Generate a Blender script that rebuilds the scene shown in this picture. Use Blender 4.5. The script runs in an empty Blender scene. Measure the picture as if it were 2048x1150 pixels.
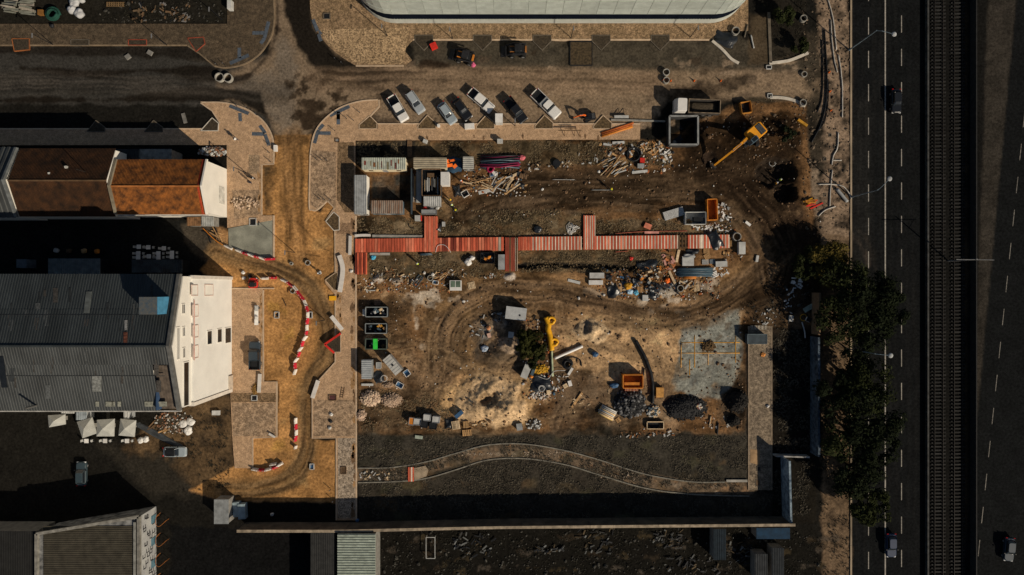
import bpy, bmesh, math, random
import numpy as np
from mathutils import Vector, Matrix
random.seed(11)
rng = np.random.default_rng(11)
sc = bpy.context.scene
C = sc.collection
PI = math.pi
# ------------------------------------------------------------ camera, sky, sun, exposure
HC, PPM = 120.0, 11.0
cam = bpy.data.cameras.new('camera'); cam_o = bpy.data.objects.new('camera', cam); C.objects.link(cam_o)
cam_o.location = (0, 0, HC); cam_o.rotation_euler = (0, 0, 0)
cam.sensor_width = 36; cam.lens = 18 * HC / (1024 / PPM); cam.clip_end = 3000
sc.camera = cam_o
SUN_EL, SUN_AZ = math.radians(31), math.radians(130.5)
w = bpy.data.worlds.new('World'); sc.world = w; w.use_nodes = True
nt = w.node_tree; bg = nt.nodes['Background']
sky = nt.nodes.new('ShaderNodeTexSky'); sky.sky_type = 'NISHITA'; sky.sun_disc = False
sky.sun_elevation = SUN_EL; sky.sun_rotation = SUN_AZ
nt.links.new(sky.outputs[0], bg.inputs[0]); bg.inputs[1].default_value = 0.05
sl = bpy.data.lights.new('sun', 'SUN'); sl.energy = 5.0; sl.angle = math.radians(0.5); sl.color = (1, .87, .69)
so = bpy.data.objects.new('sun', sl); C.objects.link(so); so.location = (150, -120, 160)
SD = Vector((math.sin(SUN_AZ) * math.cos(SUN_EL), math.cos(SUN_AZ) * math.cos(SUN_EL), math.sin(SUN_EL)))
so.rotation_euler = (-SD).to_track_quat('-Z', 'Y').to_euler()
sc.view_settings.view_transform = 'Standard'; sc.view_settings.look = 'None'
sc.view_settings.exposure = -0.32; sc.view_settings.gamma = 1.0; sc.view_settings.use_curve_mapping = False

# ------------------------------------------------------------ helpers
def W(px, py, z=0.0):                    # a pixel and a height -> a place on the map
    k = (1 - z / HC) / PPM
    return ((px - 1024) * k, (575 - py) * k)
def WP(pts, z=0.0): return [W(a, b, z) for a, b in pts]
def px(m): return m / PPM

MATS = {}
def mat(name, c, rough=.85, metal=0., var=.3, scale=1.2, bump=0., bscale=20., spec=.25, c2=None, fine=.25, orand=.12, stretch=None):
    if name in MATS: return MATS[name]
    m = bpy.data.materials.new(name); m.use_nodes = True; MATS[name] = m
    t = m.node_tree; N = t.nodes; L = t.links; b = N['Principled BSDF']
    b.inputs['Roughness'].default_value = rough; b.inputs['Metallic'].default_value = metal
    b.inputs['Specular IOR Level'].default_value = spec
    tc = N.new('ShaderNodeTexCoord'); src = tc.outputs['Object']
    if stretch:
        mp = N.new('ShaderNodeMapping'); mp.inputs['Scale'].default_value = stretch; L.new(src, mp.inputs[0]); src = mp.outputs[0]
    oi = N.new('ShaderNodeObjectInfo')
    off = N.new('ShaderNodeVectorMath'); off.operation = 'ADD'; L.new(src, off.inputs[0])
    om = N.new('ShaderNodeMath'); om.operation = 'MULTIPLY'; om.inputs[1].default_value = 37.; L.new(oi.outputs['Random'], om.inputs[0]); L.new(om.outputs[0], off.inputs[1])
    n1 = N.new('ShaderNodeTexNoise'); n1.inputs['Scale'].default_value = scale; n1.inputs['Detail'].default_value = 6; L.new(off.outputs[0], n1.inputs[0])
    n2 = N.new('ShaderNodeTexNoise'); n2.inputs['Scale'].default_value = scale * 9; n2.inputs['Detail'].default_value = 3; L.new(off.outputs[0], n2.inputs[0])
    r = N.new('ShaderNodeMapRange'); r.inputs[1].default_value = .3; r.inputs[2].default_value = .7; L.new(n1.outputs[0], r.inputs[0])
    mx = N.new('ShaderNodeMix'); mx.data_type = 'RGBA'
    lo = c2 if c2 else tuple(x * (1 - var) for x in c); hi = c if c2 else tuple(min(x * (1 + var), .9) for x in c)
    mx.inputs[6].default_value = (*lo, 1); mx.inputs[7].default_value = (*hi, 1); L.new(r.outputs[0], mx.inputs[0])
    def mul(sock, lo, hi, colr):
        rr = N.new('ShaderNodeMapRange'); rr.inputs[3].default_value = lo; rr.inputs[4].default_value = hi; L.new(sock, rr.inputs[0])
        v = N.new('ShaderNodeVectorMath'); v.operation = 'SCALE'; L.new(colr, v.inputs[0]); L.new(rr.outputs[0], v.inputs['Scale']); return v.outputs[0]
    o = mul(n2.outputs[0], 1 - fine, 1 + fine, mx.outputs[2])
    o = mul(oi.outputs['Random'], 1 - orand, 1 + orand, o)
    L.new(o, b.inputs['Base Color'])
    if bump:
        n3 = N.new('ShaderNodeTexNoise'); n3.inputs['Scale'].default_value = bscale; n3.inputs['Detail'].default_value = 4; L.new(tc.outputs['Object'], n3.inputs[0])
        bp = N.new('ShaderNodeBump'); bp.inputs['Strength'].default_value = bump; bp.inputs['Distance'].default_value = .05
        L.new(n3.outputs[0], bp.inputs['Height']); L.new(bp.outputs[0], b.inputs['Normal'])
    return m

class MB:
    def __init__(s): s.v = []; s.f = []; s.mi = []; s.cm = 0
    def add(s, v, f):
        o = len(s.v); s.v += [tuple(p) for p in v]; s.f += [tuple(i + o for i in q) for q in f]; s.mi += [s.cm] * len(f); return s
    def prism(s, poly, z0, z1, cap=True):
        n = len(poly)
        a = sum(poly[i][0] * poly[(i + 1) % n][1] - poly[(i + 1) % n][0] * poly[i][1] for i in range(n))
        if a < 0: poly = poly[::-1]
        v = [(p[0], p[1], z0) for p in poly] + [(p[0], p[1], z1) for p in poly]
        f = [(i, (i + 1) % n, n + (i + 1) % n, n + i) for i in range(n)]
        if cap: f += [tuple(range(n, 2 * n)), tuple(range(n - 1, -1, -1))]
        return s.add(v, f)
    def box(s, x0, y0, z0, x1, y1, z1):
        return s.prism([(min(x0,x1), min(y0,y1)), (max(x0,x1), min(y0,y1)), (max(x0,x1), max(y0,y1)), (min(x0,x1), max(y0,y1))], z0, z1)
    def ob(s, cx, cy, z0, l, wd, h, a=0.):
        c, n = math.cos(a), math.sin(a)
        return s.prism([(cx + c * u - n * v, cy + n * u + c * v) for u, v in ((-l/2, -wd/2), (l/2, -wd/2), (l/2, wd/2), (-l/2, wd/2))], z0, z0 + h)
    def cyl(s, cx, cy, z0, z1, r, n=14, r2=None):
        r2 = r if r2 is None else r2
        v = [(cx + r * math.cos(2*PI*i/n), cy + r * math.sin(2*PI*i/n), z0) for i in range(n)] + [(cx + r2 * math.cos(2*PI*i/n), cy + r2 * math.sin(2*PI*i/n), z1) for i in range(n)]
        return s.add(v, [(i, (i+1) % n, n + (i+1) % n, n + i) for i in range(n)] + [tuple(range(n, 2*n)), tuple(range(n-1, -1, -1))])
    def ring(s, cx, cy, z0, z1, ro, ri, n=22):
        v = []
        for r, z in ((ro, z0), (ro, z1), (ri, z1), (ri, z0)): v += [(cx + r * math.cos(2*PI*i/n), cy + r * math.sin(2*PI*i/n), z) for i in range(n)]
        f = []
        for k in range(4):
            for i in range(n): f.append((k*n + i, k*n + (i+1) % n, ((k+1) % 4)*n + (i+1) % n, ((k+1) % 4)*n + i))
        return s.add(v, f)
    def loft(s, rings, cap=True):
        n = len(rings[0]); v = [p for r in rings for p in r]; f = []
        for k in range(len(rings) - 1):
            for i in range(n): f.append((k*n + i, k*n + (i+1) % n, (k+1)*n + (i+1) % n, (k+1)*n + i))
        if cap: f += [tuple(range(n-1, -1, -1)), tuple(range((len(rings)-1)*n, len(rings)*n))]
        return s.add(v, f)
    def tube(s, path, r, n=6, closed=False):
        path = [Vector(p) for p in path]; R = []
        rs = r if isinstance(r, (list, tuple)) else [r] * len(path)
        for i, p in enumerate(path):
            d = (path[min(i+1, len(path)-1)] - path[max(i-1, 0)])
            if closed: d = path[(i+1) % len(path)] - path[i-1]
            if d.length < 1e-6: d = Vector((0, 0, 1))
            d.normalize(); u = d.cross(Vector((0, 0, 1)))
            if u.length < .05: u = d.cross(Vector((1, 0, 0)))
            u.normalize(); q = u.cross(d)
            R.append([p + u * rs[i] * math.cos(2*PI*k/n) + q * rs[i] * math.sin(2*PI*k/n) for k in range(n)])
        if closed: R.append(R[0])
        return s.loft(R, cap=not closed)
    def rock(s, c, r, fl=.7):
        t = 1.618; base = [(-1,t,0),(1,t,0),(-1,-t,0),(1,-t,0),(0,-1,t),(0,1,t),(0,-1,-t),(0,1,-t),(t,0,-1),(t,0,1),(-t,0,-1),(-t,0,1)]
        F = [(0,11,5),(0,5,1),(0,1,7),(0,7,10),(0,10,11),(1,5,9),(5,11,4),(11,10,2),(10,7,6),(7,1,8),(3,9,4),(3,4,2),(3,2,6),(3,6,8),(3,8,9),(4,9,5),(2,4,11),(6,2,10),(8,6,7),(9,8,1)]
        a = random.random() * 6; ca, sa = math.cos(a), math.sin(a); sx, sy = random.uniform(.7, 1.2), random.uniform(.7, 1.2)
        v = []
        for x, y, z in base:
            k = r / 1.9 * random.uniform(.8, 1.2); x, y, z = x*k*sx, y*k*sy, z*k*fl
            v.append((c[0] + ca*x - sa*y, c[1] + sa*x + ca*y, c[2] + z))
        return s.add(v, F)
    def corr(s, o, u, v, nrm, pitch, amp, th=0.):
        o, u, v, nrm = Vector(o), Vector(u), Vector(v), Vector(nrm)
        n = max(2, int(u.length / pitch)); P = []
        for i in range(n):
            for q, h in ((0, 0), (.3, 0), (.42, 1), (.88, 1)): P.append(((i + q) / n, h * amp))
        P.append((1., 0.))
        A = [o + u * a + nrm * h for a, h in P]; m = len(A)
        return s.add(A + [p + v for p in A], [(i, i+1, m+i+1, m+i) for i in range(m-1)])
    def mesh(s, name, mats, smooth=False):
        me = bpy.data.meshes.new(name); me.from_pydata(s.v, [], s.f)
        for m in (mats if isinstance(mats, (list, tuple)) else [mats]): me.materials.append(m)
        if s.cm: me.polygons.foreach_set('material_index', s.mi)
        if smooth: me.polygons.foreach_set('use_smooth', [True] * len(me.polygons))
        me.update(); return me
    def build(s, name, mats, parent=None, smooth=False, loc=None, rz=None):
        return obj(name, s.mesh(name, mats, smooth), parent, loc, rz)

def obj(name, me, parent=None, loc=None, rz=None, scale=None):
    o = bpy.data.objects.new(name, me); C.objects.link(o)
    if parent: o.parent = parent
    if loc: o.location = loc
    if rz is not None: o.rotation_euler = (0, 0, rz)
    if scale: o.scale = scale
    return o
def tag(o, label, cat, group=None):
    o['label'] = label; o['category'] = cat
    if group: o['group'] = group
    return o
def thing(name, label, cat, loc=(0, 0, 0), rz=0., group=None):
    return tag(obj(name, None, None, loc, rz), label, cat, group)
def struct(o, kind='structure'): o['kind'] = kind; return o
def copy_tree(o, parent=None):
    c = o.copy(); C.objects.link(c); c.parent = parent
    for ch in o.children: copy_tree(ch, c)
    return c
def spline(pts, k=8):
    P = [np.array(p, float) for p in pts]; P = [2*P[0]-P[1]] + P + [2*P[-1]-P[-2]]; out = []
    for i in range(1, len(P) - 2):
        a, b, c, d = P[i-1:i+3]
        for j in range(k):
            t = j / k; out.append(.5*(2*b + (c-a)*t + (2*a-5*b+4*c-d)*t*t + (3*b-a-3*c+d)*t**3))
    out.append(P[-2]); return [tuple(p) for p in out]
def ribbon(path, wd):                        # an outline polygon along a path
    P = [Vector(p[:2]) for p in path]; Lf, Rt = [], []
    for i, p in enumerate(P):
        d = P[min(i+1, len(P)-1)] - P[max(i-1, 0)]; d.normalize(); n = Vector((-d.y, d.x)) * wd / 2
        Lf.append(tuple(p + n)); Rt.append(tuple(p - n))
    return Lf + Rt[::-1]
# zoom windows I measured in: window corner + zoomed pixel -> photo pixel
def Q(ox, oy, s=4.793): return lambda x, y: (ox + x / s, oy + y / s)
# ------------------------------------------------------------ the ground: one sheet, coloured by what lies there
_T = rng.random((256, 256))
def vn(X, Y, s, seed):
    x = X / s + seed * 17.31; y = Y / s + seed * 9.77
    xi = np.floor(x).astype(int); yi = np.floor(y).astype(int); fx = x - xi; fy = y - yi
    fx = fx*fx*(3-2*fx); fy = fy*fy*(3-2*fy); a = lambda i, j: _T[(yi+j) % 256, (xi+i) % 256]
    return (a(0,0)*(1-fx)+a(1,0)*fx)*(1-fy) + (a(0,1)*(1-fx)+a(1,1)*fx)*fy
def fbm(X, Y, s, seed, o=4):
    r = 0; t = 0
    for k in range(o): r = r + vn(X, Y, s / 2**k, seed + k) / 1.7**k; t += 1 / 1.7**k
    return r / t
def axis(lo, hi, f, far, grow=1.25):
    a = list(np.arange(lo, hi + 1e-6, f)); st = f * 2
    while a[-1] < far: a.append(a[-1] + st); st *= grow
    st = f * 2
    while a[0] > -far: a.insert(0, a[0] - st); st *= grow
    return np.array(a)
XS = axis(-95, 62, .22, 900); XS = np.concatenate([XS[XS <= 62], np.arange(62.3, 96, .35), axis(-95, 96, .4, 900)[axis(-95, 96, .4, 900) > 96.2]]); YS = axis(-54, 54, .22, 900)
GX, GY = np.meshgrid(XS, YS); shp = GX.shape
COL = np.zeros(shp + (3,)); GZ = np.zeros(shp); IDM = np.zeros(shp, int)
def col_fill(c): COL[:] = c
def sdpoly(X, Y, P):
    d = np.full(X.shape, 1e9); ins = np.zeros(X.shape, bool); n = len(P)
    for i in range(n):
        ax, ay = P[i]; bx, by = P[(i+1) % n]; ex, ey = bx-ax, by-ay; L2 = ex*ex + ey*ey + 1e-9
        t = np.clip(((X-ax)*ex + (Y-ay)*ey) / L2, 0, 1); d = np.minimum(d, (X-ax-t*ex)**2 + (Y-ay-t*ey)**2)
        if ay != by: ins ^= ((ay > Y) != (by > Y)) & (X < (bx-ax)*(Y-ay)/(by-ay) + ax)
    d = np.sqrt(d); return np.where(ins, -d, d)
def sdline(X, Y, P):
    d = np.full(X.shape, 1e9)
    for (ax, ay), (bx, by) in zip(P[:-1], P[1:]):
        ex, ey = bx-ax, by-ay; L2 = ex*ex + ey*ey + 1e-9
        t = np.clip(((X-ax)*ex + (Y-ay)*ey) / L2, 0, 1); d = np.minimum(d, (X-ax-t*ex)**2 + (Y-ay-t*ey)**2)
    return np.sqrt(d)
_seed = [3]
def _win(P, m):
    xs = [p[0] for p in P]; ys = [p[1] for p in P]
    i0, i1 = np.searchsorted(XS, [min(xs)-m, max(xs)+m]); j0, j1 = np.searchsorted(YS, [min(ys)-m, max(ys)+m])
    return slice(j0, j1), slice(i0, i1)
def paint(pts, c, soft=.5, rag=.8, rs=2.5, a=1., idm=None, dz=0., mott=0., world=False, line=None):
    P = pts if world else WP(pts); m = (line or 0) + rag + soft + 1; sl = _win(P, m)
    X, Y = GX[sl], GY[sl]
    if X.size == 0: return
    _seed[0] += 5
    sd = sdline(X, Y, P) - line / 2 if line else sdpoly(X, Y, P)
    if idm is not None: IDM[sl][sd < 0] = idm
    if rag: sd = sd + rag * (fbm(X, Y, rs, _seed[0]) - .5) * 2.4
    k = np.clip(.5 - sd / max(soft, 1e-3), 0, 1) * a
    if mott: k = k * np.clip((fbm(X, Y, 1.6, _seed[0] + 2) - .5) * 5 * mott + 1 - mott * .6, 0, 1)
    COL[sl] = COL[sl] * (1 - k[..., None]) + np.array(c) * k[..., None]
    if dz: GZ[sl] += dz * k
def R(x0, y0, x1, y1): return [(x0, y0), (x1, y0), (x1, y1), (x0, y1)]
def mound(cx, cy, rx, ry, h, c=None, pw=1.3, rag=.35):
    x, y = W(cx, cy); rx /= PPM; ry /= PPM; sl = _win([(x-rx*1.5, y-ry*1.5), (x+rx*1.5, y+ry*1.5)], 0); X, Y = GX[sl], GY[sl]; _seed[0] += 5
    d = np.sqrt(((X-x)/rx)**2 + ((Y-y)/ry)**2) + rag * (fbm(X, Y, max(rx, ry)*.6, _seed[0]) - .5) * 2
    k = np.clip(1 - d, 0, 1); GZ[sl] += h * np.minimum(k * pw, 1) ** 1.1 * (1 + .25 * (fbm(X, Y, .9, _seed[0]+3) - .5))
    if c is not None:
        a = np.clip(k * 6, 0, 1)[..., None]; COL[sl] = COL[sl] * (1-a) + np.array(c) * a

SOIL = (.15, .086, .044); TAN = (.51, .34, .195); OCH = (.385, .212, .092); MUD = (.03, .019, .011); WEED = (.088, .066, .04); DARK = (.02, .019, .016)
STREET = (.20, .145, .095); ASPH = (.0095, .0102, .0105); GREY = (.2, .205, .18)  # ASPH under real asphalt: darkness of the view edge put into the colour
col_fill((.013, .012, .010))  # near-black base: building shade and dark view edge put into the colour
# north-west yard and street
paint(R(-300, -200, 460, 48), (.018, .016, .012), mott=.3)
paint([(-400, 90), (400, 90), (560, 110), (560, 275), (400, 210), (-400, 205)], (.042, .039, .034), rag=.6, idm=1)  # west asphalt; part of the edge darkening is in this colour
paint([(380, 120), (560, 60), (620, -200), (560, -200), (545, 80), (450, 140)], (.1, .085, .065), idm=1)
paint([(548, -200), (625, -200), (640, 80), (720, 140), (840, 130), (1640, 140), (1640, 195), (1340, 200), (1300, 250), (760, 250), (740, 200), (640, 235), (610, 275), (552, 275), (530, 230), (440, 200), (430, 160), (540, 110)], STREET, soft=1.2, idm=1)
paint([(820, 72), (1640, 78), (1640, 140), (830, 140)], (.072, .06, .043), soft=1, rag=1., idm=1, mott=.25)
paint([(760, 145), (1640, 150), (1640, 190), (760, 195)], (.27, .19, .12), a=.55, soft=3, rag=1.5)
paint([(640, 175), (760, 150), (1290, 150), (1290, 240), (760, 240), (660, 200)], (.24, .17, .108), a=.6, soft=2, rag=1.2, mott=.4)
paint([(470, 175), (540, 130), (560, 60), (590, 100), (590, 260), (560, 262), (530, 220)], (.17, .135, .10), soft=1, rag=1., mott=.25)
WET = (.016, .013, .010)
paint([(566, -200), (622, -200), (625, 40), (645, 85), (690, 118), (760, 138), (830, 143), (830, 150), (740, 170), (670, 160), (620, 130), (592, 90), (570, 20)], WET, soft=.7, rag=.5, rs=2)
paint([(700, 155), (790, 142), (870, 140), (800, 158), (720, 172)], WET, soft=.5, rag=.9, rs=3, a=.8)
paint([(440, 165), (500, 145), (545, 95), (552, 30), (548, -50), (556, -50), (560, 60), (530, 125), (490, 160), (450, 172)], (.03, .022, .016), soft=.6, rag=.5)
paint([(40, 132), (140, 138), (290, 140), (380, 128), (440, 135), (430, 165), (380, 160), (300, 142), (180, 158), (120, 150), (40, 140)], WET, rag=.6, rs=4)
paint([(-300, 195), (240, 196), (330, 180), (440, 176), (520, 182), (540, 240), (480, 200), (-300, 210)], WET, rag=.7, rs=3)
paint([(-300, 90), (400, 92), (440, 130), (360, 118), (250, 112), (60, 110), (-300, 100)], WET, rag=.6, a=.85)
paint([(555, 175), (600, 180), (590, 150)], (.05, .037, .025), rag=1.2, mott=.6)
for k in range(26):
    x, y = random.uniform(580, 690), random.uniform(150, 250); paint(R(x-9, y-5, x+9, y+5), (.035, .024, .015), soft=.4, rag=1.4, rs=1.6, a=.85)
paint([(598, 205), (630, 195), (645, 215), (632, 248), (612, 258), (600, 240)], (.04, .027, .017), soft=.5, rag=1., mott=.3)
for k in range(60):
    x, y = random.uniform(740, 1600), random.uniform(105, 250); r = random.uniform(3, 16); paint(R(x-r, y-3, x+r, y+3), random.choice([(.05, .036, .024), (.09, .065, .045), (.3, .22, .15)]), soft=.5, rag=1.2, rs=1.5, a=.7)
for yy in (150, 158, 166, 176): paint([(700, yy+4), (1000, yy), (1320, yy-2)], (.09, .066, .045), line=.7, soft=.6, rag=.7, rs=5, a=.45)
paint([(838, 122), (905, 122), (900, 138), (840, 142)], (.03, .021, .014), rag=1, rs=2)
paint([(1280, 200), (1480, 185), (1500, 150), (1420, 160), (1310, 175)], (.05, .036, .024), rag=1.4, soft=1, mott=.25)
paint(R(1539, -60, 1612, 122), (.02, .017, .013), rag=.2, soft=.3, mott=.2)
paint(R(1498, 30, 1538, 128), (.075, .055, .034), rag=.6, soft=.6, mott=.2)
paint([(1480, 190), (1610, 205), (1590, 300), (1480, 250)], (.05, .04, .026), rag=1, mott=.4)
# highway side verge
paint([(1640, -200), (1702, -200), (1702, 480), (1640, 480)], (.26, .185, .125), soft=.6, rag=1.2, mott=.55)
paint([(1640, 470), (1704, 470), (1702, 1300), (1645, 1300)], (.17, .115, .07), soft=.5, rag=.7, mott=.3)
paint([(1612, 60), (1645, 60), (1648, 340), (1600, 360), (1610, 240)], (.05, .04, .028), soft=1, rag=1.2, mott=.5)
paint([(1604, 330), (1636, 340), (1640, 430), (1592, 440)], (.22, .165, .115), rag=.8)
# west side between the buildings
paint([(-300, 430), (400, 440), (456, 480), (455, 540), (-300, 560)], (.014, .014, .013), mott=.2)  # ground painted near black where the warehouse shadow falls
paint([(400, 450), (455, 460), (520, 540), (600, 560), (590, 500), (548, 520), (460, 500)], OCH, rag=.8)
paint([(360, 445), (430, 450), (450, 500), (440, 545), (380, 500)], (.06, .05, .038), rag=.6)
paint([(340, 820), (470, 780), (470, 1000), (330, 960), (250, 900)], (.12, .077, .04), soft=1.5, rag=1.8, mott=.4)
paint([(200, 890), (340, 920), (420, 1000), (300, 985)], (.03, .026, .02), rag=1.5, soft=2)  # yard darkened: graffiti hall shadow and edge falloff put into the colour
# the dirt road
DR = [(550, 270), (620, 270), (620, 418), (640, 425), (656, 402), (672, 420), (652, 445), (672, 462), (672, 545), (648, 563), (672, 590), (672, 720), (632, 762), (626, 880), (674, 880), (674, 1005), (440, 1000), (380, 980), (470, 930), (505, 940), (505, 876), (556, 872), (556, 762), (528, 762), (525, 577), (460, 577), (400, 540), (440, 495), (548, 520), (548, 432), (524, 432), (524, 330), (548, 330)]
paint(DR, OCH, soft=.4, rag=.4, idm=2)
paint([(552, 275), (618, 272), (618, 420), (560, 430)], (.16, .095, .042), rag=.8, soft=2, a=.5, mott=.3)
for a_ in ([(566, 262), (568, 330), (572, 420), (575, 500), (590, 540)], [(583, 262), (588, 340), (583, 420), (578, 480)], [(598, 262), (603, 330), (602, 400), (607, 470), (612, 500)]):
    paint(spline(a_), (.085, .052, .024), line=.4, soft=.5, rag=.35, rs=3, a=.7, dz=-.05)
paint(R(527, 335, 546, 428), (.075, .05, .028), rag=.7, soft=.7, mott=.4)
paint([(553, 272), (618, 272), (616, 288), (556, 290)], (.085, .05, .024), rag=.6, a=.8)
TR = [(425, 498), (470, 515), (520, 530), (570, 548), (612, 580), (640, 625), (650, 670), (640, 715), (616, 750), (607, 800), (606, 860), (600, 910), (575, 950), (520, 968), (440, 972)]
TR2 = [(455, 500), (510, 515), (560, 530), (605, 552), (640, 590), (660, 640), (668, 690), (655, 730), (628, 765), (624, 820), (622, 870), (616, 925), (590, 965), (530, 985), (450, 990)]
paint(spline([((a+c)/2, (b+d)/2) for (a, b), (c, d) in zip(TR, TR2)]), (.2, .125, .06), line=3.6, soft=1.5, rag=.7, a=.65)
for t in (TR, TR2):
    paint(spline(t), (.05, .034, .02), line=.75, soft=.5, rag=.4, rs=3, a=.85, dz=-.07)
    paint(spline([(a+6, b+4) for a, b in t]), (.09, .058, .032), line=.5, soft=.5, rag=.5, rs=4, a=.6)
for k in range(16):
    x, y = random.uniform(530, 660), random.uniform(440, 960); r = random.uniform(6, 20); paint(R(x-r, y-r*.5, x+r, y+r*.5), random.choice([(.42, .25, .08), (.19, .11, .05), (.36, .24, .12)]), soft=1, rag=1.3, rs=2, a=.55)
for t in ([(578, 440), (582, 480), (600, 505), (640, 512)], [(618, 440), (612, 480), (640, 495), (655, 500)], [(590, 440), (640, 490), (665, 505)]): paint(spline(t), (.06, .037, .018), line=.22, soft=.3, rag=.2, a=.7)
# the site
paint([(711, 282), (1320, 280), (1480, 205), (1610, 205), (1630, 480), (1600, 560), (1630, 660), (1490, 660), (1490, 870), (716, 870)], SOIL, soft=.6, rag=.5, idm=3)
paint(R(712, 282, 1340, 332), WEED, rag=.8, soft=.6, mott=.25)
paint(R(712, 283, 830, 316), (.03, .026, .02), rag=.6)  # dark rectangle painted where the green-roofed cabin casts its shadow
paint(R(742, 350, 825, 400), (.045, .042, .036), rag=.5, mott=.3)
paint([(850, 425), (900, 390), (905, 425), (930, 400), (935, 425), (900, 435)], (.27, .18, .1), rag=.5)
paint([(900, 430), (960, 392), (1060, 352), (1200, 345), (1330, 350), (1430, 300), (1560, 320), (1600, 470), (1540, 560), (1480, 450), (1360, 400), (1180, 395), (1080, 415), (960, 440)], (.036, .023, .013), soft=1.6, rag=1.6, mott=.12)
paint([(1380, 235), (1600, 235), (1600, 400), (1480, 420), (1400, 380), (1340, 340), (1370, 290)], MUD, soft=1.5, rag=1.8, mott=.25)
paint([(1480, 400), (1600, 380), (1630, 480), (1570, 560), (1490, 600), (1520, 520)], (.04, .026, .017), soft=2, rag=1.5)
paint([(1500, 540), (1570, 600), (1560, 615), (1485, 555)], (.2, .13, .075), soft=1, rag=1.3, mott=.3)
paint([(1480, 590), (1620, 590), (1620, 690), (1500, 660)], (.07, .052, .035), soft=1, rag=1, mott=.3)
for t in ([(930, 425), (1060, 385), (1200, 375), (1330, 370), (1440, 340)], [(950, 405), (1080, 365), (1220, 355), (1350, 350)], [(1300, 380), (1420, 380), (1500, 420), (1540, 520)], [(1400, 330), (1500, 350), (1560, 430), (1560, 520)], [(940, 440), (1040, 410), (1170, 402), (1300, 400)]):
    for d in (0, 9, 20):
        paint(spline([(a, b+d) for a, b in t]), random.choice([(.025, .017, .011), (.10, .066, .04), (.13, .09, .055)]), line=.5, soft=.5, rag=.7, rs=3, a=.75, dz=-.08)
for k in range(70):
    x, y = random.uniform(1040, 1580), random.uniform(340, 440); r = random.uniform(4, 18); paint(R(x-r, y-2, x+r, y+3), random.choice([(.02, .014, .01), (.15, .1, .06), (.2, .14, .09)]), soft=.5, rag=1.1, rs=1.6, a=.6)
paint([(1049, 345), (1090, 340), (1090, 365), (1050, 378), (1020, 372)], (.19, .13, .08), rag=.8, a=.8)
for q in (R(712, 436, 848, 477), R(878, 425, 1164, 474), R(1192, 440, 1480, 470), R(738, 506, 1008, 560), R(1040, 500, 1330, 545)): paint(q, WEED, soft=.8, rag=.8, mott=.3)
for q in (R(712, 436, 848, 477), R(878, 425, 1164, 474), R(1192, 440, 1460, 470), R(738, 506, 1008, 555), R(1040, 500, 1320, 545)):
    (x0, y0), _, (x1, y1), _ = q
    for k in range(24):
        x, y = random.uniform(x0, x1), random.uniform(y0, y1); r = random.uniform(3, 11); paint(R(x-r, y-r*.5, x+r, y+r*.5), random.choice([(.035, .03, .02), (.2, .155, .1), (.15, .11, .07), (.05, .042, .028)]), soft=.5, rag=1., rs=1.3, a=.7)
# haul loop
LOOP = [(880, 720), (890, 640), (960, 592), (1080, 582), (1180, 602), (1280, 625), (1380, 622), (1460, 585), (1540, 525)]
paint(spline(LOOP), (.2, .124, .066), line=7, soft=1.6, rag=1.2)
for k in range(14):
    o_ = random.uniform(-28, 28); c_ = random.choice([(.045, .028, .015), (.06, .038, .02), (.3, .2, .12), (.08, .05, .028)])
    paint(spline([(a + o_*.3, b + o_ * (1 if i > 1 else .2)) for i, (a, b) in enumerate(LOOP)]), c_, line=random.uniform(.25, .9), soft=.5, rag=.6, rs=4, a=.65, dz=-.05)
paint([(960, 590), (1080, 580), (1090, 600), (1000, 612), (930, 640)], (.19, .118, .062), rag=1, soft=2)
PALE = (.5, .42, .33)
paint([(816, 590), (840, 580), (872, 577), (880, 592), (893, 600), (884, 608), (870, 603), (874, 622), (850, 618), (828, 605)], PALE, soft=.3, rag=1., rs=1.8, mott=.25)
paint([(824, 605), (832, 604), (836, 660), (829, 658)], PALE, soft=.3, rag=.8, rs=1.5, mott=.4)
for x, y, r in ((800, 610, 8), (795, 625, 9), (812, 600, 7), (870, 640, 5), (845, 688, 7), (852, 697, 8), (873, 675, 6), (1290, 628, 16), (1265, 632, 10), (1350, 600, 12), (1360, 624, 8), (1285, 605, 12), (1330, 610, 10), (1390, 640, 10), (1180, 580, 10), (1195, 590, 14), (905, 600, 9), (1410, 575, 16), (1425, 565, 10)):
    paint(R(x-r, y-r*.5, x+r, y+r*.5), PALE, soft=.3, rag=.9, rs=1.4, a=.75, mott=.4)
paint([(720, 590), (810, 580), (815, 700), (720, 705)], (.115, .072, .04), soft=2, rag=1.2, mott=.2)
paint([(722, 600), (790, 600), (790, 690), (722, 700)], (.06, .04, .024), soft=1.2, rag=1., a=.8, mott=.2)
paint([(890, 610), (960, 620), (1000, 700), (960, 760), (900, 740), (880, 670)], (.215, .138, .072), soft=2, rag=1.2, mott=.15)
paint([(740, 700), (900, 700), (900, 780), (740, 780)], (.235, .16, .1), soft=2, rag=1.6, mott=.35)
paint([(945, 625), (1035, 610), (1050, 740), (1000, 760), (950, 720)], (.065, .052, .04), soft=1.5, rag=1.2, mott=.2)
paint([(945, 640), (1010, 620), (1015, 650), (960, 690)], (.16, .155, .14), soft=.6, rag=1, rs=1.6, mott=.6)
paint([(720, 780), (900, 770), (900, 862), (720, 868)], (.11, .075, .046), soft=2, rag=1.2, mott=.35)
paint([(880, 780), (960, 740), (1060, 745), (1080, 800), (1060, 850), (960, 845), (890, 820)], (.46, .305, .165), soft=1.5, rag=1.4)
paint([(1100, 640), (1230, 620), (1360, 640), (1480, 615), (1482, 740), (1360, 770), (1240, 760), (1110, 740)], TAN, soft=1.5, rag=1.5, mott=.08)
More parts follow.
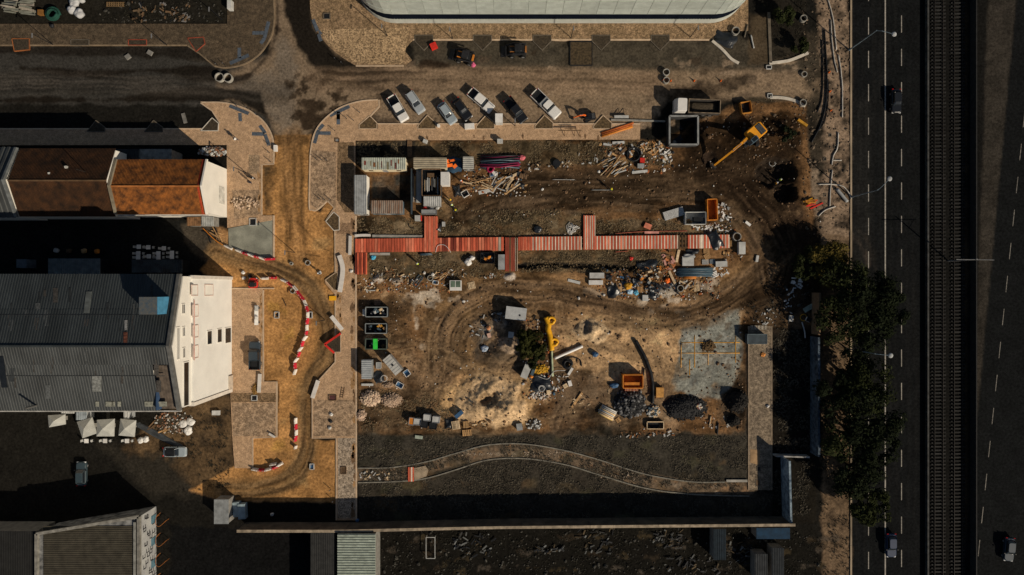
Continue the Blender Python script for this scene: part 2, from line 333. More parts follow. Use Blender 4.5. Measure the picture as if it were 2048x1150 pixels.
paint([(1110, 740), (1240, 750), (1240, 850), (1110, 850)], (.13, .092, .06), soft=2, rag=1.5, mott=.3)
paint([(1230, 750), (1350, 740), (1350, 860), (1200, 860)], (.2, .145, .095), soft=2, rag=1.5, mott=.3)
paint([(1362, 652), (1400, 640), (1440, 628), (1481, 612), (1482, 720), (1465, 770), (1440, 800), (1390, 790), (1350, 780), (1352, 740), (1362, 700)], (.235, .235, .205), soft=.5, rag=.9, rs=2.5, idm=3)
for k in range(40):
    x, y = random.uniform(1362, 1480), random.uniform(630, 790); r = random.uniform(3, 12); paint(R(x-r*.6, y-r, x+r*.6, y+r), random.choice([(.12, .075, .045), (.13, .13, .12), (.3, .3, .27), (.24, .16, .1), (.09, .085, .08)]), soft=.5, rag=1.1, rs=1.4, a=.6)
paint([(1440, 740), (1482, 700), (1495, 860), (1430, 850)], (.055, .04, .027), soft=1.5, rag=1.2, mott=.2)
for k in range(150):
    x, y = random.uniform(722, 1480), random.uniform(570, 860); r = random.uniform(2, 13); paint(R(x-r, y-r*.5, x+r, y+r*.5), random.choice([(.06, .04, .026), (.09, .06, .036), (.38, .27, .165), (.3, .21, .13), (.16, .1, .055)]), soft=.4, rag=1.1, rs=1.5, a=.55)
# striations left by buckets and wheels
for k in range(90):
    x, y = random.uniform(850, 1070), random.uniform(600, 850); a = random.uniform(-.9, .3) + .8; l = random.uniform(15, 60)
    paint([(x, y), (x + l*math.cos(a)*.7, y - l*math.sin(a))], random.choice([(.06, .042, .027), (.3, .21, .13), (.12, .08, .05)]), line=random.uniform(.12, .4), soft=.3, rag=.25, a=.55)
# lower weeds, gravel path and lawn
paint([(716, 868), (1100, 862), (1200, 850), (1310, 868), (1497, 862), (1497, 972), (716, 968)], (.05, .044, .034), soft=.8, rag=.8, mott=.2)
paint([(716, 960), (900, 930), (1020, 915), (1100, 915), (1200, 945), (1340, 985), (1500, 985), (1580, 985), (1575, 1048), (716, 1048)], (.045, .038, .029), soft=.5, rag=.4, mott=.25)
PT = spline([(716, 948), (780, 946), (850, 935), (910, 918), (975, 903), (1050, 902), (1130, 915), (1200, 935), (1290, 962), (1400, 975), (1498, 977)])
paint(PT, (.165, .118, .077), line=2.6, soft=.3, rag=.4, mott=.3, idm=4)
for k in range(90):
    i = random.randrange(len(PT)); x, y = PT[i]; x += random.uniform(-9, 9); y += random.uniform(-9, 9); r = random.uniform(2, 6)
    paint(R(x-r, y-r*.6, x+r, y+r*.6), random.choice([(.28, .22, .16), (.2, .12, .06), (.05, .04, .03), (.3, .18, .1)]), soft=.3, rag=.7, rs=1., a=.7)
for k in range(70):
    x, y = random.uniform(720, 1495), random.uniform(872, 1040); r = random.uniform(4, 22); paint(R(x-r, y-r*.4, x+r, y+r*.4), random.choice([(.028, .026, .018), (.09, .068, .04), (.075, .07, .04), (.11, .07, .035)]), soft=.8, rag=1.2, rs=1.6, a=.5)
paint(R(1543, 655, 1632, 1045), (.014, .012, .009), rag=.4, mott=.2)  # yard painted near black, shade of the eastern trees included
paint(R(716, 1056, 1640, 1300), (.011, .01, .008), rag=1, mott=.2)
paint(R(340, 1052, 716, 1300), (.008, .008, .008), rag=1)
for k in range(60):
    x, y = random.uniform(760, 1680), random.uniform(1062, 1148); r = random.uniform(4, 20); paint(R(x-r, y-2, x+r, y+2), random.choice([(.06, .045, .025), (.08, .065, .05), (.04, .03, .02)]), soft=.4, rag=1.2, rs=1.4, a=.7)
# highway, railway
def band(x0a, x0b, x1a, x1b, c, **k): paint([(x0a, -3000), (x1a, -3000), (x1b, 4000), (x0b, 4000)], c, **k)
band(1704, 1704, 1852, 1852, ASPH, soft=.15, rag=.05, idm=5)
paint([(1707, 200), (1740, 200), (1740, 640), (1707, 640)], (.02, .0195, .018), soft=1.5, rag=.4, idm=5)
paint(spline([(1704, 470), (1722, 490), (1738, 530)]), (.09, .07, .055), line=.8, soft=.6, rag=.5, a=.5); paint(spline([(1708, 455), (1735, 480), (1752, 540)]), (.06, .05, .04), line=.6, soft=.6, rag=.5, a=.5)
band(1854, 1854, 1975, 1975, (.011, .0105, .0095), soft=.4, rag=.4, idm=6)
band(1929, 1929, 1934, 1934, (.06, .038, .02), soft=.6, rag=.5)
P_ = lambda y: (1976 - y * .035, 2033 - y * .094)
ya, yb = -400, 1500
paint([(P_(ya)[0], ya), (P_(ya)[1], ya), (P_(yb)[1], yb), (P_(yb)[0], yb)], (.042, .036, .029), soft=.4, rag=.2, mott=.25, idm=4)
paint([(P_(ya)[1], ya), (3500, ya), (3500, yb), (P_(yb)[1], yb)], ASPH, soft=.3, rag=.1, idm=5)
# broad unevenness of the bare earth
_k = np.isin(IDM, [2, 3]); f1 = fbm(GX, GY, 7., 141); f2 = fbm(GX, GY, 2.2, 151, 5); f3 = fbm(GX*.35 + GY*.1, GY, .9, 161, 4)
g_ = np.clip(.62 + 1.1*(f1 - .5)*1.6 + 1.9*(f2 - .5) + .9*(f3 - .5) + .38, .3, 1.75); g_ = np.where(IDM == 2, 1 + (g_ - 1)*.45, 1 + (g_ - 1) * np.where(COL[..., 0] > .26, .6, 1.))
lum = COL.mean(-1, keepdims=True); sat = lum + 1.12*(COL - lum)
COL = np.where(_k[..., None], np.clip(sat * g_[..., None], .006, .62), COL)
def tracks(pts, wd, dark, light, a=.9, st=9., fine=.32, seed=200, rut=.1, bias=.5):
    P = WP(spline(pts, 6)); sl = _win(P, wd); X, Y = GX[sl], GY[sl]; best = np.full(X.shape, 1e9); S_ = np.zeros(X.shape); D_ = np.zeros(X.shape); acc = 0.
    for (ax, ay), (bx, by) in zip(P[:-1], P[1:]):
        ex, ey = bx-ax, by-ay; L_ = math.hypot(ex, ey) + 1e-9; tt = np.clip(((X-ax)*ex + (Y-ay)*ey) / L_**2, 0, 1); dx, dy = X-ax-tt*ex, Y-ay-tt*ey; d = dx*dx + dy*dy
        sg = np.sign(ex*(Y-ay) - ey*(X-ax)); u = d < best; best = np.where(u, d, best); S_ = np.where(u, acc + tt*L_, S_); D_ = np.where(u, sg*np.sqrt(d), D_); acc += L_
    D_ = D_ + (fbm(X, Y, 4, seed+9) - .5) * 1.2; ad = np.abs(D_)
    n = vn(S_/st, D_/fine, 1., seed)*.6 + vn(S_/(st*.6), D_/(fine*2.3), 1., seed+3)*.4
    k = np.clip((wd/2 - ad)/(wd*.22), 0, 1) * a * np.clip(.45 + 1.3*(fbm(X, Y, 3, seed+5) - .2), 0, 1)
    n = np.clip((n - bias)*3.2 + .5, 0, 1)[..., None]; c = np.array(dark)*(1-n) + np.array(light)*n; k = k[..., None]
    COL[sl] = COL[sl]*(1-k) + c*k; GZ[sl] -= rut * k[..., 0] * (1 - n[..., 0])
paint([(1362, 655), (1400, 642), (1440, 630), (1481, 614), (1482, 720), (1468, 768), (1442, 798), (1392, 788), (1352, 778), (1354, 740), (1363, 700)], (.265, .268, .228), soft=.5, rag=.8, rs=2.2, a=.8, mott=.25)
for k in range(26):
    x, y = random.uniform(1366, 1478), random.uniform(640, 785); r = random.uniform(3, 10); paint(R(x-r*.6, y-r, x+r*.6, y+r), random.choice([(.12, .08, .05), (.1, .105, .1), (.34, .34, .3), (.27, .18, .1)]), soft=.4, rag=1.1, rs=1.2, a=.6)
paint([(1560, 440), (1640, 450), (1650, 600), (1560, 640), (1540, 560)], (.025, .017, .011), soft=2, rag=1.6, a=.8)  # dark patch painted in for the shade of the olive tree
BRD, BRL = (.05, .031, .017), (.26, .165, .09)
tracks([(885, 760), (885, 690), (905, 640), (960, 600), (1050, 588), (1130, 594), (1210, 612), (1290, 634), (1370, 634), (1440, 606), (1510, 555), (1570, 500)], 6.2, BRD, BRL, seed=210)
tracks([(1120, 590), (1210, 606), (1300, 628), (1400, 622), (1490, 570), (1560, 505)], 2.6, (.035, .022, .012), (.12, .075, .042), seed=220, a=.95)
tracks([(905, 740), (930, 660), (990, 625), (1060, 610)], 4., BRD, (.22, .14, .075), seed=230, a=.7)
tracks([(925, 425), (1010, 392), (1110, 372), (1230, 372), (1350, 372), (1450, 352), (1540, 400), (1570, 480)], 7., (.02, .0125, .007), (.11, .07, .04), seed=240, a=.95, bias=.6)
tracks([(1000, 350), (1120, 348), (1260, 356), (1400, 345), (1480, 330)], 4., (.022, .014, .008), (.10, .064, .037), seed=250, a=.85, bias=.58)
tracks([(1010, 412), (1130, 402), (1250, 398), (1360, 410), (1470, 430), (1520, 500), (1530, 560)], 4.5, (.022, .014, .008), (.15, .1, .06), seed=260, a=.8, bias=.56)
paint([(1400, 240), (1470, 230), (1590, 235), (1605, 300), (1600, 400), (1520, 440), (1450, 390), (1400, 360), (1360, 330), (1375, 290)], (.02, .013, .008), soft=2, rag=2, a=.8, mott=.3)
tracks([(1480, 380), (1540, 440), (1580, 520), (1560, 580), (1500, 600)], 6., (.018, .0115, .007), (.07, .045, .026), seed=270, a=.9, bias=.58)
tracks([(960, 780), (1000, 730), (1040, 700), (1050, 660)], 5., (.05, .036, .023), (.2, .14, .085), seed=280, a=.7, st=4)
tracks([(880, 700), (930, 730), (1000, 745), (1060, 740)], 5., (.07, .044, .024), (.3, .2, .11), seed=290, a=.6, st=5)
tracks([(1120, 850), (1140, 800), (1130, 750), (1110, 700)], 5., (.05, .033, .02), (.17, .115, .07), seed=300, a=.7)
tracks([(583, 270), (582, 360), (588, 440), (600, 520)], 4.5, (.13, .07, .03), (.36, .2, .085), seed=310, a=.6, rut=.05)
for _t in (TR, TR2): tracks(_t, 1.3, (.035, .022, .012), (.15, .09, .042), seed=320, a=.95, rut=.06)
tracks([(430, 505), (530, 528), (610, 565), (655, 640), (650, 720), (616, 790), (614, 900), (570, 960), (450, 980)], 4.6, (.1, .058, .026), (.3, .185, .085), seed=330, a=.6, rut=.04)
tracks([(0, 165), (200, 168), (400, 172), (560, 190)], 5., (.018, .016, .013), (.085, .072, .058), seed=340, a=.6, rut=0, st=12)
tracks([(640, 160), (800, 158), (1000, 160), (1300, 166)], 5.5, (.09, .06, .037), (.27, .185, .118), seed=350, a=.75, rut=0, st=14, fine=.5)
for xx in (1720, 1754, 1787, 1822): 
    for dd in (-7, 7): tracks([(xx+dd, -40), (xx+dd, 400), (xx+dd, 800), (xx+dd, 1200)], 1.1, (.007, .0075, .008), (.014, .014, .0135), seed=360+xx, a=.7, rut=0, st=20)
for i_, (pp, ww) in enumerate((([(740, 700), (860, 690), (960, 745)], 3.), ([(900, 862), (1000, 858), (1150, 825)], 3.), ([(1100, 655), (1250, 700), (1360, 745)], 3.5), ([(1240, 640), (1320, 700), (1345, 790)], 3.), ([(800, 590), (860, 660), (850, 780)], 3.), ([(1120, 610), (1140, 680), (1200, 740), (1240, 800)], 2.6), ([(760, 860), (860, 800), (900, 700)], 2.6), ([(1000, 600), (1100, 640), (1300, 650), (1440, 640)], 2.4), ([(1180, 440), (1300, 385), (1420, 375)], 3.), ([(1090, 420), (1180, 350), (1240, 360)], 3.))):
    tracks(pp, ww, (.06, .038, .021), (.3, .2, .11) if i_ < 8 else (.09, .06, .035), seed=500 + 11*i_, a=.5, st=2.5, fine=.28)
_l = (np.hypot((GX - W(985, 0)[0])/7.6, (GY - W(0, 800)[1])/5.2) < 1)
# ---- relief
soft_ = np.isin(IDM, [0, 2, 3, 4])
GZ += np.where(soft_, (fbm(GX, GY, 2.2, 77) - .5) * .16 + (fbm(GX, GY, .7, 91, 3) - .5) * .12, 0)
GZ += np.where(IDM == 3, (fbm(GX, GY, 5, 57) - .5) * .35, 0)
mound(985, 800, 80, 54, 1.5, (.52, .36, .205), rag=.5); mound(1015, 805, 45, 34, 1.1, rag=.5); mound(974, 796, 22, 15, -1.0, (.3, .2, .11), rag=.6); mound(962, 802, 10, 9, -.4, rag=.5)
mound(1187, 662, 38, 26, 1.1, (.5, .36, .215), rag=.4); mound(1171, 654, 12, 16, -.9, (.28, .21, .14)); mound(1200, 668, 14, 8, -.6)
mound(1018, 690, 26, 18, 1.0, (.3, .22, .15)); mound(1000, 715, 40, 30, .8); mound(938, 770, 20, 16, .5)
mound(1330, 580, 28, 16, .8, (.3, .26, .21)); mound(1480, 300, 60, 40, .9); mound(1400, 300, 40, 40, .7); mound(1560, 250, 40, 30, .8)
mound(1020, 553, 14, 8, .5, (.42, .36, .3)); mound(757, 558, 13, 9, .5, (.36, .3, .24)); mound(795, 562, 12, 8, .4, (.3, .24, .18))
mound(1550, 345, 42, 34, -2.4, (.03, .022, .016), rag=.25, pw=3); mound(1572, 385, 22, 22, -2., (.025, .018, .013), pw=3); mound(1418, 318, 18, 18, -.8, (.03, .02, .014), pw=2.5)
mound(1125, 81, 20, 16, -.3); paint([(1036, 531), (1120, 529), (1200, 532), (1270, 536)], (.02, .018, .016), line=1., soft=.3, rag=.25, dz=-.7)
GZ += np.where(_l, np.abs(fbm(GX + GY*.5, GY, 1.5, 171, 4) - .5) * -1.1 * np.clip(1.2 - np.hypot((GX - W(985, 0)[0])/7.6, (GY - W(0, 800)[1])/5.2), 0, .6), 0)
def gz(x, y):
    i = int(np.clip(np.searchsorted(XS, x), 1, len(XS)-1)); j = int(np.clip(np.searchsorted(YS, y), 1, len(YS)-1))
    return float(max(GZ[j, i], GZ[j-1, i-1], GZ[j-1, i], GZ[j, i-1]))
def gmin(x, y, r=.8): return min(gz(x + a, y + b) for a in (-r, 0, r) for b in (-r, 0, r))
# ---- build the sheets: cut by what they are, edges shared
gm = bpy.data.materials.new('earth'); gm.use_nodes = True
t = gm.node_tree; N = t.nodes; L = t.links; b = N['Principled BSDF']; b.inputs['Roughness'].default_value = .95; b.inputs['Specular IOR Level'].default_value = .02
at = N.new('ShaderNodeAttribute'); at.attribute_name = 'Col'; tc = N.new('ShaderNodeTexCoord')
cur = at.outputs['Color']
for s_, lo, hi, d in ((.35, .8, 1.2, 6), (2.2, .62, 1.38, 5), (9., .68, 1.32, 2)):
    n = N.new('ShaderNodeTexNoise'); n.inputs['Scale'].default_value = s_; n.inputs['Detail'].default_value = d; L.new(tc.outputs['Object'], n.inputs[0])
    r = N.new('ShaderNodeMapRange'); r.inputs[1].default_value = .3; r.inputs[2].default_value = .7; r.inputs[3].default_value = lo; r.inputs[4].default_value = hi; L.new(n.outputs[0], r.inputs[0])
    v = N.new('ShaderNodeVectorMath'); v.operation = 'SCALE'; L.new(cur, v.inputs[0]); L.new(r.outputs[0], v.inputs['Scale']); cur = v.outputs[0]
L.new(cur, b.inputs['Base Color'])
n = N.new('ShaderNodeTexNoise'); n.inputs['Scale'].default_value = 5; n.inputs['Detail'].default_value = 6; L.new(tc.outputs['Object'], n.inputs[0])
bp = N.new('ShaderNodeBump'); bp.inputs['Strength'].default_value = .35; bp.inputs['Distance'].default_value = .12; L.new(n.outputs[0], bp.inputs['Height']); L.new(bp.outputs[0], b.inputs['Normal'])
ny, nx = shp; idx = np.arange(ny * nx).reshape(shp)
quads = np.stack([idx[:-1, :-1], idx[:-1, 1:], idx[1:, 1:], idx[1:, :-1]], -1).reshape(-1, 4); qid = IDM[:-1, :-1].reshape(-1)
VV = np.stack([GX, GY, GZ], -1).reshape(-1, 3); CC = np.concatenate([np.clip(COL, 0, 1), np.ones(shp + (1,))], -1).reshape(-1, 4)
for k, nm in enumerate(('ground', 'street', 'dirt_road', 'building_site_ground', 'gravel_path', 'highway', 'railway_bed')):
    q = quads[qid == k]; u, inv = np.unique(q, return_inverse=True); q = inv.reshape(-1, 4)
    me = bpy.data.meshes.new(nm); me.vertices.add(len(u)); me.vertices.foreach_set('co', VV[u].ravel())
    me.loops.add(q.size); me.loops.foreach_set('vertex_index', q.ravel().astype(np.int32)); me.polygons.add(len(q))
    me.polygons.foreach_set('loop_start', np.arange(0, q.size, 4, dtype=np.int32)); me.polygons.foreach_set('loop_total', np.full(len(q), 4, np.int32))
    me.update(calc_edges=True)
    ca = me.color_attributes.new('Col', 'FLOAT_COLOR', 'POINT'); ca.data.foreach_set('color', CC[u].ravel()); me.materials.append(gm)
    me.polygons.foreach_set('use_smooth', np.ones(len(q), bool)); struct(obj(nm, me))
    if nm == 'highway': HWY = bpy.data.objects[nm]
# ------------------------------------------------------------ pavements
def setts(name, c, c2, cell=.11, joint=.55, stain=.5):
    m = bpy.data.materials.new(name); m.use_nodes = True; MATS[name] = m
    t = m.node_tree; N = t.nodes; L = t.links; b = N['Principled BSDF']; b.inputs['Roughness'].default_value = .9; b.inputs['Specular IOR Level'].default_value = .15
    tc = N.new('ShaderNodeTexCoord')
    vo = N.new('ShaderNodeTexVoronoi'); vo.inputs['Scale'].default_value = 1 / cell; L.new(tc.outputs['Object'], vo.inputs[0])
    ve = N.new('ShaderNodeTexVoronoi'); ve.inputs['Scale'].default_value = 3.2; L.new(tc.outputs['Object'], ve.inputs[0])
    n = N.new('ShaderNodeTexNoise'); n.inputs['Scale'].default_value = .35; n.inputs['Detail'].default_value = 7; n.inputs['Roughness'].default_value = .65; L.new(tc.outputs['Object'], n.inputs[0])
    r = N.new('ShaderNodeMapRange'); r.inputs[1].default_value = .35; r.inputs[2].default_value = .65; L.new(n.outputs[0], r.inputs[0])
    mx = N.new('ShaderNodeMix'); mx.data_type = 'RGBA'; mx.inputs[6].default_value = (*c, 1); mx.inputs[7].default_value = (*c2, 1); L.new(r.outputs[0], mx.inputs[0])
    sp = N.new('ShaderNodeSeparateColor'); L.new(vo.outputs['Color'], sp.inputs[0])
    cur = mx.outputs[2]
    for s_, lo, hi in ((sp.outputs[0], joint, 2 - joint), ):
        rr = N.new('ShaderNodeMapRange'); rr.inputs[3].default_value = lo; rr.inputs[4].default_value = hi; L.new(s_, rr.inputs[0])
        v = N.new('ShaderNodeVectorMath'); v.operation = 'SCALE'; L.new(cur, v.inputs[0]); L.new(rr.outputs[0], v.inputs['Scale']); cur = v.outputs[0]
    for sc_, lo, hi, a, z in ((1.4, .42, .62, 1 - stain * .5, 1.12), (6., .3, .7, .88, 1.12)):
        n4 = N.new('ShaderNodeTexNoise'); n4.inputs['Scale'].default_value = sc_; n4.inputs['Detail'].default_value = 6; L.new(tc.outputs['Object'], n4.inputs[0])
        rr = N.new('ShaderNodeMapRange'); rr.inputs[1].default_value = lo; rr.inputs[2].default_value = hi; rr.inputs[3].default_value = a; rr.inputs[4].default_value = z; L.new(n4.outputs[0], rr.inputs[0])
        v = N.new('ShaderNodeVectorMath'); v.operation = 'SCALE'; L.new(cur, v.inputs[0]); L.new(rr.outputs[0], v.inputs['Scale']); cur = v.outputs[0]
    L.new(cur, b.inputs['Base Color'])
    bp = N.new('ShaderNodeBump'); bp.inputs['Strength'].default_value = .3; bp.inputs['Distance'].default_value = .02; L.new(vo.outputs['Distance'], bp.inputs['Height']); L.new(bp.outputs[0], b.inputs['Normal'])
    return m
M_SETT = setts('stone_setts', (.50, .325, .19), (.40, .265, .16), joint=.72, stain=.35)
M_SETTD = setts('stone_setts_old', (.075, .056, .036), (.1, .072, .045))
M_SETTR = setts('stone_setts_rough', (.42, .285, .175), (.32, .225, .145), cell=.15, joint=.6, stain=.8)
M_SETTG = setts('stone_setts_brown', (.17, .11, .06), (.22, .145, .08), joint=.4)
M_SLABC = setts('concrete_path', (.27, .21, .145), (.2, .155, .11), cell=.2, joint=.6, stain=.7)
M_KERB = mat('kerb_stone', (.5, .37, .25), var=.2)
M_KERBD = mat('kerb_stone_dark', (.12, .1, .075), var=.3)
M_KERBW = mat('kerb_pale', (.55, .5, .42), var=.2)
M_CONC = mat('concrete', (.3, .285, .25), var=.25, bump=.2)
M_CONCG = mat('fresh_concrete', (.23, .23, .185), var=.3, scale=.5, bump=.15, fine=.3)
M_TACT = mat('tactile_blue', (.075, .092, .115), var=.35, scale=2.5)
def pavement(name, pts, m, kerbs=(), z=.13, km=None):
    o = struct(MB().prism(WP(pts), -.35, z).build(name, m))
    for k in kerbs:
        MB().prism(ribbon(WP(k), .24), -.3, z + .03).build('kerb', km or M_KERB, o)
    return o
def patch(parent, pts, m, z=.135, name='paving_patch', h=.012): return MB().prism(WP(pts), z - .1, z + h).build(name, m, parent)
arcNW = spline([(548, 0), (549, 40), (542, 75), (520, 108), (490, 128), (455, 136), (430, 133)])
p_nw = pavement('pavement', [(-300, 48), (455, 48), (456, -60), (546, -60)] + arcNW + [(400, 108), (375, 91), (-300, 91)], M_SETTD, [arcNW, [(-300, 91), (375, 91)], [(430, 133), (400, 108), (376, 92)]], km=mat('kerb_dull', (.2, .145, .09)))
arcN = spline([(620, -40), (621, 20), (630, 55), (650, 85), (680, 112), (712, 132)])
p_n = pavement('pavement', [(712, 132), (808, 132), (824, 120), (808, 100), (826, 80), (1418, 80), (1440, 62), (1496, 62), (1496, -60)] + arcN[0:1] + arcN, setts('setts_north', (.23, .155, .085), (.30, .2, .115), joint=.4), [[(712, 132), (808, 132)], [(826, 80), (1418, 80)]])
arcW = spline([(402, 205), (450, 206), (490, 217), (520, 236), (538, 258), (547, 285), (548, 328)])
p_w = pavement('pavement', arcW + [(524, 329), (524, 431), (548, 431), (548, 440), (455, 456), (454, 290), (-300, 291), (-300, 257), (422, 257), (441, 247), (425, 222)], M_SETT, [arcW, [(548, 328), (524, 330), (524, 430)], [(-300, 258), (422, 258)], [(402, 206), (425, 222), (441, 247)]])
arcC = spline([(756, 200), (720, 203), (680, 216), (648, 240), (630, 266), (622, 300), (620, 340), (619, 412), (624, 420), (634, 420), (655, 402)])
p_c = pavement('pavement', [(758, 213), (718, 258), (756, 258), (756, 248), (1280, 248), (1280, 279), (711, 281), (711, 470), (712, 560), (714, 1040), (674, 1040), (673, 876), (625, 876), (625, 795), (637, 762), (670, 724), (671, 590), (652, 568), (650, 560), (671, 545), (671, 458), (652, 442), (668, 416), (655, 402)][0:24] + arcC[::-1], M_SETT,
    [arcC, [(718, 258), (756, 247)], [(756, 248), (1280, 248)], [(655, 402), (669, 416), (652, 442), (670, 458), (671, 545)], [(671, 590), (671, 724), (637, 762), (625, 795), (625, 876), (673, 876), (673, 1040)], [(758, 200), (759, 213), (718, 257)], [(712, 431), (713, 1040)]])
p_s = pavement('pavement', [(459, 578), (526, 576), (527, 763), (554, 763), (554, 874), (506, 876), (506, 936), (470, 936), (465, 874), (462, 800)], M_SETT, [[(459, 577), (549, 577)], [(527, 580), (527, 763), (554, 763), (554, 874), (506, 876), (506, 936)]])
patch(p_s, R(463, 786, 552, 804), M_SETTG); patch(p_s, [(465, 806), (551, 806), (551, 872), (467, 872)], M_SETTR)
patch(p_c, [(628, 800), (711, 800), (711, 872), (628, 872)], M_SETTR); patch(p_c, R(676, 876, 711, 1036), setts('setts_grey', (.36, .28, .2), (.3, .24, .18), cell=.18, joint=.45))
patch(p_c, [(623, 300), (672, 305), (672, 420), (655, 400), (634, 417), (622, 410)], M_SETTR)
patch(p_c, [(676, 285), (708, 285), (708, 425), (690, 425), (674, 400)], M_SETTG)
patch(p_n, [(640, 60), (820, 55), (806, 128), (716, 128), (660, 92)], setts('setts_sand', (.42, .29, .165), (.3, .205, .115), cell=.18, joint=.35))
patch(p_w, [(465, 380), (520, 380), (520, 428), (470, 440)], M_SETTR); patch(p_w, R(498, 310, 520, 348), setts('setts_mid', (.33, .23, .14), (.28, .2, .13)))
patch(p_c, R(675, 446, 708, 468), setts('setts_red', (.3, .19, .11), (.27, .17, .1)))
slab = struct(MB().prism(WP([(457, 457), (547, 440), (547, 517), (500, 511), (458, 492)]), -.3, .1).build('concrete_slab', M_CONCG)); MB().prism(ribbon(WP([(548, 431), (548, 517)]), .3), -.3, .2).build('kerb', M_KERB, slab)
p_e = pavement('path', R(1497, 652, 1543, 980), M_SLABC, [[(1497, 652), (1497, 980)], [(1543, 652), (1543, 980)]], z=.1, km=mat('slab_edge', (.25, .19, .13)))
patch(p_e, [(1500, 898), (1520, 900), (1518, 930), (1500, 925)], mat('path_patch', (.36, .23, .12)), z=.105)
def spill(parent, x, y, r, m):
    c = W(x, y); P = []
    for i in range(18): a = 2*PI*i/18; q = r / PPM * random.uniform(.55, 1.25); P.append((c[0] + q*math.cos(a)*.6, c[1] + q*math.sin(a)*1.5))
    MB().prism(P, .1, .15).build('spilled_soil', m, parent)
M_SP1 = mat('spill_ochre', (.33, .19, .085), var=.35, scale=2, fine=.4); M_SP2 = mat('spill_brown', (.16, .095, .05), var=.4, scale=2, fine=.4)
random.seed(17)
for k in range(30): spill(p_c, random.uniform(704, 711), random.uniform(440, 1030), random.uniform(3, 9), random.choice((M_SP1, M_SP2)))
for k in range(16): spill(p_c, random.uniform(674, 682), random.uniform(590, 720), random.uniform(2, 6), M_SP1)
for k in range(14): spill(p_s, random.uniform(520, 525), random.uniform(590, 755), random.uniform(2, 5), M_SP1)
for k in range(10): spill(p_w, random.uniform(516, 522), random.uniform(335, 425), random.uniform(2, 6), M_SP1)
for k in range(8): spill(p_c, random.uniform(760, 1270), random.uniform(272, 277), random.uniform(2, 4), M_SP2)
# blue tactile strips let into the corners
q0 = Q(400, 0); q2 = Q(400, 220)
def tac(parent, a, b, wpx=8): patch(parent, ribbon_px([a, b], wpx), M_TACT, z=.133, name='tactile_paving', h=.012)
def ribbon_px(path, wpx):
    pr = ribbon([(p[0], -p[1]) for p in path], wpx); return [(a, -b) for a, b in pr]
for par, q, segs in ((p_nw, q0, [((660, 210), (620, 370)), ((620, 370), (585, 420)), ((505, 318), (620, 318)), ((380, 460), (380, 560)), ((290, 610), (470, 530))]),
                     (p_n, q0, [((1085, 190), (1130, 300)), ((1140, 330), (1160, 395)), ((1140, 310), (1230, 315))]),
                     (p_w, q0, [((285, 1015), (470, 1090))]), (p_w, q2, [((385, 30), (390, 110)), ((575, 150), (630, 225)), ((500, 230), (620, 232)), ((625, 235), (665, 340))]),
                     (p_c, q0, [((1245, 1110), (1435, 1020)), ((1328, 1070), (1328, 1145))]), (p_c, q2, [((1185, 140), (1140, 190)), ((1135, 190), (1100, 320)), ((1140, 222), (1255, 224)), ((1328, 40), (1328, 140))])):
    for a, b_ in segs: tac(par, q(*a), q(*b_), 7)
# tree pits: kerbed beds cut into the pavements
M_BED = mat('bed_soil', (.05, .038, .024), var=.5, scale=3, bump=.6, bscale=8); M_BEDW = mat('bed_weeds', (.1, .066, .032), var=.6, scale=3, bump=.8, bscale=9, fine=.5)
def tree_pit(pts, label, soil, kerb, grp, z=.2):
    cx, cy = W(sum(p[0] for p in pts) / len(pts), sum(p[1] for p in pts) / len(pts)); t = thing('tree_pit', label, 'tree pit', (cx, cy, 0), 0, grp)
    P = [(a - cx, b - cy) for a, b in WP(pts)]
    MB().prism(P, -.2, z - .03).build('soil', soil, t)
    for a, b_ in zip(P, P[1:] + P[:1]): MB().prism(ribbon([a, b_], .14), -.2, z).build('edging', kerb, t)
    return t
M_KRED = mat('red_edging', (.28, .06, .03))
for i, x in enumerate((830, 947, 1066, 1184, 1302)): tree_pit([(x, 71), (x+36, 71), (x+36, 83), (x+18, 101), (x, 83)], ('dark tree pit behind the red toolbox', 'dark tree pit behind the loader with orange arms', 'dark tree pit beside the loader with orange forks', 'dark tree pit next to the large square planting pit', 'dark tree pit nearest the mud patch below the white building')[i], M_BED, M_KERBD, 'tree pits below the white building')
for i, x in enumerate((836, 953, 1070, 1187)): tree_pit([(x, 258), (x, 252), (x+19, 231), (x+36, 246), (x+36, 258)], ('weedy tree pit in front of the silver estate car', 'weedy tree pit in front of the white double cab pickup', 'weedy tree pit at the bonnet of the long white pickup', 'weedy tree pit beside the mini excavator')[i], M_BEDW, M_KERB, 'tree pits beside the parked cars')
tree_pit([(719, 258), (719, 250), (740, 232), (754, 246), (754, 258)], 'weedy tree pit at the rounded pavement corner by the white pickup', M_BEDW, M_KERB, None)
for i, x in enumerate((143, 258)): tree_pit([(x, 80), (x+36, 80), (x+36, 91), (x, 91)], ('dark rectangular tree pit with dark edging in the narrow brown pavement', 'dark rectangular tree pit with red edging in the narrow brown pavement')[i], M_BED, M_KRED if i else M_KERBD, 'tree pits in the brown pavement')
tree_pit([(25, 78), (60, 78), (60, 100), (30, 103)], 'large tree pit with an orange edge in the brown pavement', M_BED, mat('orange_edge', (.3, .1, .03)), None)
tree_pit([(376, 77), (408, 75), (411, 88), (393, 104)], 'dark tree pit framed by red edging at the street corner', M_BED, M_KRED, None)
for i, x in enumerate((175, 290)): tree_pit([(x, 264), (x+18, 241), (x+36, 255), (x+36, 264)], ('shaded tree pit behind the dark brown roof', 'shaded tree pit behind the pale flat annex')[i], M_BED, M_KERBD, 'tree pits behind the tiled houses')
tree_pit([(402, 262), (425, 236), (438, 247), (437, 262)], 'dark tree pit with a pale edge at the west plaza corner', M_BED, M_KERBW, None)
tree_pit([(652, 443), (668, 424), (679, 434), (679, 460), (668, 461)], 'arrow-shaped tree pit with pale edging beside the dirt road', M_BEDW, M_KERBW, None)
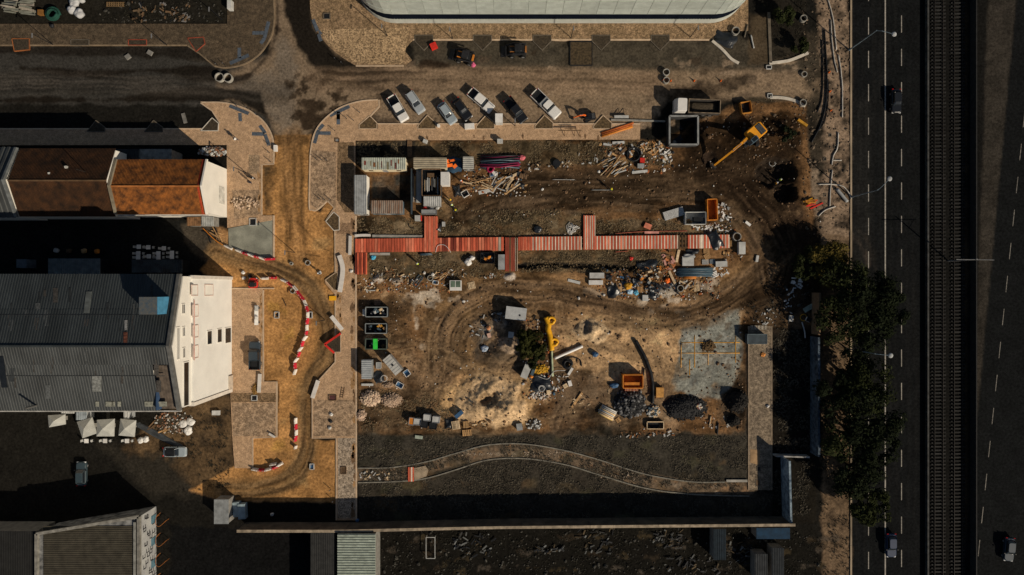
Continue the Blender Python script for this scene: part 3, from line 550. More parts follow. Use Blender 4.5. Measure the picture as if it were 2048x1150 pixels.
tree_pit([(651, 560), (672, 545), (676, 545), (676, 580), (668, 580)], 'triangular tree pit beside the long curved white bench', M_BEDW, M_KERB, None)
tree_pit([(653, 688), (682, 668), (682, 704), (671, 704)], 'tree pit fenced with red boards beside the dirt road', M_BED, M_KERB, None)
# gravel path edging, street kerb arcs
M_EDGE = mat('path_edging', (.2, .185, .15), var=.3)
up = spline([(716, 936), (780, 935), (850, 924), (910, 907), (975, 890), (1050, 888), (1130, 901), (1200, 920), (1290, 948), (1380, 963), (1450, 964)])
lo = spline([(716, 965), (790, 963), (850, 957), (910, 940), (975, 920), (1050, 917), (1130, 929), (1200, 950), (1290, 976), (1380, 988), (1498, 992)])
for nm, pth, lab in (('path_edging', up, 'pale concrete edging on the upper side of the curved gravel path'), ('path_edging', lo, 'pale concrete edging between the curved gravel path and dark lawn')):
    t = thing(nm, lab, 'edging')
    P = [W(*p) for p in pth]
    for a, b_ in zip(P[:-1], P[1:]): MB().prism(ribbon([a, b_], .2), -.15, random.uniform(.12, .17)).build('edging_stone', M_EDGE, t)
for pts, lab in (([(1424, 82), (1445, 100), (1462, 118), (1477, 127)], 'curved pale kerb ending beside the mud patch below the white building'),
                 ([(1538, 127), (1575, 122), (1600, 113), (1616, 106)], 'curved pale kerb below the dark fenced plot'),
                 ([(1540, 195), (1565, 196), (1590, 202), (1610, 213)], 'curved pale kerb above the rubble bank near the orange frame'),
                 ([(1537, 25), (1539, 75), (1541, 126)], 'long straight blue grey kerb on the edge of dark plot')):
    P = [W(*p) for p in spline(pts)]; tag(MB().prism(ribbon(P, .5), -.15, .2).build('street_kerb', M_KERBW if 'long' not in lab else M_KERBD), lab, 'kerb')
# highway paint and kerb
M_WHITE = mat('road_paint', (.42, .385, .33), c2=(.2, .185, .16), scale=3, fine=.4); M_WHITED = mat('road_paint_worn', (.2, .185, .16), var=.5, scale=3)
dash = MB().box(-.075, -1.55, 0, .075, 1.55, .012).mesh('lane_dash', M_WHITE)
for x in (1737, 1803):
    for k in range(-3, 22):
        X, Y = W(x, 48 + k * 66.8 + (4 if x == 1737 else 0)); obj('lane_dash', dash, HWY, (X, Y, .004))
x0, _ = W(1770.5, 0); MB().box(x0 - .11, -130, .004, x0 + .11, 130, .016).build('lane_line', M_WHITE, HWY)
for k in range(-2, 20):
    yy = 40 + k * 66; xx = 2052 - (yy - 200) * .105; X, Y = W(xx, yy); obj('lane_dash', MB().box(-.06, -1.5, 0, .06, 1.5, .012).mesh('lane_dash', M_WHITED), HWY, (X, Y, .004), rz=-.105)
hk = tag(MB().box(W(1700, 0)[0], -130, -.2, W(1703.4, 0)[0], 130, .14).build('highway_kerb', mat('highway_kerb_m', (.3, .235, .16), var=.5, scale=1, stretch=(1, .2, 1))), 'long straight stone kerb along the highway verge', 'kerb')
tag(MB().box(W(1850, 0)[0], -130, -.2, W(1853, 0)[0], 130, .75).build('concrete_barrier', mat('barrier_old', (.05, .05, .048), var=.5)), 'low dark concrete barrier between highway and railway', 'barrier')
tag(MB().box(W(1940, 0)[0], -130, -.2, W(1942, 0)[0], 130, 1.6).build('railway_fence', mat('fence_dark', (.02, .02, .02))), 'dark fence beyond the second railway track', 'fence')
# railway
M_SLEEP = mat('sleeper', (.016, .0155, .0145), var=.6, scale=4, orand=.6); M_RAIL = mat('rail_steel', (.025, .02, .017), rough=.7)
slm = MB().box(-1.3, -.13, -.1, 1.3, .13, .16).mesh('sleeper', M_SLEEP)
for cxp, lab in ((1876, 'railway track nearer the highway with dark sleepers'), (1915, 'railway track beside the dark fence and gravel strip')):
    X, _ = W(cxp, 0); t = thing('railway_track', lab, 'railway', (X, 0, 0), 0, None)
    for k in range(178): obj('sleeper', slm, t, (random.uniform(-.05, .05), -57.5 + k * .65, 0))
    for s in (-.75, .75): MB().box(s - .035, -60, .16, s + .035, 60, .32).build('rail', M_RAIL, t)
# thin board edges either side of the tracks
# ------------------------------------------------------------ buildings
M_WALL = mat('white_render', (.74, .71, .64), var=.06, scale=.4, fine=.06, orand=0)
M_GLASSD = mat('dark_glass', (.012, .014, .016), rough=.15, spec=.5, var=.2, orand=.2)
M_ZINC = mat('zinc_roof', (.05, .054, .054), var=.3, scale=.5, rough=.6, fine=.3, stretch=(1, .15, 1))
M_RUSTY = mat('rust', (.2, .085, .03), var=.5, scale=3)
# --- white building with rounded ends
def rrect(x0, y0, x1, y1, r, n=10):
    out = []
    for cx, cy, a in ((x1-r, y1-r, 0), (x0+r, y1-r, 90), (x0+r, y0+r, 180), (x1-r, y0+r, 270)):
        out += [(cx + r*math.cos(math.radians(a + 90*k/n)), cy + r*math.sin(math.radians(a + 90*k/n))) for k in range(n + 1)]
    return out
X0, Y0 = W(716, 47); X1, _ = W(1493, 47)
t = thing('terminal_building', 'long white rounded building with a dark window band north of the street', 'building', ((X0+X1)/2, Y0 + 16, 0))
hw = (X1 - X0) / 2
M_PAN = mat('white_panel', (.41, .45, .415), var=.12, scale=.8, rough=.45, orand=.08)
MB().prism(rrect(-hw, -16, hw, 16, 7), 0, 1.85).build('base_wall', mat('pale_base', (.46, .48, .44), var=.1), t)
MB().prism(rrect(-hw+.04, -15.96, hw-.04, 15.96, 6.97), 1.85, 3.96).build('window_band', mat('navy_band', (.006, .009, .017), rough=.9, spec=.02), t)
MB().prism(rrect(-hw+.1, -15.9, hw-.1, 15.9, 6.9), 3.95, 12.2).build('upper_wall', mat('panel_joint', (.2, .21, .2)), t)
MB().prism(rrect(-hw+.1, -15.9, hw-.1, 15.9, 6.9), 3.97, 4.3).build('ledge', M_PAN, t)
for z in (6.1, 9.4): MB().prism(rrect(-hw-.02, -16.02, hw+.02, 16.02, 7.02), z, z + .22).build('ledge', M_PAN, t)
MB().prism(rrect(-hw-.1, -16.1, hw+.1, 16.1, 7.1), 12.2, 12.7).build('roof', mat('white_roof', (.4, .43, .4), var=.15), t)
ol = rrect(-hw, -16, hw, 16, 7, 8); pm = {}
def seg_panels(z0, z1, step):
    per = ol + [ol[0]]
    for a, b_ in zip(per[:-1], per[1:]):
        L_ = math.dist(a, b_)
        if max(a[1], b_[1]) > 3: continue
        n = max(1, round(L_ / step))
        for k in range(n):
            p0 = [a[i] + (b_[i]-a[i]) * (k + .015) / n for i in (0, 1)]; p1 = [a[i] + (b_[i]-a[i]) * (k + .985) / n for i in (0, 1)]
            MB().prism(ribbon([p0, p1], .2), z0, z1).build('wall_panel', M_PAN, t)
            if n > 1: MB().prism(ribbon([[p0[0]-.04, p0[1]], [p0[0]+.04, p0[1]-.0001]], .26), z0, z1).build('fin', M_PAN, t)
seg_panels(4.32, 6.08, 3.0); seg_panels(6.34, 9.38, 3.0); seg_panels(9.64, 12.15, 3.0)
for k in range(110):
    x = -hw + 7 + k * (2*hw - 14) / 109; MB().box(x - .05, -15.99, 1.85, x + .05, -15.96, 2.1).build('mullion', M_PAN, t)
# --- gable buildings
def gable(name, label, X0, X1, Y0, Y1, ze, zr, wallm, roofm, yr=None, pitch=.3, amp=.05, over=.3, cat='building', ribs_across=True):
    t = thing(name, label, cat, (X0, (Y0 + Y1) / 2, 0)); L_ = X1 - X0; h = (Y1 - Y0) / 2; yc = 0 if yr is None else yr - (Y0 + Y1) / 2
    m = MB(); m.add([(0, -h, 0), (L_, -h, 0), (L_, h, 0), (0, h, 0), (0, -h, ze), (L_, -h, ze), (L_, h, ze), (0, h, ze), (0, yc, zr - .05), (L_, yc, zr - .05)],
          [(0, 1, 5, 4), (2, 3, 7, 6), (1, 2, 6, 9, 5), (3, 0, 4, 8, 7), (4, 5, 9, 8), (6, 7, 8, 9)]); m.build('wall', wallm, t)
    for s in (-1, 1):
        ye = s * (h + over); d = Vector((0, yc - ye, (zr - ze))); n = Vector((0, s * (zr - ze), abs(yc - ye))).normalized()
        r = MB(); r.corr((0, ye, ze - over * (zr - ze) / h * .2 + .06), (L_, 0, 0), d, n, pitch, amp); r.build('roof_slope', roofm, t)
    return t, L_, h, yc
M_TILE = mat('clay_tile', (.30, .105, .022), c2=(.06, .024, .009), scale=1.1, fine=.75, rough=.9, bump=.3, bscale=6)
M_TILEDK = mat('clay_tile_dark', (.06, .025, .009), c2=(.016, .008, .004), scale=.8, fine=.75, rough=.9, bump=.3, bscale=6)  # left house tiles lowered, dark view edge partly in the colour
M_TILER = mat('clay_tile_new', (.42, .05, .02), var=.3, scale=3)
M_PARA = mat('parapet', (.2, .17, .12), var=.3)
h1x0, h1x1, h1y0, h1y1 = -67.2, -51.8, 12.75, 21.5
t, L_, h, yc = gable('tiled_house', 'house with orange brown clay tile roof and white gable wall facing the plaza', h1x0, h1x1, h1y0, h1y1, 7.6, 9.5, M_WALL, M_TILE, yr=17.0, pitch=.24, amp=.07)
MB().tube([(0, yc, 9.55), (L_ - .2, yc, 9.55)], .16, 6).build('ridge', mat('ridge_tile', (.3, .11, .03)), t)
for s in (-1, 1):
    ye = s * (h + .3); n = Vector((0, s * 1.9, abs(yc - ye))).normalized()
    MB().corr((L_ - .95, ye, 7.68), (.7, 0, 0), (0, yc - ye, 1.9), n, .24, .07).build('new_tiles', M_TILER, t)
    MB().add(*(lambda a, b_: ([(L_-.25, a, 7.5), (L_+.02, a, 7.5), (L_+.02, b_, 9.45), (L_-.25, b_, 9.45), (L_-.25, a, 7.95), (L_+.02, a, 7.95), (L_+.02, b_, 9.9), (L_-.25, b_, 9.9)], [(0,1,2,3), (4,5,6,7), (0,1,5,4), (3,2,6,7), (1,2,6,5), (0,3,7,4)]))(ye, yc)).build('verge', M_WALL, t)
    MB().add(*(lambda a, b_: ([(-.3, a, 7.5), (.1, a, 7.5), (.1, b_, 9.45), (-.3, b_, 9.45), (-.3, a, 8.1), (.1, a, 8.1), (.1, b_, 10.), (-.3, b_, 10.)], [(0,1,2,3), (4,5,6,7), (0,1,5,4), (3,2,6,7), (1,2,6,5), (0,3,7,4)]))(ye, yc)).build('parapet', M_PARA, t)
MB().box(0, -h - .55, 7.3, L_, -h - .35, 7.5).build('gutter', mat('gutter', (.42, .4, .36)), t)
wm = MB(); wm.box(L_ + .0, -2.2, 1.3, L_ + .12, .8, 3.4); wm.build('sign_frame', mat('pale_frame', (.6, .58, .52)), t)
t, L_, h, yc = gable('tiled_house', 'longer house with darkened brown tile roof joined to the tiled house', -84, -67.6, 12.4, 23.4, 7.4, 10.0, M_WALL, M_TILEDK, yr=17.85, pitch=.24, amp=.07)
MB().tube([(0, yc, 10.05), (L_, yc, 10.05)], .15, 6).build('ridge', mat('ridge_tile_dark', (.12, .07, .035)), t)
for x, y in ((6.5, 1.2), (9.2, 2.3), (14.2, -.8)): MB().ob(x, y, 8.6, .35, .35, 1.0 if y < 1.5 else .9, .2).build('vent', mat('vent_white', (.45, .44, .4)), t)
MB().tube([(12.5, 1.5, 9.3), (12.5, 1.5, 11.8)], .06, 5).build('mast', M_RAIL, t)
t, L_, h, yc = gable('metal_shed', 'dark grey ribbed metal shed at the end of the tiled houses', -112, -84.4, 12.2, 23.6, 7.6, 10.4, M_WALL, M_ZINC, yr=17.85, pitch=.9, amp=.12)
for s in (-1, 1):
    ye = s * (h + .2)
    MB().add(*(lambda a, b_: ([(L_-.1, a, 7.4), (L_+.25, a, 7.4), (L_+.25, b_, 10.3), (L_-.1, b_, 10.3), (L_-.1, a, 8.0), (L_+.25, a, 8.0), (L_+.25, b_, 10.9), (L_-.1, b_, 10.9)], [(0,1,2,3), (4,5,6,7), (0,1,5,4), (3,2,6,7), (1,2,6,5), (0,3,7,4)]))(ye, yc)).build('verge', mat('pale_verge', (.14, .15, .15)), t)
# lean-tos north of the tiled house
def lean(label, x0, y0, x1, y1, z, m, name='lean_to', ribs=True):
    a = W(x0, y0, z); b_ = W(x1, y1, z); cx, cy = (a[0]+b_[0])/2, (a[1]+b_[1])/2; w_, d_ = abs(b_[0]-a[0]), abs(b_[1]-a[1])
    t = thing(name, label, 'shed', (cx, cy, 0)); MB().box(-w_/2+.08, -d_/2+.08, 0, w_/2-.08, d_/2-.08, z-.1).build('wall', mat('grey_wall', (.2, .19, .17)), t)
    r = MB()
    if ribs: r.corr((-w_/2, -d_/2, z), (w_, 0, 0), (0, d_, 0), (0, 0, 1), .3, .05)
    else: r.box(-w_/2, -d_/2, z-.1, w_/2, d_/2, z)
    r.build('roof', m, t); return t
lean('flat pale grey roofed annex behind the tiled house', 279, 298, 343, 325, 4, mat('pale_felt', (.2, .2, .18), var=.4, scale=1.5, fine=.4), 'annex', False)
lean('dark ribbed metal annex beside the pale annex', 212, 298, 278, 326, 4.2, mat('dark_metal', (.03, .033, .035)), 'annex')
t = thing('parapet_wall', 'short white L-shaped parapet wall on the dark annex', 'wall', (*W(203, 308, 4.6), 4.2)); MB().box(0, -1.4, 0, .6, 0, .5).box(0, -1.7, 0, 1.5, -1.42, .5).build('coping', M_WALL, t)
lean('small tin roofed lean-to below the tiled house gable', 403, 433, 427, 452, 2.4, mat('tin', (.3, .31, .3), rough=.5, var=.3)); lean('rusty little shed roof next to the tin lean-to', 374, 434, 402, 452, 2.2, mat('rusty_tin', (.16, .085, .04), var=.5))
# --- the big warehouse
BX = -51.25; BY1, BY0 = 1.75, -18.7; ZE, ZR = 18.0, 21.2; BL = 60.; YR = -8.75
t = thing('warehouse', 'tall warehouse with grey ribbed metal roof and white gable facade', 'building', (BX, (BY0+BY1)/2, 0)); yc0 = (BY0+BY1)/2; h = (BY1-BY0)/2; yr = YR - yc0
m = MB(); m.add([(-BL, -h, 0), (0, -h, 0), (0, h, 0), (-BL, h, 0), (-BL, -h, ZE-.9), (0, -h, ZE-.9), (0, h, ZE-.9), (-BL, h, ZE-.9), (-BL, yr, ZR-.9), (0, yr, ZR-.9)],
      [(0,1,5,4), (2,3,7,6), (1,2,6,9,5), (3,0,4,8,7), (4,5,9,8), (6,7,8,9)]); m.build('wall', M_WALL, t)
MB().box(0, -h, 0, .35, h, 14.4).build('facade_front', mat('white_facade', (.72, .705, .655), var=.07, scale=.3, fine=.05, orand=0), t)
for y0, y1, z0, z1 in ((-h-.25, -h+.35, 0, 14.6), (h-.35, h+.2, 0, 14.6)): MB().box(-.4, y0, z0, .5, y1, z1).build('corner_pilaster', mat('pilaster', (.62, .57, .5), var=.12), t)
M_ZN = mat('zinc_shaded', (.034, .04, .042), var=.25, scale=.5, rough=.55, fine=.3, stretch=(1, .12, 1));  # zinc copy made darker for the slope turned from the sun
def slope(s, xa, xb, f0, f1, mt, name='roof_slope', lift=0., pitch=.42, amp=.04):   # f from eave (0) to ridge (1)
    ye = s * (h + .35); d = Vector((0, yr - ye, ZR - ZE)); n = Vector((0, s * (ZR - ZE), abs(yr - ye))).normalized()
    o = Vector((xa, ye, ZE + lift)) + d * f0
    return MB().corr(o, (xb - xa, 0, 0), d * (f1 - f0), n, pitch, amp).build(name, mt, t)
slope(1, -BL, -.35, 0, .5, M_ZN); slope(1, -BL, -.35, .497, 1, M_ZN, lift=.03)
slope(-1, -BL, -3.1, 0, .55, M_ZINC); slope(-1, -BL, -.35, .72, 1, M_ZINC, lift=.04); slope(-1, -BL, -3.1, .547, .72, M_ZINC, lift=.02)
MB().tube([(-BL, yr, ZR + .06), (-.4, yr, ZR + .06)], .22, 6).build('ridge_cap', M_ZN, t)
M_RIM = mat('roof_rim', (.1, .1, .095))
for s in (-1, 1):
    ye = s * (h + .35)
    MB().add([(-.42, ye, ZE-.5), (.05, ye, ZE-.5), (.05, yr, ZR-.5), (-.42, yr, ZR-.5), (-.42, ye, ZE+.3), (.05, ye, ZE+.3), (.05, yr, ZR+.3), (-.42, yr, ZR+.3)], [(0,1,2,3), (4,5,6,7), (0,1,5,4), (3,2,6,7), (1,2,6,5), (0,3,7,4)]).build('verge', M_RIM, t)
MB().box(-BL, -h - .55, ZE - .5, 0, -h - .36, ZE - .2).build('gutter', mat('gutter_pale', (.4, .39, .36)), t)
slope(-1, -3.05, -.45, .02, .70, mat('terrace', (.1, .078, .06), var=.4), 'terrace_floor', lift=-.5, amp=.01)
# roof terrace let into the corner

MB().box(-3.25, -h-.1, ZE-.9, -3.06, -h + 7.5, ZE+1.0).build('terrace_wall', mat('blue_wall', (.03, .06, .12), var=.2), t)
# skylight strips, patch, hatch, chimney, lift housing
def on_roof(pxx, pyy, s):   # a point on the slope seen at this pixel
    z = 19.5
    for _ in range(8):
        X, Y = W(pxx, pyy, z); y = Y - yc0; f = (s*(h+.35) - y) / (s*(h+.35) - yr); z = ZE + (ZR-ZE) * f
    return X - BX, y, z
def roof_sheet(x0, y0, x1, y1, s, mt, name, lift=.12, slant=0):
    a, b_, c_, d_ = on_roof(x0+slant, y0, s), on_roof(x1+slant, y0, s), on_roof(x1, y1, s), on_roof(x0, y1, s)
    v = [(p[0], p[1], p[2] + lift) for p in (a, b_, c_, d_)]; v2 = [(p[0], p[1], p[2] + lift - .1) for p in (a, b_, c_, d_)]
    MB().add(v + v2, [(3,2,1,0), (0,1,5,4), (1,2,6,5), (2,3,7,6), (3,0,4,7)]).build(name, mt, t)
roof_sheet(168, 583, 179, 626, 1, mat('skylight', (.1, .11, .105)), 'skylight', slant=5); roof_sheet(185, 752, 203, 783, -1, mat('patch_sheet', (.16, .165, .155), var=.5, scale=3), 'patch_sheet')
roof_sheet(4, 712, 16, 775, -1, M_GLASSD, 'skylight', slant=-8); roof_sheet(248, 664, 255, 685, 1, mat('rust_strip', (.14, .05, .03), var=.6, scale=4), 'repair_strip'); roof_sheet(250, 640, 255, 660, 1, mat('pale_strip', (.3, .3, .29), var=.6, scale=6), 'repair_strip')
for k, x in enumerate((192, 212, 224, 236, 290, 318)): roof_sheet(x, 803, x + random.choice((6, 12, 16)), 813, -1, mat('lichen_sheet', (.22, .22, .18), var=.4, scale=3), 'patch_sheet')
random.seed(77)
for k in range(34):
    s_ = random.choice((1, -1)); x = random.uniform(2, 318); y0 = random.uniform(566, 650) if s_ > 0 else random.uniform(698, 780)
    roof_sheet(x, y0, x + random.choice((3, 4.5, 9)), y0 + random.uniform(12, 34), s_, random.choice((mat('roof_streak_dark', (.022, .025, .027), var=.4), mat('roof_streak_pale', (.075, .08, .08), var=.4, scale=3), mat('roof_streak_rust', (.05, .045, .04), var=.5, scale=3))), 'weathered_sheet', lift=.06)
for yv in (629, 751): roof_sheet(0 if yv < 700 else 0, yv, 330, yv + 1.2, 1 if yv < 692 else -1, mat('lap_line', (.03, .033, .035)), 'lap_strip', lift=.1)
bx0, by0 = W(278, 594, 22.3); bx1, by1 = W(314, 629, 22.3)
lh = MB().box(bx0-BX, by0-yc0, 18.6, bx1-BX, by1-yc0, 22.3).build('lift_housing', mat('stained_roof', (.11, .105, .09), c2=(.05, .075, .1), scale=2.2, fine=.6), t)
MB().box(bx1-BX+.003, by0-yc0, 18.6, bx1-BX+.12, by1-yc0, 22.25).build('blue_side', mat('blue_paint', (.06, .22, .36), var=.2), lh)
MB().tube([(on_roof(74, 815, -1)[0], -h+.5, ZE-.3), (on_roof(74, 815, -1)[0], -h+.5, ZE+2.6)], .18, 8).build('flue', M_RIM, t)
# facade openings
def fac(pxx, pyy):
    f = (1024 - pxx) / (-BX * PPM); return (575 - pyy) / PPM / f - yc0, HC * (1 - 1 / f)
M_FRAME = mat('window_surround', (.58, .46, .4), var=.15)
def opening(x0, y0, x1, y1, blind=False, bars=0):
    ya, za = fac(x0, y0); yb, zb = fac(x1, y1); y0_, y1_ = min(ya, yb), max(ya, yb); z0_, z1_ = min(za, zb), max(za, zb); X = .35 if z0_ < 14.3 else 0
    wd = MB().box(X - .05, y0_, z0_, X + .03, y1_, z1_).build('window', M_WALL if blind else M_GLASSD, t)
    e = .14
    for a in ((y0_-e, z0_-e, y1_+e, z0_), (y0_-e, z1_, y1_+e, z1_+e), (y0_-e, z0_, y0_, z1_), (y1_, z0_, y1_+e, z1_)):
        MB().box(X - .04, a[0], a[1], X + .1, a[2], a[3]).build('window_frame', M_FRAME if blind else M_WALL, wd)
    for k in range(bars): 
        zz = z0_ + (z1_-z0_) * (k+1) / (bars+1); MB().box(X + .03, y0_, zz - .05, X + .06, y1_, zz + .05).build('glazing_bar', M_WALL, wd)
for r in ((379, 571, 390, 590), (405, 570, 421, 590), (381, 611, 391, 632), (382, 652, 391, 673), (382, 693, 391, 714)): opening(*r, blind=True)
for r in ((363.5, 609, 369, 626), (364.5, 655, 369, 671), (365, 697, 369.5, 714)): opening(*r, bars=1)
opening(353, 656, 358, 717, bars=2); opening(367, 726, 377, 809); opening(410, 663, 419, 687); opening(430.5, 659, 439, 683); opening(446, 657, 457.5, 684)
MB().tube([(.45, fac(377, 600)[0], 14.45), (.45, fac(377, 722)[0], 14.45)], .09, 6).build('string_course', mat('pink_pipe', (.5, .3, .25)), t)
MB().box(.36, -h+.3, 0, .6, -h + 2.8, 1.6).build('plinth', mat('stone_plinth', (.45, .38, .3)), t)
# --- graffiti building
t = thing('graffiti_building', 'low hall with brown ribbed roof and painted graffiti walls', 'building', (*W(312, 1012), 0)); ox, oy = W(312, 1012); Zg = 5.2
pg = [(a-ox, b_-oy) for a, b_ in WP([(312, 1012), (117, 1045), (117, 1330), (312, 1330)])]
M_GRAF = mat('graffiti_wall', (.3, .3, .29), c2=(.02, .022, .025), scale=.9, fine=.5, orand=0)
MB().prism(pg, 0, Zg).build('wall', M_GRAF, t)
MB().box(.003, pg[2][1], .0, .05, -.05, Zg-.1).build('east_face', mat('graffiti_white', (.42, .42, .4), c2=(.3, .3, .3), scale=.6), t)
M_INK = mat('graffiti_black', (.015, .015, .018)); 
random.seed(5)
for k in range(11):
    y = -1.2 - k * 1.35; m = MB()
    for j in range(3): 
        zz = random.uniform(.8, 4); yy = y + random.uniform(-.5, .5); m.box(.05, yy-.35, zz-.35, .075, yy+.35, zz-.2); m.box(.05, yy-.35, zz-.35, .076, yy-.2, zz+.5); m.box(.05, yy-.3, zz+.35, .077, yy+.35, zz+.5)
    m.build('painted_lettering', M_INK, t)
for k in range(4): y = -2. - k * 4; MB().box(.05, y-.7, .2, .12, y+.7, 1.7).build('shutter', mat('teal_shutter', (.08, .16, .2)), t)
rp = [(-1.2, -1.), (pg[1][0] + 1., pg[1][1] - 1.5)]
m = MB(); dx = rp[1][0] - rp[0][0]; m.corr((rp[0][0], -27, Zg + .05), (0, 25.3, 0), (dx, 0, 0), (0, 0, 1), .32, .06); m.build('roof', mat('brown_roof', (.055, .048, .034), var=.3, scale=.8), t)
for a, b_ in ((pg[0], pg[1]), (pg[1], pg[2]), (pg[3], pg[0])): MB().prism(ribbon([a, b_], .5), Zg - .05, Zg + .5).build('parapet', mat('parapet_pale', (.2, .19, .165), var=.4), t)
MB().box(-.95, -27, Zg, -.55, -1, Zg+.35).build('gutter', mat('gutter_grey', (.22, .22, .2)), t)
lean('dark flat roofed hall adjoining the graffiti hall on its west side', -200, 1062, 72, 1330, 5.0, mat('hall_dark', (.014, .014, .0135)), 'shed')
# orange rails beside it
for k in range(5):
    o_ = Q(0, 880, 4.26); 
    pts = [o_(1440, 690 + k*170 - 20), o_(1380, 750 + k*170 - 30), o_(1350, 700 + k*170), o_(1355, 640 + k*170), o_(1390, 605 + k*170)]
    P = [(*W(a, b_), .9) for a, b_ in pts]; c = P[0]; m = MB(); m.tube([(p[0]-c[0], p[1]-c[1], .9) for p in spline(P, 5)], .05, 5)
    for p in (P[0], P[3]): m.tube([(p[0]-c[0], p[1]-c[1], 0), (p[0]-c[0], p[1]-c[1], .9)], .05, 5)
    tag(m.build('guard_rail', mat('orange_paint_dull', (.3, .1, .02)), None, loc=(c[0], c[1], 0)), 'bent orange guard rail beside the graffiti building', 'rail', 'orange rails beside the graffiti building')
random.seed(21)
# --- flat sheds along the south
lean('grey metal container south of the dirt road bend', 428, 999, 457, 1048, 2.6, mat('grey_box', (.2, .21, .21), var=.3), 'container', False)
t = thing('sheet_stack', 'two pale blue grey metal sheets leaning on each other by the grey container', 'metal sheets', (*W(482, 1017), 0))
MB().ob(-.5, .1, 0, 1.2, 2.6, 1.0, .06).build('sheet', mat('blue_grey_sheet', (.25, .32, .35), rough=.4), t); MB().ob(.55, -.2, 0, 1.3, 2.7, 1.15, .06).build('sheet', MATS['blue_grey_sheet'], t)
lean('dark flat roofed shed south of the boundary wall', 621, 1062, 668, 1230, 4, mat('shed_dark', (.028, .028, .027)), 'shed')
t = lean('pale green ribbed metal roof shed south of the pavement end', 675, 1068, 751, 1230, 4.5, mat('green_tin', (.27, .31, .26), var=.2, scale=.5), 'shed', False)
a = W(675, 1068, 4.5); b_ = W(751, 1230, 4.5); w_, d_ = b_[0]-a[0], a[1]-b_[1]
for k in range(30): MB().box(-w_/2, d_/2 - .25 - k*.45 - .12, 4.5, w_/2, d_/2 - .25 - k*.45 + .1, 4.6).build('roof_rib', mat('green_rib', (.33, .37, .31)), t)
lean('long bright blue tarpaulin covered shed behind the south wall corner', 1513, 1056, 1580, 1078, 3, mat('blue_tarp', (.006, .03, .065), var=.3), 'shed', False)
for i, (a, b_, c_, d_, cl, lb) in enumerate(((1427, 1058, 1452, 1120, (.01, .018, .026), 'dark blue ribbed container in the south yard'), (1510, 1108, 1535, 1160, (.03, .033, .036), 'grey ribbed container in the south yard'), (1544, 1096, 1568, 1160, (.022, .026, .03), 'black container next to the grey one in the south yard'))):
    lean(lb, a, b_, c_, d_, 2.6, mat('yard_box%d' % i, cl), 'container')
# --- boundary walls
def wall(label, pts, z, m, th=.35, cap=None, zs=None, cat='wall', name='boundary_wall'):
    P = WP(pts); c = P[0]; t = thing(name, label, cat, (c[0], c[1], 0)); P = [(a-c[0], b_-c[1]) for a, b_ in P]
    for a, b_ in zip(P[:-1], P[1:]):
        n = max(1, int(math.dist(a, b_) / 4))
        for k in range(n):
            p0 = [a[i] + (b_[i]-a[i]) * k / n for i in (0, 1)]; p1 = [a[i] + (b_[i]-a[i]) * (k + .996) / n for i in (0, 1)]
            MB().prism(ribbon([p0, p1], th), -.3, z + random.uniform(-.06, .06)).build('wall_section', m, t)
            if cap: MB().prism(ribbon([p0, p1], th + .14), z + .07, z + .16).build('coping', cap, t)
    return t
M_OLDW = mat('old_plaster', (.14, .115, .085), c2=(.05, .042, .034), scale=.6, fine=.4)
wall('long stained plaster boundary wall along the south edge of the site', [(492, 1046), (700, 1046), (860, 1042), (1000, 1039), (1572, 1034)], 3.9, M_OLDW, cap=mat('coping_stone', (.3, .24, .17), var=.4))
M_GR2 = mat('graffiti_blue', (.3, .38, .43), c2=(.03, .055, .09), scale=1.3, fine=.6); 
wall('blue and white graffiti wall at the south east corner of the site', [(1563, 912), (1566, 1034)], 3.6, M_GR2)
wall('long blue graffiti wall between the grey path and the trees', [(1622, 672), (1622, 905)], 3.2, mat('graffiti_blue_dark', (.11, .15, .19), c2=(.015, .02, .03), scale=1.5, fine=.6))
wall('brown wall under the eastern trees beside the dark yard', [(1625, 585), (1624, 668)], 3., mat('brown_wall', (.2, .13, .075), var=.3))
wall('white topped cross wall joining the two graffiti walls', [(1545, 908), (1612, 910)], 1.6, mat('pale_wall', (.3, .29, .27), var=.4), th=.25)
# low retaining strips around the site
for lab, pts in (('pale concrete strip on the north side of the red boardwalk start', [(745, 472), (845, 473)]), ('concrete beam below the red boardwalk start', [(740, 508), (780, 508)]), ('short pale slab at the path end beside the grey slab', [(1452, 961), (1494, 961)])):
    tag(MB().prism(ribbon(WP(pts), .45), -.2, .25).build('concrete_beam', M_CONC), lab, 'beam')
# ------------------------------------------------------------ red boardwalk, plank by plank
M_RED = mat('red_plank', (.5, .10, .05), var=.3, scale=2, orand=.3, rough=.7, stretch=(1, .25, 1))
M_REDO = mat('red_plank_faded', (.58, .17, .095), var=.35, scale=2, orand=.3, stretch=(1, .25, 1))
M_PALEW = mat('bare_plank', (.72, .6, .47), var=.25, scale=2, orand=.2, stretch=(1, .25, 1))
M_REDD = mat('dark_red_plank', (.23, .042, .024), var=.3, scale=2, orand=.3, stretch=(1, .25, 1))
M_BRN = mat('dark_plank', (.085, .05, .025), var=.4, scale=2, stretch=(1, .25, 1)); M_GRYW = mat('grey_plank', (.33, .29, .23), var=.3, scale=2, stretch=(1, .25, 1))
deck_y = lambda x: (478 - (x - 711) * .0115, 505 - (x - 711) * .0115)
bw = thing('boardwalk', 'long red timber boardwalk crossing the building site with four side branches', 'boardwalk', (0, 0, 0))
def plank(x0, y0, x1, y1, m, z=.42):
    a = W(x0, y0); b_ = W(x1, y1); MB().box(a[0], b_[1], z - .06 + random.uniform(0, .015), b_[0], a[1], z + random.uniform(0, .03)).build('plank', m, bw)
x = 711.; k = 0
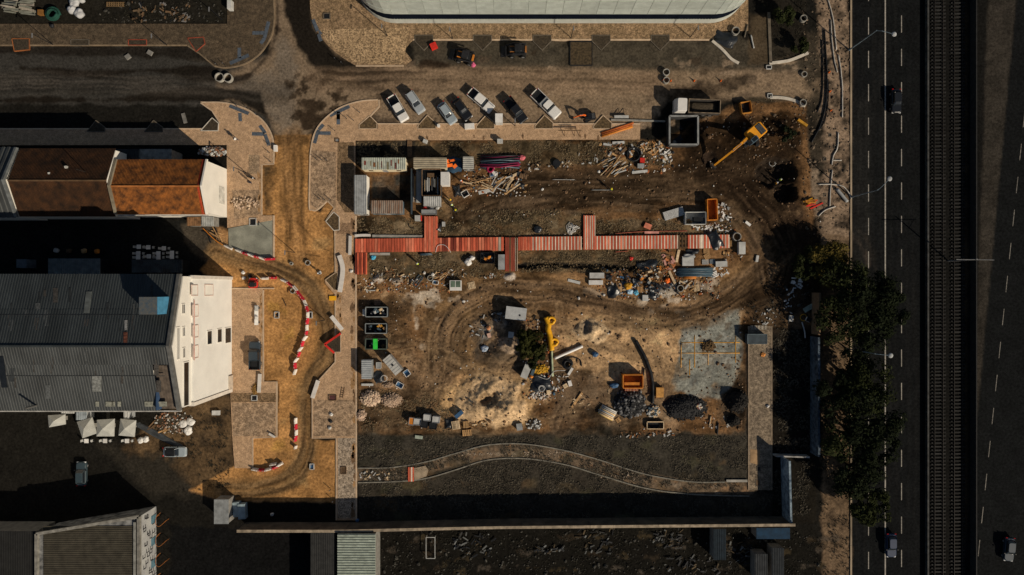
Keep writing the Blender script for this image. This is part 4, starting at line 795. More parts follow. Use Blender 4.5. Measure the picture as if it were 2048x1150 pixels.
while x < 1457:
    w_ = 5.6 if x < 1040 else 6.4; y0, y1 = deck_y(x)
    br = (849 <= x + w_/2 <= 876) or (1010 <= x + w_/2 <= 1035) or (1166 <= x + w_/2 <= 1190)
    if not br:
        if x < 880: m = M_RED if random.random() < .85 else M_REDO
        elif x < 1010: m = random.choice((M_RED, M_RED, M_REDO, M_REDD)) if x < 975 else random.choice((M_REDO, M_GRYW, M_RED))
        elif 1353 < x < 1368: m = M_BRN
        elif 1399 < x < 1406: m = M_PALEW
        else: m = M_RED if random.random() < .7 else M_REDO
        if x < 1040: plank(x + .6, y0, x + w_ - .25, y1, m)
        else:
            plank(x + .4, y0, x + w_ * .64, y1, m)
            if not 1353 < x < 1368: plank(x + w_ * .69, y0 + .3, x + w_ * .98, y1 - .3, M_PALEW if x > 1060 else M_REDO, z=.40)
    x += w_; k += 1
for x0, x1, y0, y1, n, ms in ((711, 736, 505.5, 549, 6, (M_REDD, M_RED)), (849, 876, 433, 504, 6, (M_REDO, M_RED)), (1010, 1035, 475, 543, 6, (M_REDD, M_REDD, M_BRN)), (1166, 1190, 431, 500, 5, (M_RED, M_REDO))):
    s_ = (x1 - x0) / n
    for i in range(n):
        plank(x0 + i*s_ + .5, y0, x0 + (i+1)*s_ - (.9 if x0 != 1166 else 1.6), y1, ms[i % len(ms)], z=.42)
        if x0 in (849, 1166, 1010): plank(x0 + (i+1)*s_ - (.6 if x0 != 1166 else 1.3), y0 + 1, x0 + (i+1)*s_ + .1, y1 - 1, M_PALEW if x0 == 1166 or (x0 == 1010 and i > 3) else M_REDO, z=.41)
for y in (482, 492, 501): a = W(711, y); b_ = W(1457, y - 8.5); MB().prism(ribbon([a, b_], .12), -.1, .34).build('joist', M_BRN, bw)
for x0, y0, y1 in ((716, 500, 549), (731, 500, 549), (853, 433, 480), (872, 433, 480), (1014, 500, 543), (1031, 500, 543), (1170, 431, 480), (1186, 431, 480)): MB().prism(ribbon([W(x0, y0), W(x0, y1)], .12), -.1, .335).build('joist', M_BRN, bw)
# a few planks beside the gravel path, pale bay next to them
t = thing('path_crossing', 'short red and white plank crossing on the gravel path', 'crossing', (*W(822, 948), .12))
for k in range(4): MB().box(-.5 + k*.27, -1.3, .0, -.27 + k*.27, 1.3, .12).build('plank', (M_RED, M_REDO, M_PALEW, M_RED)[k], t)
tag(MB().prism(WP([(828, 936), (851, 931), (857, 940), (853, 952), (829, 961)]), -.1, .16).build('concrete_pad', mat('pad_tan', (.36, .28, .19))), 'pale rounded concrete pad beside the red plank crossing', 'pad')

# ------------------------------------------------------------ small builders
def box_thing(name, label, cat, cx, cy, lpx, wpx, h, m, ang=0., lid=None, z=None, legs=False, group=None, rim=None):
    zt = h; X, Y = W(cx, cy, zt); X0 = gmin(X, Y) if z is None else z; l, wd = lpx / PPM, wpx / PPM
    t = thing(name, label, cat, (X, Y, X0), math.radians(ang), group)
    MB().ob(0, 0, -.05, l, wd, h + .05).build('body', m, t)
    if lid: MB().ob(0, 0, h + .003, l + .06, wd + .06, .06).build('lid', lid, t)
    if rim:
        for a, b_ in (((-l/2, -wd/2), (l/2, -wd/2)), ((-l/2, wd/2), (l/2, wd/2)), ((-l/2, -wd/2), (-l/2, wd/2)), ((l/2, -wd/2), (l/2, wd/2))): MB().prism(ribbon([a, b_], .08), h - .05, h + .08).build('rim', rim, t)
    return t
def open_box(name, label, cat, cx, cy, lpx, wpx, h, m, ang=0., inner=None, fill=None, th=.07, fh=.5, z=None, rim=None, group=None):
    X, Y = W(cx, cy, h); z0 = gmin(X, Y) if z is None else z; l, wd = lpx / PPM, wpx / PPM
    t = thing(name, label, cat, (X, Y, z0), math.radians(ang), group)
    MB().ob(0, 0, -.05, l, wd, .13).build('floor', inner or m, t)
    for a, b_ in (((-l/2, -wd/2), (l/2, -wd/2)), ((-l/2, wd/2), (l/2, wd/2)), ((-l/2, -wd/2+.07), (-l/2, wd/2-.07)), ((l/2, -wd/2+.07), (l/2, wd/2-.07))):
        MB().prism(ribbon([a, b_], th), .03, h).build('side', m, t)
        if rim: MB().prism(ribbon([a, b_], th + .08), h, h + .08).build('rim', rim, t)
    if fill:
        for k in range(fill[0]):
            u, v = random.uniform(-.38, .38) * l, random.uniform(-.35, .35) * wd; q = random.choice(fill[1])
            if random.random() < .5: MB().rock((0, 0, 0), random.uniform(.25, .5)).build('rubbish', q, t, loc=(u, v, fh * h + .1))
            else: MB().ob(0, 0, 0, random.uniform(.3, .9), random.uniform(.2, .5), .15).build('rubbish', q, t, loc=(u, v, fh * h + random.uniform(0, .2)), rz=random.random() * 3)
    return t
def pallet(cx, cy, lpx, wpx, ang, label, m=None, z=None, nsl=6, h=.14, group=None, stack=1):
    m = m or M_WOOD; X, Y = W(cx, cy); z0 = gz(X, Y) + .01 if z is None else z; l, wd = lpx/PPM, wpx/PPM
    t = thing('pallet', label, 'pallet', (X, Y, z0), math.radians(ang), group)
    sl = MB().ob(0, 0, 0, l / nsl * .62, wd, .035).mesh('slat', m)
    for s in range(stack):
        for k in range(nsl): obj('slat', sl, t, (-l/2 + l/nsl * (k + .5), 0, s*h + h - .035))
        for y in (-wd/2 + .06, 0, wd/2 - .06): MB().ob(0, y, s*h, l, .09, h - .04).build('bearer', m, t)
    return t
def pipe_ring(cx, cy, rpx, h, label, m=None, group=None, th=.1, ang=None, cat='concrete ring'):
    X, Y = W(cx, cy, h); t = thing('concrete_ring', label, cat, (X, Y, gmin(X, Y, .4) - .03), 0, group)
    r = rpx / PPM; MB().ring(0, 0, 0, h, r, r - th).build('ring', m or M_CONC, t, smooth=False); MB().ring(0, 0, h, h + .05, r - .01, r - th - .03).build('lip', m or M_CONC, t); return t
def bag(cx, cy, rpx, label, m, h=.8, cat='sack', name='bulk_bag', group=None, flat=1.0):
    X, Y = W(cx, cy); r = rpx / PPM; m_ = MB(); R_ = []; ph = random.random() * 6
    for z, k in ((0, .75), (.15, .98), (.5, 1.05), (.8, .95), (.97, .6), (1., .15)):
        R_.append([(r*k*(1 + .14*math.sin(3*a + ph + z*2) + .08*math.sin(5*a + ph)) * math.cos(a), flat*r*k*(1 + .12*math.cos(2*a + ph)) * math.sin(a), z*h + .05*math.sin(4*a+ph)*(z > .6)) for a in [2*PI*i/16 for i in range(16)]])
    m_.loft(R_); o = m_.build(name, m, smooth=True, loc=(X, Y, gmin(X, Y, .3) - .03)); return tag(o, label, cat, group)
def heap(name, label, cat, cx, cy, rx, ry, h, m, n=140, s=(.2, .5), ms=None):
    X, Y = W(cx, cy); z0 = gmin(X, Y, .5); t = thing(name, label, cat, (X, Y, z0)); a_, b_ = rx/PPM, ry/PPM
    nn, k_ = 26, 7; R_ = [[(0, 0, 0)] * 0]; R_ = []
    for j in range(k_):
        f = 1 - j / (k_ - .7); R_.append([((a_*f*(1 + .12*math.sin(3*q + j) + random.uniform(-.06, .06))) * math.cos(q), (b_*f*(1 + .12*math.cos(2*q - j) + random.uniform(-.06, .06))) * math.sin(q), h * (1 - f*f) ** .9 + random.uniform(-.05, .05) * h - (.15 if j == 0 else 0)) for q in [2*PI*i/nn for i in range(nn)]])
    MB().loft(R_).build('mound', m, t, smooth=False)
    g = MB(); mm = ms or [m]
    for j, mt in enumerate(mm):
        g = MB()
        for i in range(n // len(mm)):
            f = math.sqrt(random.random()) * 1.05; q = random.random() * 2*PI; rr = random.uniform(*s)
            g.rock((a_*f*math.cos(q), b_*f*math.sin(q), h * max(0, 1 - f*f) ** .9 + rr*.2), rr)
        o = g.build('stones', mt, t); o['kind'] = 'stuff'
    return t
def planks(name, label, cat, cx, cy, n, lr, wr, sx, sy, ang, spread, ms, h=.6, th=.06, part='plank'):
    X, Y = W(cx, cy); t = thing(name, label, cat, (X, Y, gmin(X, Y, .6)))
    for k in range(n):
        f = k / max(1, n-1); l, wd = random.uniform(*lr), random.uniform(*wr); u, v = random.uniform(-1, 1) * sx / PPM, random.uniform(-1, 1) * sy / PPM
        o = MB().ob(0, 0, 0, l, wd, th).build(part, random.choice(ms), t, loc=(u, v, f * h + .02), rz=math.radians(ang + random.uniform(-spread, spread))); o.rotation_euler[1] = random.uniform(-.08, .08)
    return t
def tubes(name, label, cat, cx, cy, n, lpx, wpx, r, ang, ms, rows=2, part='pipe', jitter=.0):
    X, Y = W(cx, cy); t = thing(name, label, cat, (X, Y, gz(X, Y) + .02), math.radians(ang)); per = max(1, n // rows)
    for k in range(n):
        row, i = divmod(k, per); y = (-wpx/2 + wpx * (i + .5 + .5*(row % 2)) / per) / PPM; l = lpx / PPM * random.uniform(.93, 1.0); o_ = random.uniform(-.15, .15)
        p = MB().tube([(-l/2 + o_, y, r + row * r * 1.7), (0, y + random.uniform(-jitter, jitter), r + row * r * 1.7), (l/2 + o_, y + random.uniform(-jitter, jitter), r + row * r * 1.7)], r, 7); p.build(part, random.choice(ms), t, smooth=True)
    return t
def hose(name, label, cat, pts, r, m, z=.05, closed=False, k=8, n=6):
    P = [W(*p) for p in pts]; c = P[0]; S_ = spline(P, k)
    m_ = MB().tube([(a - c[0], b_ - c[1], gz(a, b_) + r*.8 + z) for a, b_ in S_], r, n); return tag(m_.build(name, m, smooth=True, loc=(c[0], c[1], 0)), label, cat)
def coil(name, label, cat, cx, cy, rpx, r, m, turns=3, z=0, group=None):
    X, Y = W(cx, cy); R_ = rpx/PPM; P = []
    for i in range(turns * 16 + 1):
        a = 2*PI*i/16; q = R_ * (1 - .12*math.sin(a*.37)) * (1 - .18 * ((i // 16) % 2)); P.append((q*math.cos(a), q*math.sin(a), r + r*1.2*(i/16)*.8))
    return tag(MB().tube(P, r, 6).build(name, m, smooth=True, loc=(X, Y, gz(X, Y) + z)), label, cat, group)
def tarp(name, label, cat, cx, cy, lpx, wpx, ang, m, h=.5, z=None):
    X, Y = W(cx, cy); l, wd = lpx/PPM, wpx/PPM; nx_, ny_ = 12, 9; ph = random.random()*9; V = []
    for j in range(ny_):
        for i in range(nx_):
            u, v = i/(nx_-1)*2-1, j/(ny_-1)*2-1; e = max(abs(u), abs(v))
            V.append((u*l/2*(1 + .1*math.sin(3*v+ph)), v*wd/2*(1 + .12*math.sin(4*u+ph)), h*max(0, 1-e**2)**.5*(.6 + .4*math.sin(2.7*u+ph)*math.cos(3.1*v+ph)) + .03))
    F = [(j*nx_+i, j*nx_+i+1, (j+1)*nx_+i+1, (j+1)*nx_+i) for j in range(ny_-1) for i in range(nx_-1)]
    rim_ = [i for i in range(nx_)] + [j*nx_+nx_-1 for j in range(1, ny_)] + [(ny_-1)*nx_+i for i in range(nx_-2, -1, -1)] + [j*nx_ for j in range(ny_-2, 0, -1)]
    B = [(V[i][0], V[i][1], -.12) for i in rim_]; n0 = len(V); F += [(rim_[i], n0+i, n0+(i+1) % len(B), rim_[(i+1) % len(B)]) for i in range(len(B))]
    return tag(MB().add(V + B, F).build(name, m, smooth=False, loc=(X, Y, (gmin(X, Y, .5) + .02) if z is None else z), rz=math.radians(ang)), label, cat)
def slab_path(name, label, cat, pts, wpx, z0, z1, m, base=.13):
    P = [W(*p) for p in spline(pts, 5)]; c = P[0]; t = thing(name, label, cat, (c[0], c[1], base)); P = [(a-c[0], b_-c[1]) for a, b_ in P]
    MB().prism(ribbon(P, wpx/PPM), z1 - .12, z1).build('seat', m, t)
    MB().prism(ribbon(P, wpx/PPM*.6), z0, z1 - .12).build('base', mat('bench_base', (.3, .29, .26)), t); return t
M_WOOD = mat('timber', (.42, .25, .11), var=.35, scale=3, orand=.3, stretch=(1, .2, 1)); M_WOODP = mat('pale_timber', (.56, .42, .26), var=.3, scale=3, orand=.25); M_WOODD = mat('dark_timber', (.14, .085, .045), var=.4, scale=3, orand=.3)
M_WHT = mat('white_plastic', (.7, .68, .64), var=.12, rough=.5); M_LGT = mat('light_grey', (.44, .44, .42), var=.2, rough=.6); M_MID = mat('mid_grey', (.26, .27, .27), var=.25, rough=.6); M_BLK = mat('black_plastic', (.012, .013, .015), var=.3, rough=.5)
M_ORG = mat('orange_paint', (.55, .19, .025), var=.25, rough=.5); M_YEL = mat('yellow_paint', (.72, .36, .015), var=.15, rough=.4); M_REDP = mat('red_paint', (.6, .03, .02), var=.2, rough=.5); M_MAG = mat('magenta_pipe', (.26, .014, .055), var=.25, rough=.4); M_BLU = mat('blue_plastic', (.04, .1, .2), var=.3, rough=.5); M_GRN = mat('green_paint', (.04, .55, .06), rough=.5); M_STEEL = mat('steel', (.2, .2, .2), rough=.5, metal=.3); M_BLUG = mat('blue_grey_pipe', (.07, .105, .13), var=.3, rough=.4); M_TARP = mat('black_tarp', (.015, .018, .022), rough=.35, var=.4, spec=.5); M_HV = mat('hi_vis', (.65, .8, .03), rough=.7, var=.1); M_HVO = mat('hi_vis_orange', (.85, .16, .02), rough=.7, var=.1)

# ------------------------------------------------------------ red and white barriers along the dirt road
def barrier_mesh(m):
    b_ = MB(); prof = [(-.25, 0), (.25, 0), (.25, .14), (.15, .3), (.09, .85), (-.09, .85), (-.15, .3), (-.25, .14)]
    b_.loft([[(x, y, z) for y, z in prof] for x in (-.5, -.46, .46, .5)]); return b_.mesh('barrier', m)
BM = {'w': barrier_mesh(mat('white_barrier', (.72, .67, .6), rough=.5, var=.15)), 'r': barrier_mesh(mat('red_barrier', (.5, .02, .04), rough=.5, var=.2))}
BC = mat('barrier_cap', (.5, .42, .36))
qa, qb, qc = Q(400, 440), Q(400, 660), Q(400, 880, 4.26)
chains = [(qa, 'fresh concrete slab', [('w', 235, 245, 300, 278), ('w', 340, 285, 398, 308), ('r', 400, 310, 450, 330), ('w', 455, 325, 505, 345), ('r', 508, 343, 558, 358), ('w', 562, 355, 612, 374), ('r', 615, 374, 712, 370)]),
 (qa, 'dirt road bend', [('w', 585, 560, 650, 558), ('r', 668, 552, 728, 554), ('w', 775, 570, 832, 596), ('r', 832, 598, 888, 642), ('w', 888, 635, 925, 680), ('r', 920, 680, 960, 730), ('r', 960, 730, 990, 770), ('w', 990, 770, 1015, 825), ('r', 1010, 830, 1030, 880), ('w', 1028, 885, 1028, 940), ('r', 1028, 940, 1018, 1000), ('w', 1020, 1005, 1020, 1060), ('r', 1017, 1065, 1012, 1100), ('w', 1018, 1108, 985, 1150)]),
 (qb, 'dirt road bend', [('w', 1020, 55, 985, 100), ('r', 985, 105, 970, 155), ('w', 975, 160, 940, 205), ('r', 950, 210, 935, 255), ('w', 935, 265, 900, 310), ('r', 905, 315, 908, 370), ('w', 915, 375, 895, 430)]),
 (qb, 'straight dirt road', [('w', 912, 845, 912, 900), ('r', 912, 905, 915, 955), ('w', 918, 960, 918, 1012), ('r', 918, 1015, 905, 1070), ('w', 915, 1110, 908, 1140)]),
 (qc, 'dirt road end', [('w', 440, 250, 492, 260), ('r', 495, 258, 547, 262), ('w', 550, 262, 605, 247), ('r', 610, 248, 655, 228), ('w', 655, 225, 700, 198), ('w', 595, 215, 650, 205)])]
for q, where, segs in chains:
    for c_, a0, b0, a1, b1 in segs:
        p0 = W(*q(a0, b0), .5); p1 = W(*q(a1, b1), .5); L_ = math.dist(p0, p1); cx, cy = (p0[0]+p1[0])/2, (p0[1]+p1[1])/2
        t = thing('road_barrier', ('white' if c_ == 'w' else 'red') + ' plastic road barrier in the row by the ' + where, 'barrier', (cx, cy, gz(cx, cy) - .03), math.atan2(p1[1]-p0[1], p1[0]-p0[0]), ('white' if c_ == 'w' else 'red') + ' barriers by the ' + where)
        obj('body', BM[c_], t, scale=(L_ * .98, 1, 1)); MB().ob(-L_*.3, 0, .853, .16, .1, .04).build('filler_cap', BC, t); MB().ob(L_*.3, 0, .853, .16, .1, .04).build('filler_cap', BC, t)

# ------------------------------------------------------------ benches, covers and boxes on the plaza
M_BEN = mat('white_bench', (.62, .58, .53), var=.12)
for pts, wp, lab in (([(680, 511), (686, 530), (686.5, 548), (681, 584)], 9, 'long curved white stone bench on the central pavement'), ([(664, 632), (686, 659)], 8, 'straight white stone bench set at an angle above the red boards'),
                     ([(638, 760), (626.5, 795)], 8, 'white stone bench at the bend of the dirt road kerb'), ([(702, 472), (701, 510)], 6, 'narrow white bench at the boardwalk entrance'), ([(711, 472), (726, 471), (742, 471)], 5, 'pointed white bench beside the boardwalk entrance'),
                     ([(522, 747), (520, 784)], 7, 'white bench on the pavement beside the brown excavation'), ([(540, 866), (552, 873)], 4, 'small white slab on the corner of the rough pavement')):
    slab_path('bench', lab, 'bench', pts, wp, 0, .46, M_BEN)
def cover(cx, cy, lpx, wpx, label, fr, inn, base=.14, h=.12):
    X, Y = W(cx, cy); t = thing('inspection_chamber', label, 'chamber', (X, Y, gz(X, Y) - .02 if base is None else base)); l, wd = lpx/PPM, wpx/PPM
    MB().ob(0, 0, -.1, l*.8, wd*.8, .12).build('pit', inn, t)
    for a, b_ in (((-l/2, -wd/2), (l/2, -wd/2)), ((-l/2, wd/2), (l/2, wd/2)), ((-l/2, -wd/2), (-l/2, wd/2)), ((l/2, -wd/2), (l/2, wd/2))): MB().prism(ribbon([a, b_], .12), -.1, h).build('frame', fr, t)
    return t
cover(554, 630, 9, 12, 'open square chamber in the ochre dirt beside the barriers', M_LGT, M_BLK, None, .25); cover(620, 630, 9, 12, 'open square chamber touching the red and white barriers', M_LGT, M_BLK, None, .25)
cover(509.5, 795.5, 11, 10, 'square drain chamber in the brown paving strip', M_LGT, M_BLK); cover(506.5, 444, 13, 14, 'square pit with pale frame beside the concrete slab', M_LGT, M_BLK); cover(624, 933, 8, 11, 'pale framed chamber in the ochre dirt near the road end', M_LGT, M_BLU, None, .2)
cover(665.5, 795, 15, 11, 'dark red drain grate in the rough pavement', M_WOODD, mat('grate_red', (.08, .03, .03))); cover(687.5, 940, 11, 14, 'wooden framed grate in the grey pavement', M_WOODD, M_BRN); cover(654, 33, 13, 11, 'dark drain cover in the north plaza', M_KERBD, M_BLK)
cover(478, 408, 6, 6, 'small pale cover among scattered stones on the west plaza', M_LGT, M_MID); cover(1537, 135, 10, 7, 'pale concrete chamber at the end of the blue grey kerb', M_LGT, M_BLK); cover(1539, 192, 9, 8, 'pale concrete chamber at the start of the lower kerb arc', M_LGT, M_BLK)
for x, y, r, lab in ((585, 582, 5.5, 'concrete manhole ring beside the red and white barriers'), (615, 525.5, 5.5, 'concrete manhole ring in the middle of the ochre road'), (582, 527, 3.5, 'small concrete ring beside the wheel tracks'), (438, 154, 9, 'concrete ring standing on the street, touching its twin on the west'), (455, 155, 9, 'concrete ring standing on the street, touching its twin on the east'),
                     (1333, 144, 7, 'concrete manhole ring on the dusty street'), (1333, 160, 6.5, 'concrete manhole ring between two orange cones'), (1474.5, 473.5, 8.5, 'large concrete ring at the east end of the boardwalk'), (860.5, 556, 6, 'concrete ring below the boardwalk next to a white tub'), (1609, 148, 6, 'concrete ring beside the east fence line'), (1607, 205, 7, 'dark concrete ring near the east kerb arc'), (1608, 36, 7, 'pale concrete ring inside the dark fenced plot'), (1361, 577, 7, 'grey concrete ring by the worker in orange'), (1472, 61, 8, 'concrete ring by the mud patch below the white building')):
    pipe_ring(x, y, r, .7 if r > 6 else .4, lab)
def cone(cx, cy, lab, grp=None):
    X, Y = W(cx, cy); t = thing('traffic_cone', lab, 'cone', (X, Y, gz(X, Y)), 0, grp); MB().ob(0, 0, 0, .4, .4, .05).build('base', M_BLK, t); MB().cyl(0, 0, .05, .75, .18, 10, .04).build('cone', M_HVO, t)
for x, y, lab in ((1326, 161, 'orange cone west of the manhole ring'), (1341, 162, 'orange cone east of the manhole ring'), (1388, 162, 'orange cone alone on the dusty street'), (1441, 162, 'red orange cone nearer the mud on the street'), (1657, 145, 'orange cone on the east verge by the pale paint lines'), (1659, 183, 'orange cone on the east verge south of another cone'), (1661, 221, 'orange cone on the east verge near the hoses')): cone(x, y, lab)
# bollards
bol = None
for k, q in enumerate([(541, 292), (540, 306), (542, 324), (515, 231), (496, 217), (475, 213), (635, 320), (645, 321), (655, 322), (640, 398), (650, 400), (662, 400), (670, 262), (676, 229), (694, 238), (708, 242), (720, 226), (436, 131), (450, 130), (672, 120), (685, 128), (668, 1000), (662, 978)]):
    X, Y = W(*q)
    if bol is None:
        bol = thing('bollard', 'thin dark metal bollard near a rounded pavement corner', 'bollard', (X, Y, .13), 0, 'bollards on the plaza'); MB().cyl(0, 0, 0, .95, .06, 8).build('post', M_BLK, bol); MB().cyl(0, 0, .95, 1.02, .075, 8).build('cap', M_STEEL, bol)
    else: o = copy_tree(bol); o.location = (X, Y, .13)
# lamp posts
def lamp(cx, cy, hx, hy, z, label, m, double=False):
    X, Y = W(cx, cy); hX, hY = W(hx, hy, z); t = thing('street_lamp', label, 'street lamp', (X, Y, .05)); dx, dy = hX-X, hY-Y
    MB().cyl(0, 0, 0, z - .4, .13, 8, .07).build('pole', m, t); MB().cyl(0, 0, 0, .5, .2, 8, .16).build('base', m, t)
    MB().tube([(0, 0, z - .5), (dx*.25, dy*.25, z - .1), (dx, dy, z)], .05, 6).build('arm', m, t)
    MB().loft([[(dx + .42*math.cos(a)*k, dy + .42*math.sin(a)*k, z + zz) for a in [2*PI*i/12 for i in range(12)]] for zz, k in ((-.12, .7), (0, 1), (.12, .7), (.18, .2))]).build('lamp_head', mat('lamp_grey', (.4, .41, .41)), t); return t
M_POLE = mat('pole_blue', (.12, .16, .19), rough=.5)
lamp(1698, 100, 1788, 68.5, 9.5, 'tall highway lamp on the verge near the dark fenced plot', M_POLE); lamp(1703, 394, 1779, 357.5, 9., 'tall highway lamp beside the curved pale paint on the verge', M_POLE); lamp(1692, 697, 1781, 711, 10., 'tall highway lamp rising out of the eastern trees', M_POLE)
for cx, cy, lab in ((107, 90, 'thin pole on the narrow brown pavement by the orange edged pit'), (335, 91, 'thin pole on the narrow brown pavement by the red edged pit'), (905, 78, 'thin pole in front of the white building near the red toolbox'), (1142, 76, 'thin pole in front of the white building near the empty pit'), (1380, 75, 'thin pole in front of the white building near the mud patch'), (775, 72, 'thin pole on the north plaza in front of the white building'), (445, 40, 'pole at the corner of the scrap yard'), (1030, 252, 'thin pole on the pavement by the black pickup'), (492, 345, 'thin pole on the west plaza beside the motorcycle'), (590, 505, 'thin pole in the ochre dirt'), (650, 640, 'thin pole at the pavement edge by the angled bench')):
    X, Y = W(cx, cy); t = thing('lamp_post', lab, 'lamp post', (X, Y, .1)); MB().cyl(0, 0, 0, 5.2, .075, 8, .05).build('pole', M_BLK, t); MB().ob(.0, -.3, 5.2, .18, .8, .1).build('lantern', M_STEEL, t)
t = thing('catenary_mast', 'railway overhead line mast with crossarm between the tracks', 'mast', (*W(1896, 522), 0)); MB().cyl(0, 0, 0, 7.5, .14, 8, .1).build('mast', M_STEEL, t); MB().tube([(-3.2, 0, 7), (3.2, -.1, 7.1)], .06, 5).build('crossarm', M_STEEL, t); MB().tube([(0, 0, 5.6), (2.6, -.05, 7)], .04, 5).build('brace', M_STEEL, t)
# ------------------------------------------------------------ vehicles
def rr(l, wd, r, z, n=5, cx=0): return [(x + cx, y, z) for x, y in rrect(-l/2, -wd/2, l/2, wd/2, r, n)]
M_TYRE = mat('tyre', (.012, .012, .012), rough=.9); M_HUB = mat('hub', (.3, .3, .3), metal=.5, rough=.4); M_WIN = mat('car_glass', (.012, .016, .02), rough=.08, spec=.6, var=.1); M_LAMP = mat('head_lamp', (.75, .75, .72), rough=.2); M_TAIL = mat('tail_lamp', (.35, .01, .01), rough=.2)
def paintm(n, c): return mat('car_' + n, c, rough=.28, spec=.6, var=.06, fine=.04, orand=0)
def wheels(t, xs, y, r=.34, wd=.24):
    for x in xs:
        for s in (-1, 1):
            v = MB(); v.loft([[(x + r*math.cos(a), s*y + d, r + r*math.sin(a)) for a in [2*PI*i/14 for i in range(14)]] for d in (-wd/2, wd/2)]); wv = v.build('wheel', M_TYRE, t)
            MB().loft([[(x + r*.55*math.cos(a), s*(y + wd/2 + d), r + r*.55*math.sin(a)) for a in [2*PI*i/10 for i in range(10)]] for d in (-.02, .015)]).build('hub', M_HUB, wv)
def lamps(t, l, wd, zf):
    for s in (-1, 1):
        MB().ob(l/2 - .12, s*(wd/2 - .28), zf, .2, .36, .14).build('headlight', M_LAMP, t); MB().ob(-l/2 + .06, s*(wd/2 - .2), zf + .1, .1, .28, .2).build('tail_light', M_TAIL, t)
        MB().ob(l*.16, s*(wd/2 + .1), .98, .16, .2, .14).build('wing_mirror', M_BLK, t)
def car(label, cx, cy, ang, m, l=4.4, wd=1.8, suv=False, roof_black=False, cat='car', name='parked_car', z=None, group=None):
    X, Y = W(cx, cy, .8); t = thing(name, label, cat, (X, Y, gz(X, Y) if z is None else z), math.radians(ang), group); hb = .92 if not suv else 1.05; ht = 1.46 if not suv else 1.72
    MB().loft([rr(l*.94, wd*.9, .35, .22), rr(l, wd, .42, .42), rr(l*.995, wd, .45, .68), rr(l*.955, wd*.94, .5, hb - .06), rr(l*.9, wd*.86, .5, hb)]).build('body', m, t, smooth=False)
    c0 = -.10*l if not suv else -.14*l; Lg = l*(.60 if not suv else .68)
    MB().loft([rr(Lg, wd*.86, .3, hb - .03, cx=c0), rr(Lg*.9, wd*.8, .3, hb + .2, cx=c0 - .04), rr(Lg*.66, wd*.68, .25, ht - .05, cx=c0 - .1)]).build('windows', M_WIN, t)
    MB().loft([rr(Lg*.68, wd*.70, .28, ht - .06, cx=c0 - .1), rr(Lg*.64, wd*.66, .28, ht, cx=c0 - .1)]).build('roof', M_BLK if roof_black else m, t)
    for s in (-1, 1):
        MB().tube([(c0 + Lg*.47, s*wd*.4, hb), (c0 + Lg*.27, s*wd*.33, ht - .04)], .05, 5).build('pillar', m, t); MB().tube([(c0 - Lg*.48, s*wd*.4, hb), (c0 - Lg*.36, s*wd*.33, ht - .04)], .07, 5).build('pillar', m, t)
        MB().ob(c0, s*(wd*.5 + .004), .5, 1.0, .02, .3).build('door', m, t)
    wheels(t, (l*.31, -l*.30), wd/2 - .13); lamps(t, l, wd, .6); return t
def pickup(label, cx, cy, ang, m, l=5.2, wd=1.85, cab=1.75, bedm=None, single=False, bed_l=1.75, cat='pickup truck', name='pickup_truck', rack=None, z=None):
    X, Y = W(cx, cy, .8); t = thing(name, label, cat, (X, Y, gz(X, Y) if z is None else z), math.radians(ang)); bedm = bedm or M_BLK
    xb = -l/2 + bed_l
    MB().loft([rr(l*.96, wd*.9, .2, .3), rr(l, wd, .25, .5), rr(l, wd, .25, .62)]).build('chassis', m, t)
    hl = l/2 - (xb + cab); hc = (l/2 + xb + cab) / 2
    MB().loft([rr(hl + .3, wd*.98, .3, .6, cx=hc - .15), rr(hl + .25, wd*.97, .35, .95, cx=hc - .15), rr(hl + .1, wd*.86, .3, 1.08, cx=hc - .2)]).build('bonnet', m, t)
    cc = xb + cab/2
    MB().loft([rr(cab, wd, .15, .6, cx=cc), rr(cab, wd, .18, 1.08, cx=cc)]).build('cabin', m, t)
    MB().loft([rr(cab + .25, wd*.95, .15, 1.06, cx=cc + .12), rr(cab*.95, wd*.86, .18, 1.4, cx=cc + .02), rr(cab*.78, wd*.78, .18, 1.66, cx=cc - .08)]).build('windows', M_WIN, t)
    MB().loft([rr(cab*.80, wd*.80, .2, 1.65, cx=cc - .08), rr(cab*.76, wd*.76, .2, 1.72, cx=cc - .08)]).build('roof', m, t)
    MB().ob((-l/2 + xb)/2, 0, .62, bed_l - .1, wd - .14, .06).build('bed_floor', bedm, t)
    for a, b_ in (((-l/2 + .04, -wd/2 + .04), (xb - .04, -wd/2 + .04)), ((-l/2 + .04, wd/2 - .04), (xb - .04, wd/2 - .04)), ((-l/2 + .04, -wd/2 + .1), (-l/2 + .04, wd/2 - .1)), ((xb - .06, -wd/2 + .1), (xb - .06, wd/2 - .1))): MB().prism(ribbon([a, b_], .07), .62, 1.1).build('bed_side', m, t)
    if rack: MB().ob(xb - .35, 0, 1.1, .5, wd - .1, .35).build('tool_box', rack, t)
    wheels(t, (l*.33, -l*.29), wd/2 - .14, .38); lamps(t, l, wd, .8); return t
WHT = paintm('white', (.72, .70, .66)); SIL = paintm('silver', (.34, .37, .39)); BLKC = paintm('black', (.012, .013, .015)); DGR = paintm('dark_blue', (.02, .035, .05)); SIL2 = paintm('pale_blue', (.3, .35, .38))
def A(x0, y0, x1, y1): return math.degrees(math.atan2(-(y1 - y0), x1 - x0))     # heading from rear pixel to front pixel
pickup('white pickup with an empty black bed nearest the rounded pavement corner', 796, 217, A(783, 190, 816, 246), WHT, l=5.1, bed_l=1.8)
car('silver estate car parked beside the white pickup', 830, 204, A(815, 182, 846, 227), SIL, l=4.5, suv=True)
car('silver sedan parked between two tree pits', 894, 226, A(880, 205, 909, 246), SIL2, l=4.4)
car('black hatchback parked next to the silver sedan', 924, 218, A(908, 197, 940, 240), BLKC, l=4.4)
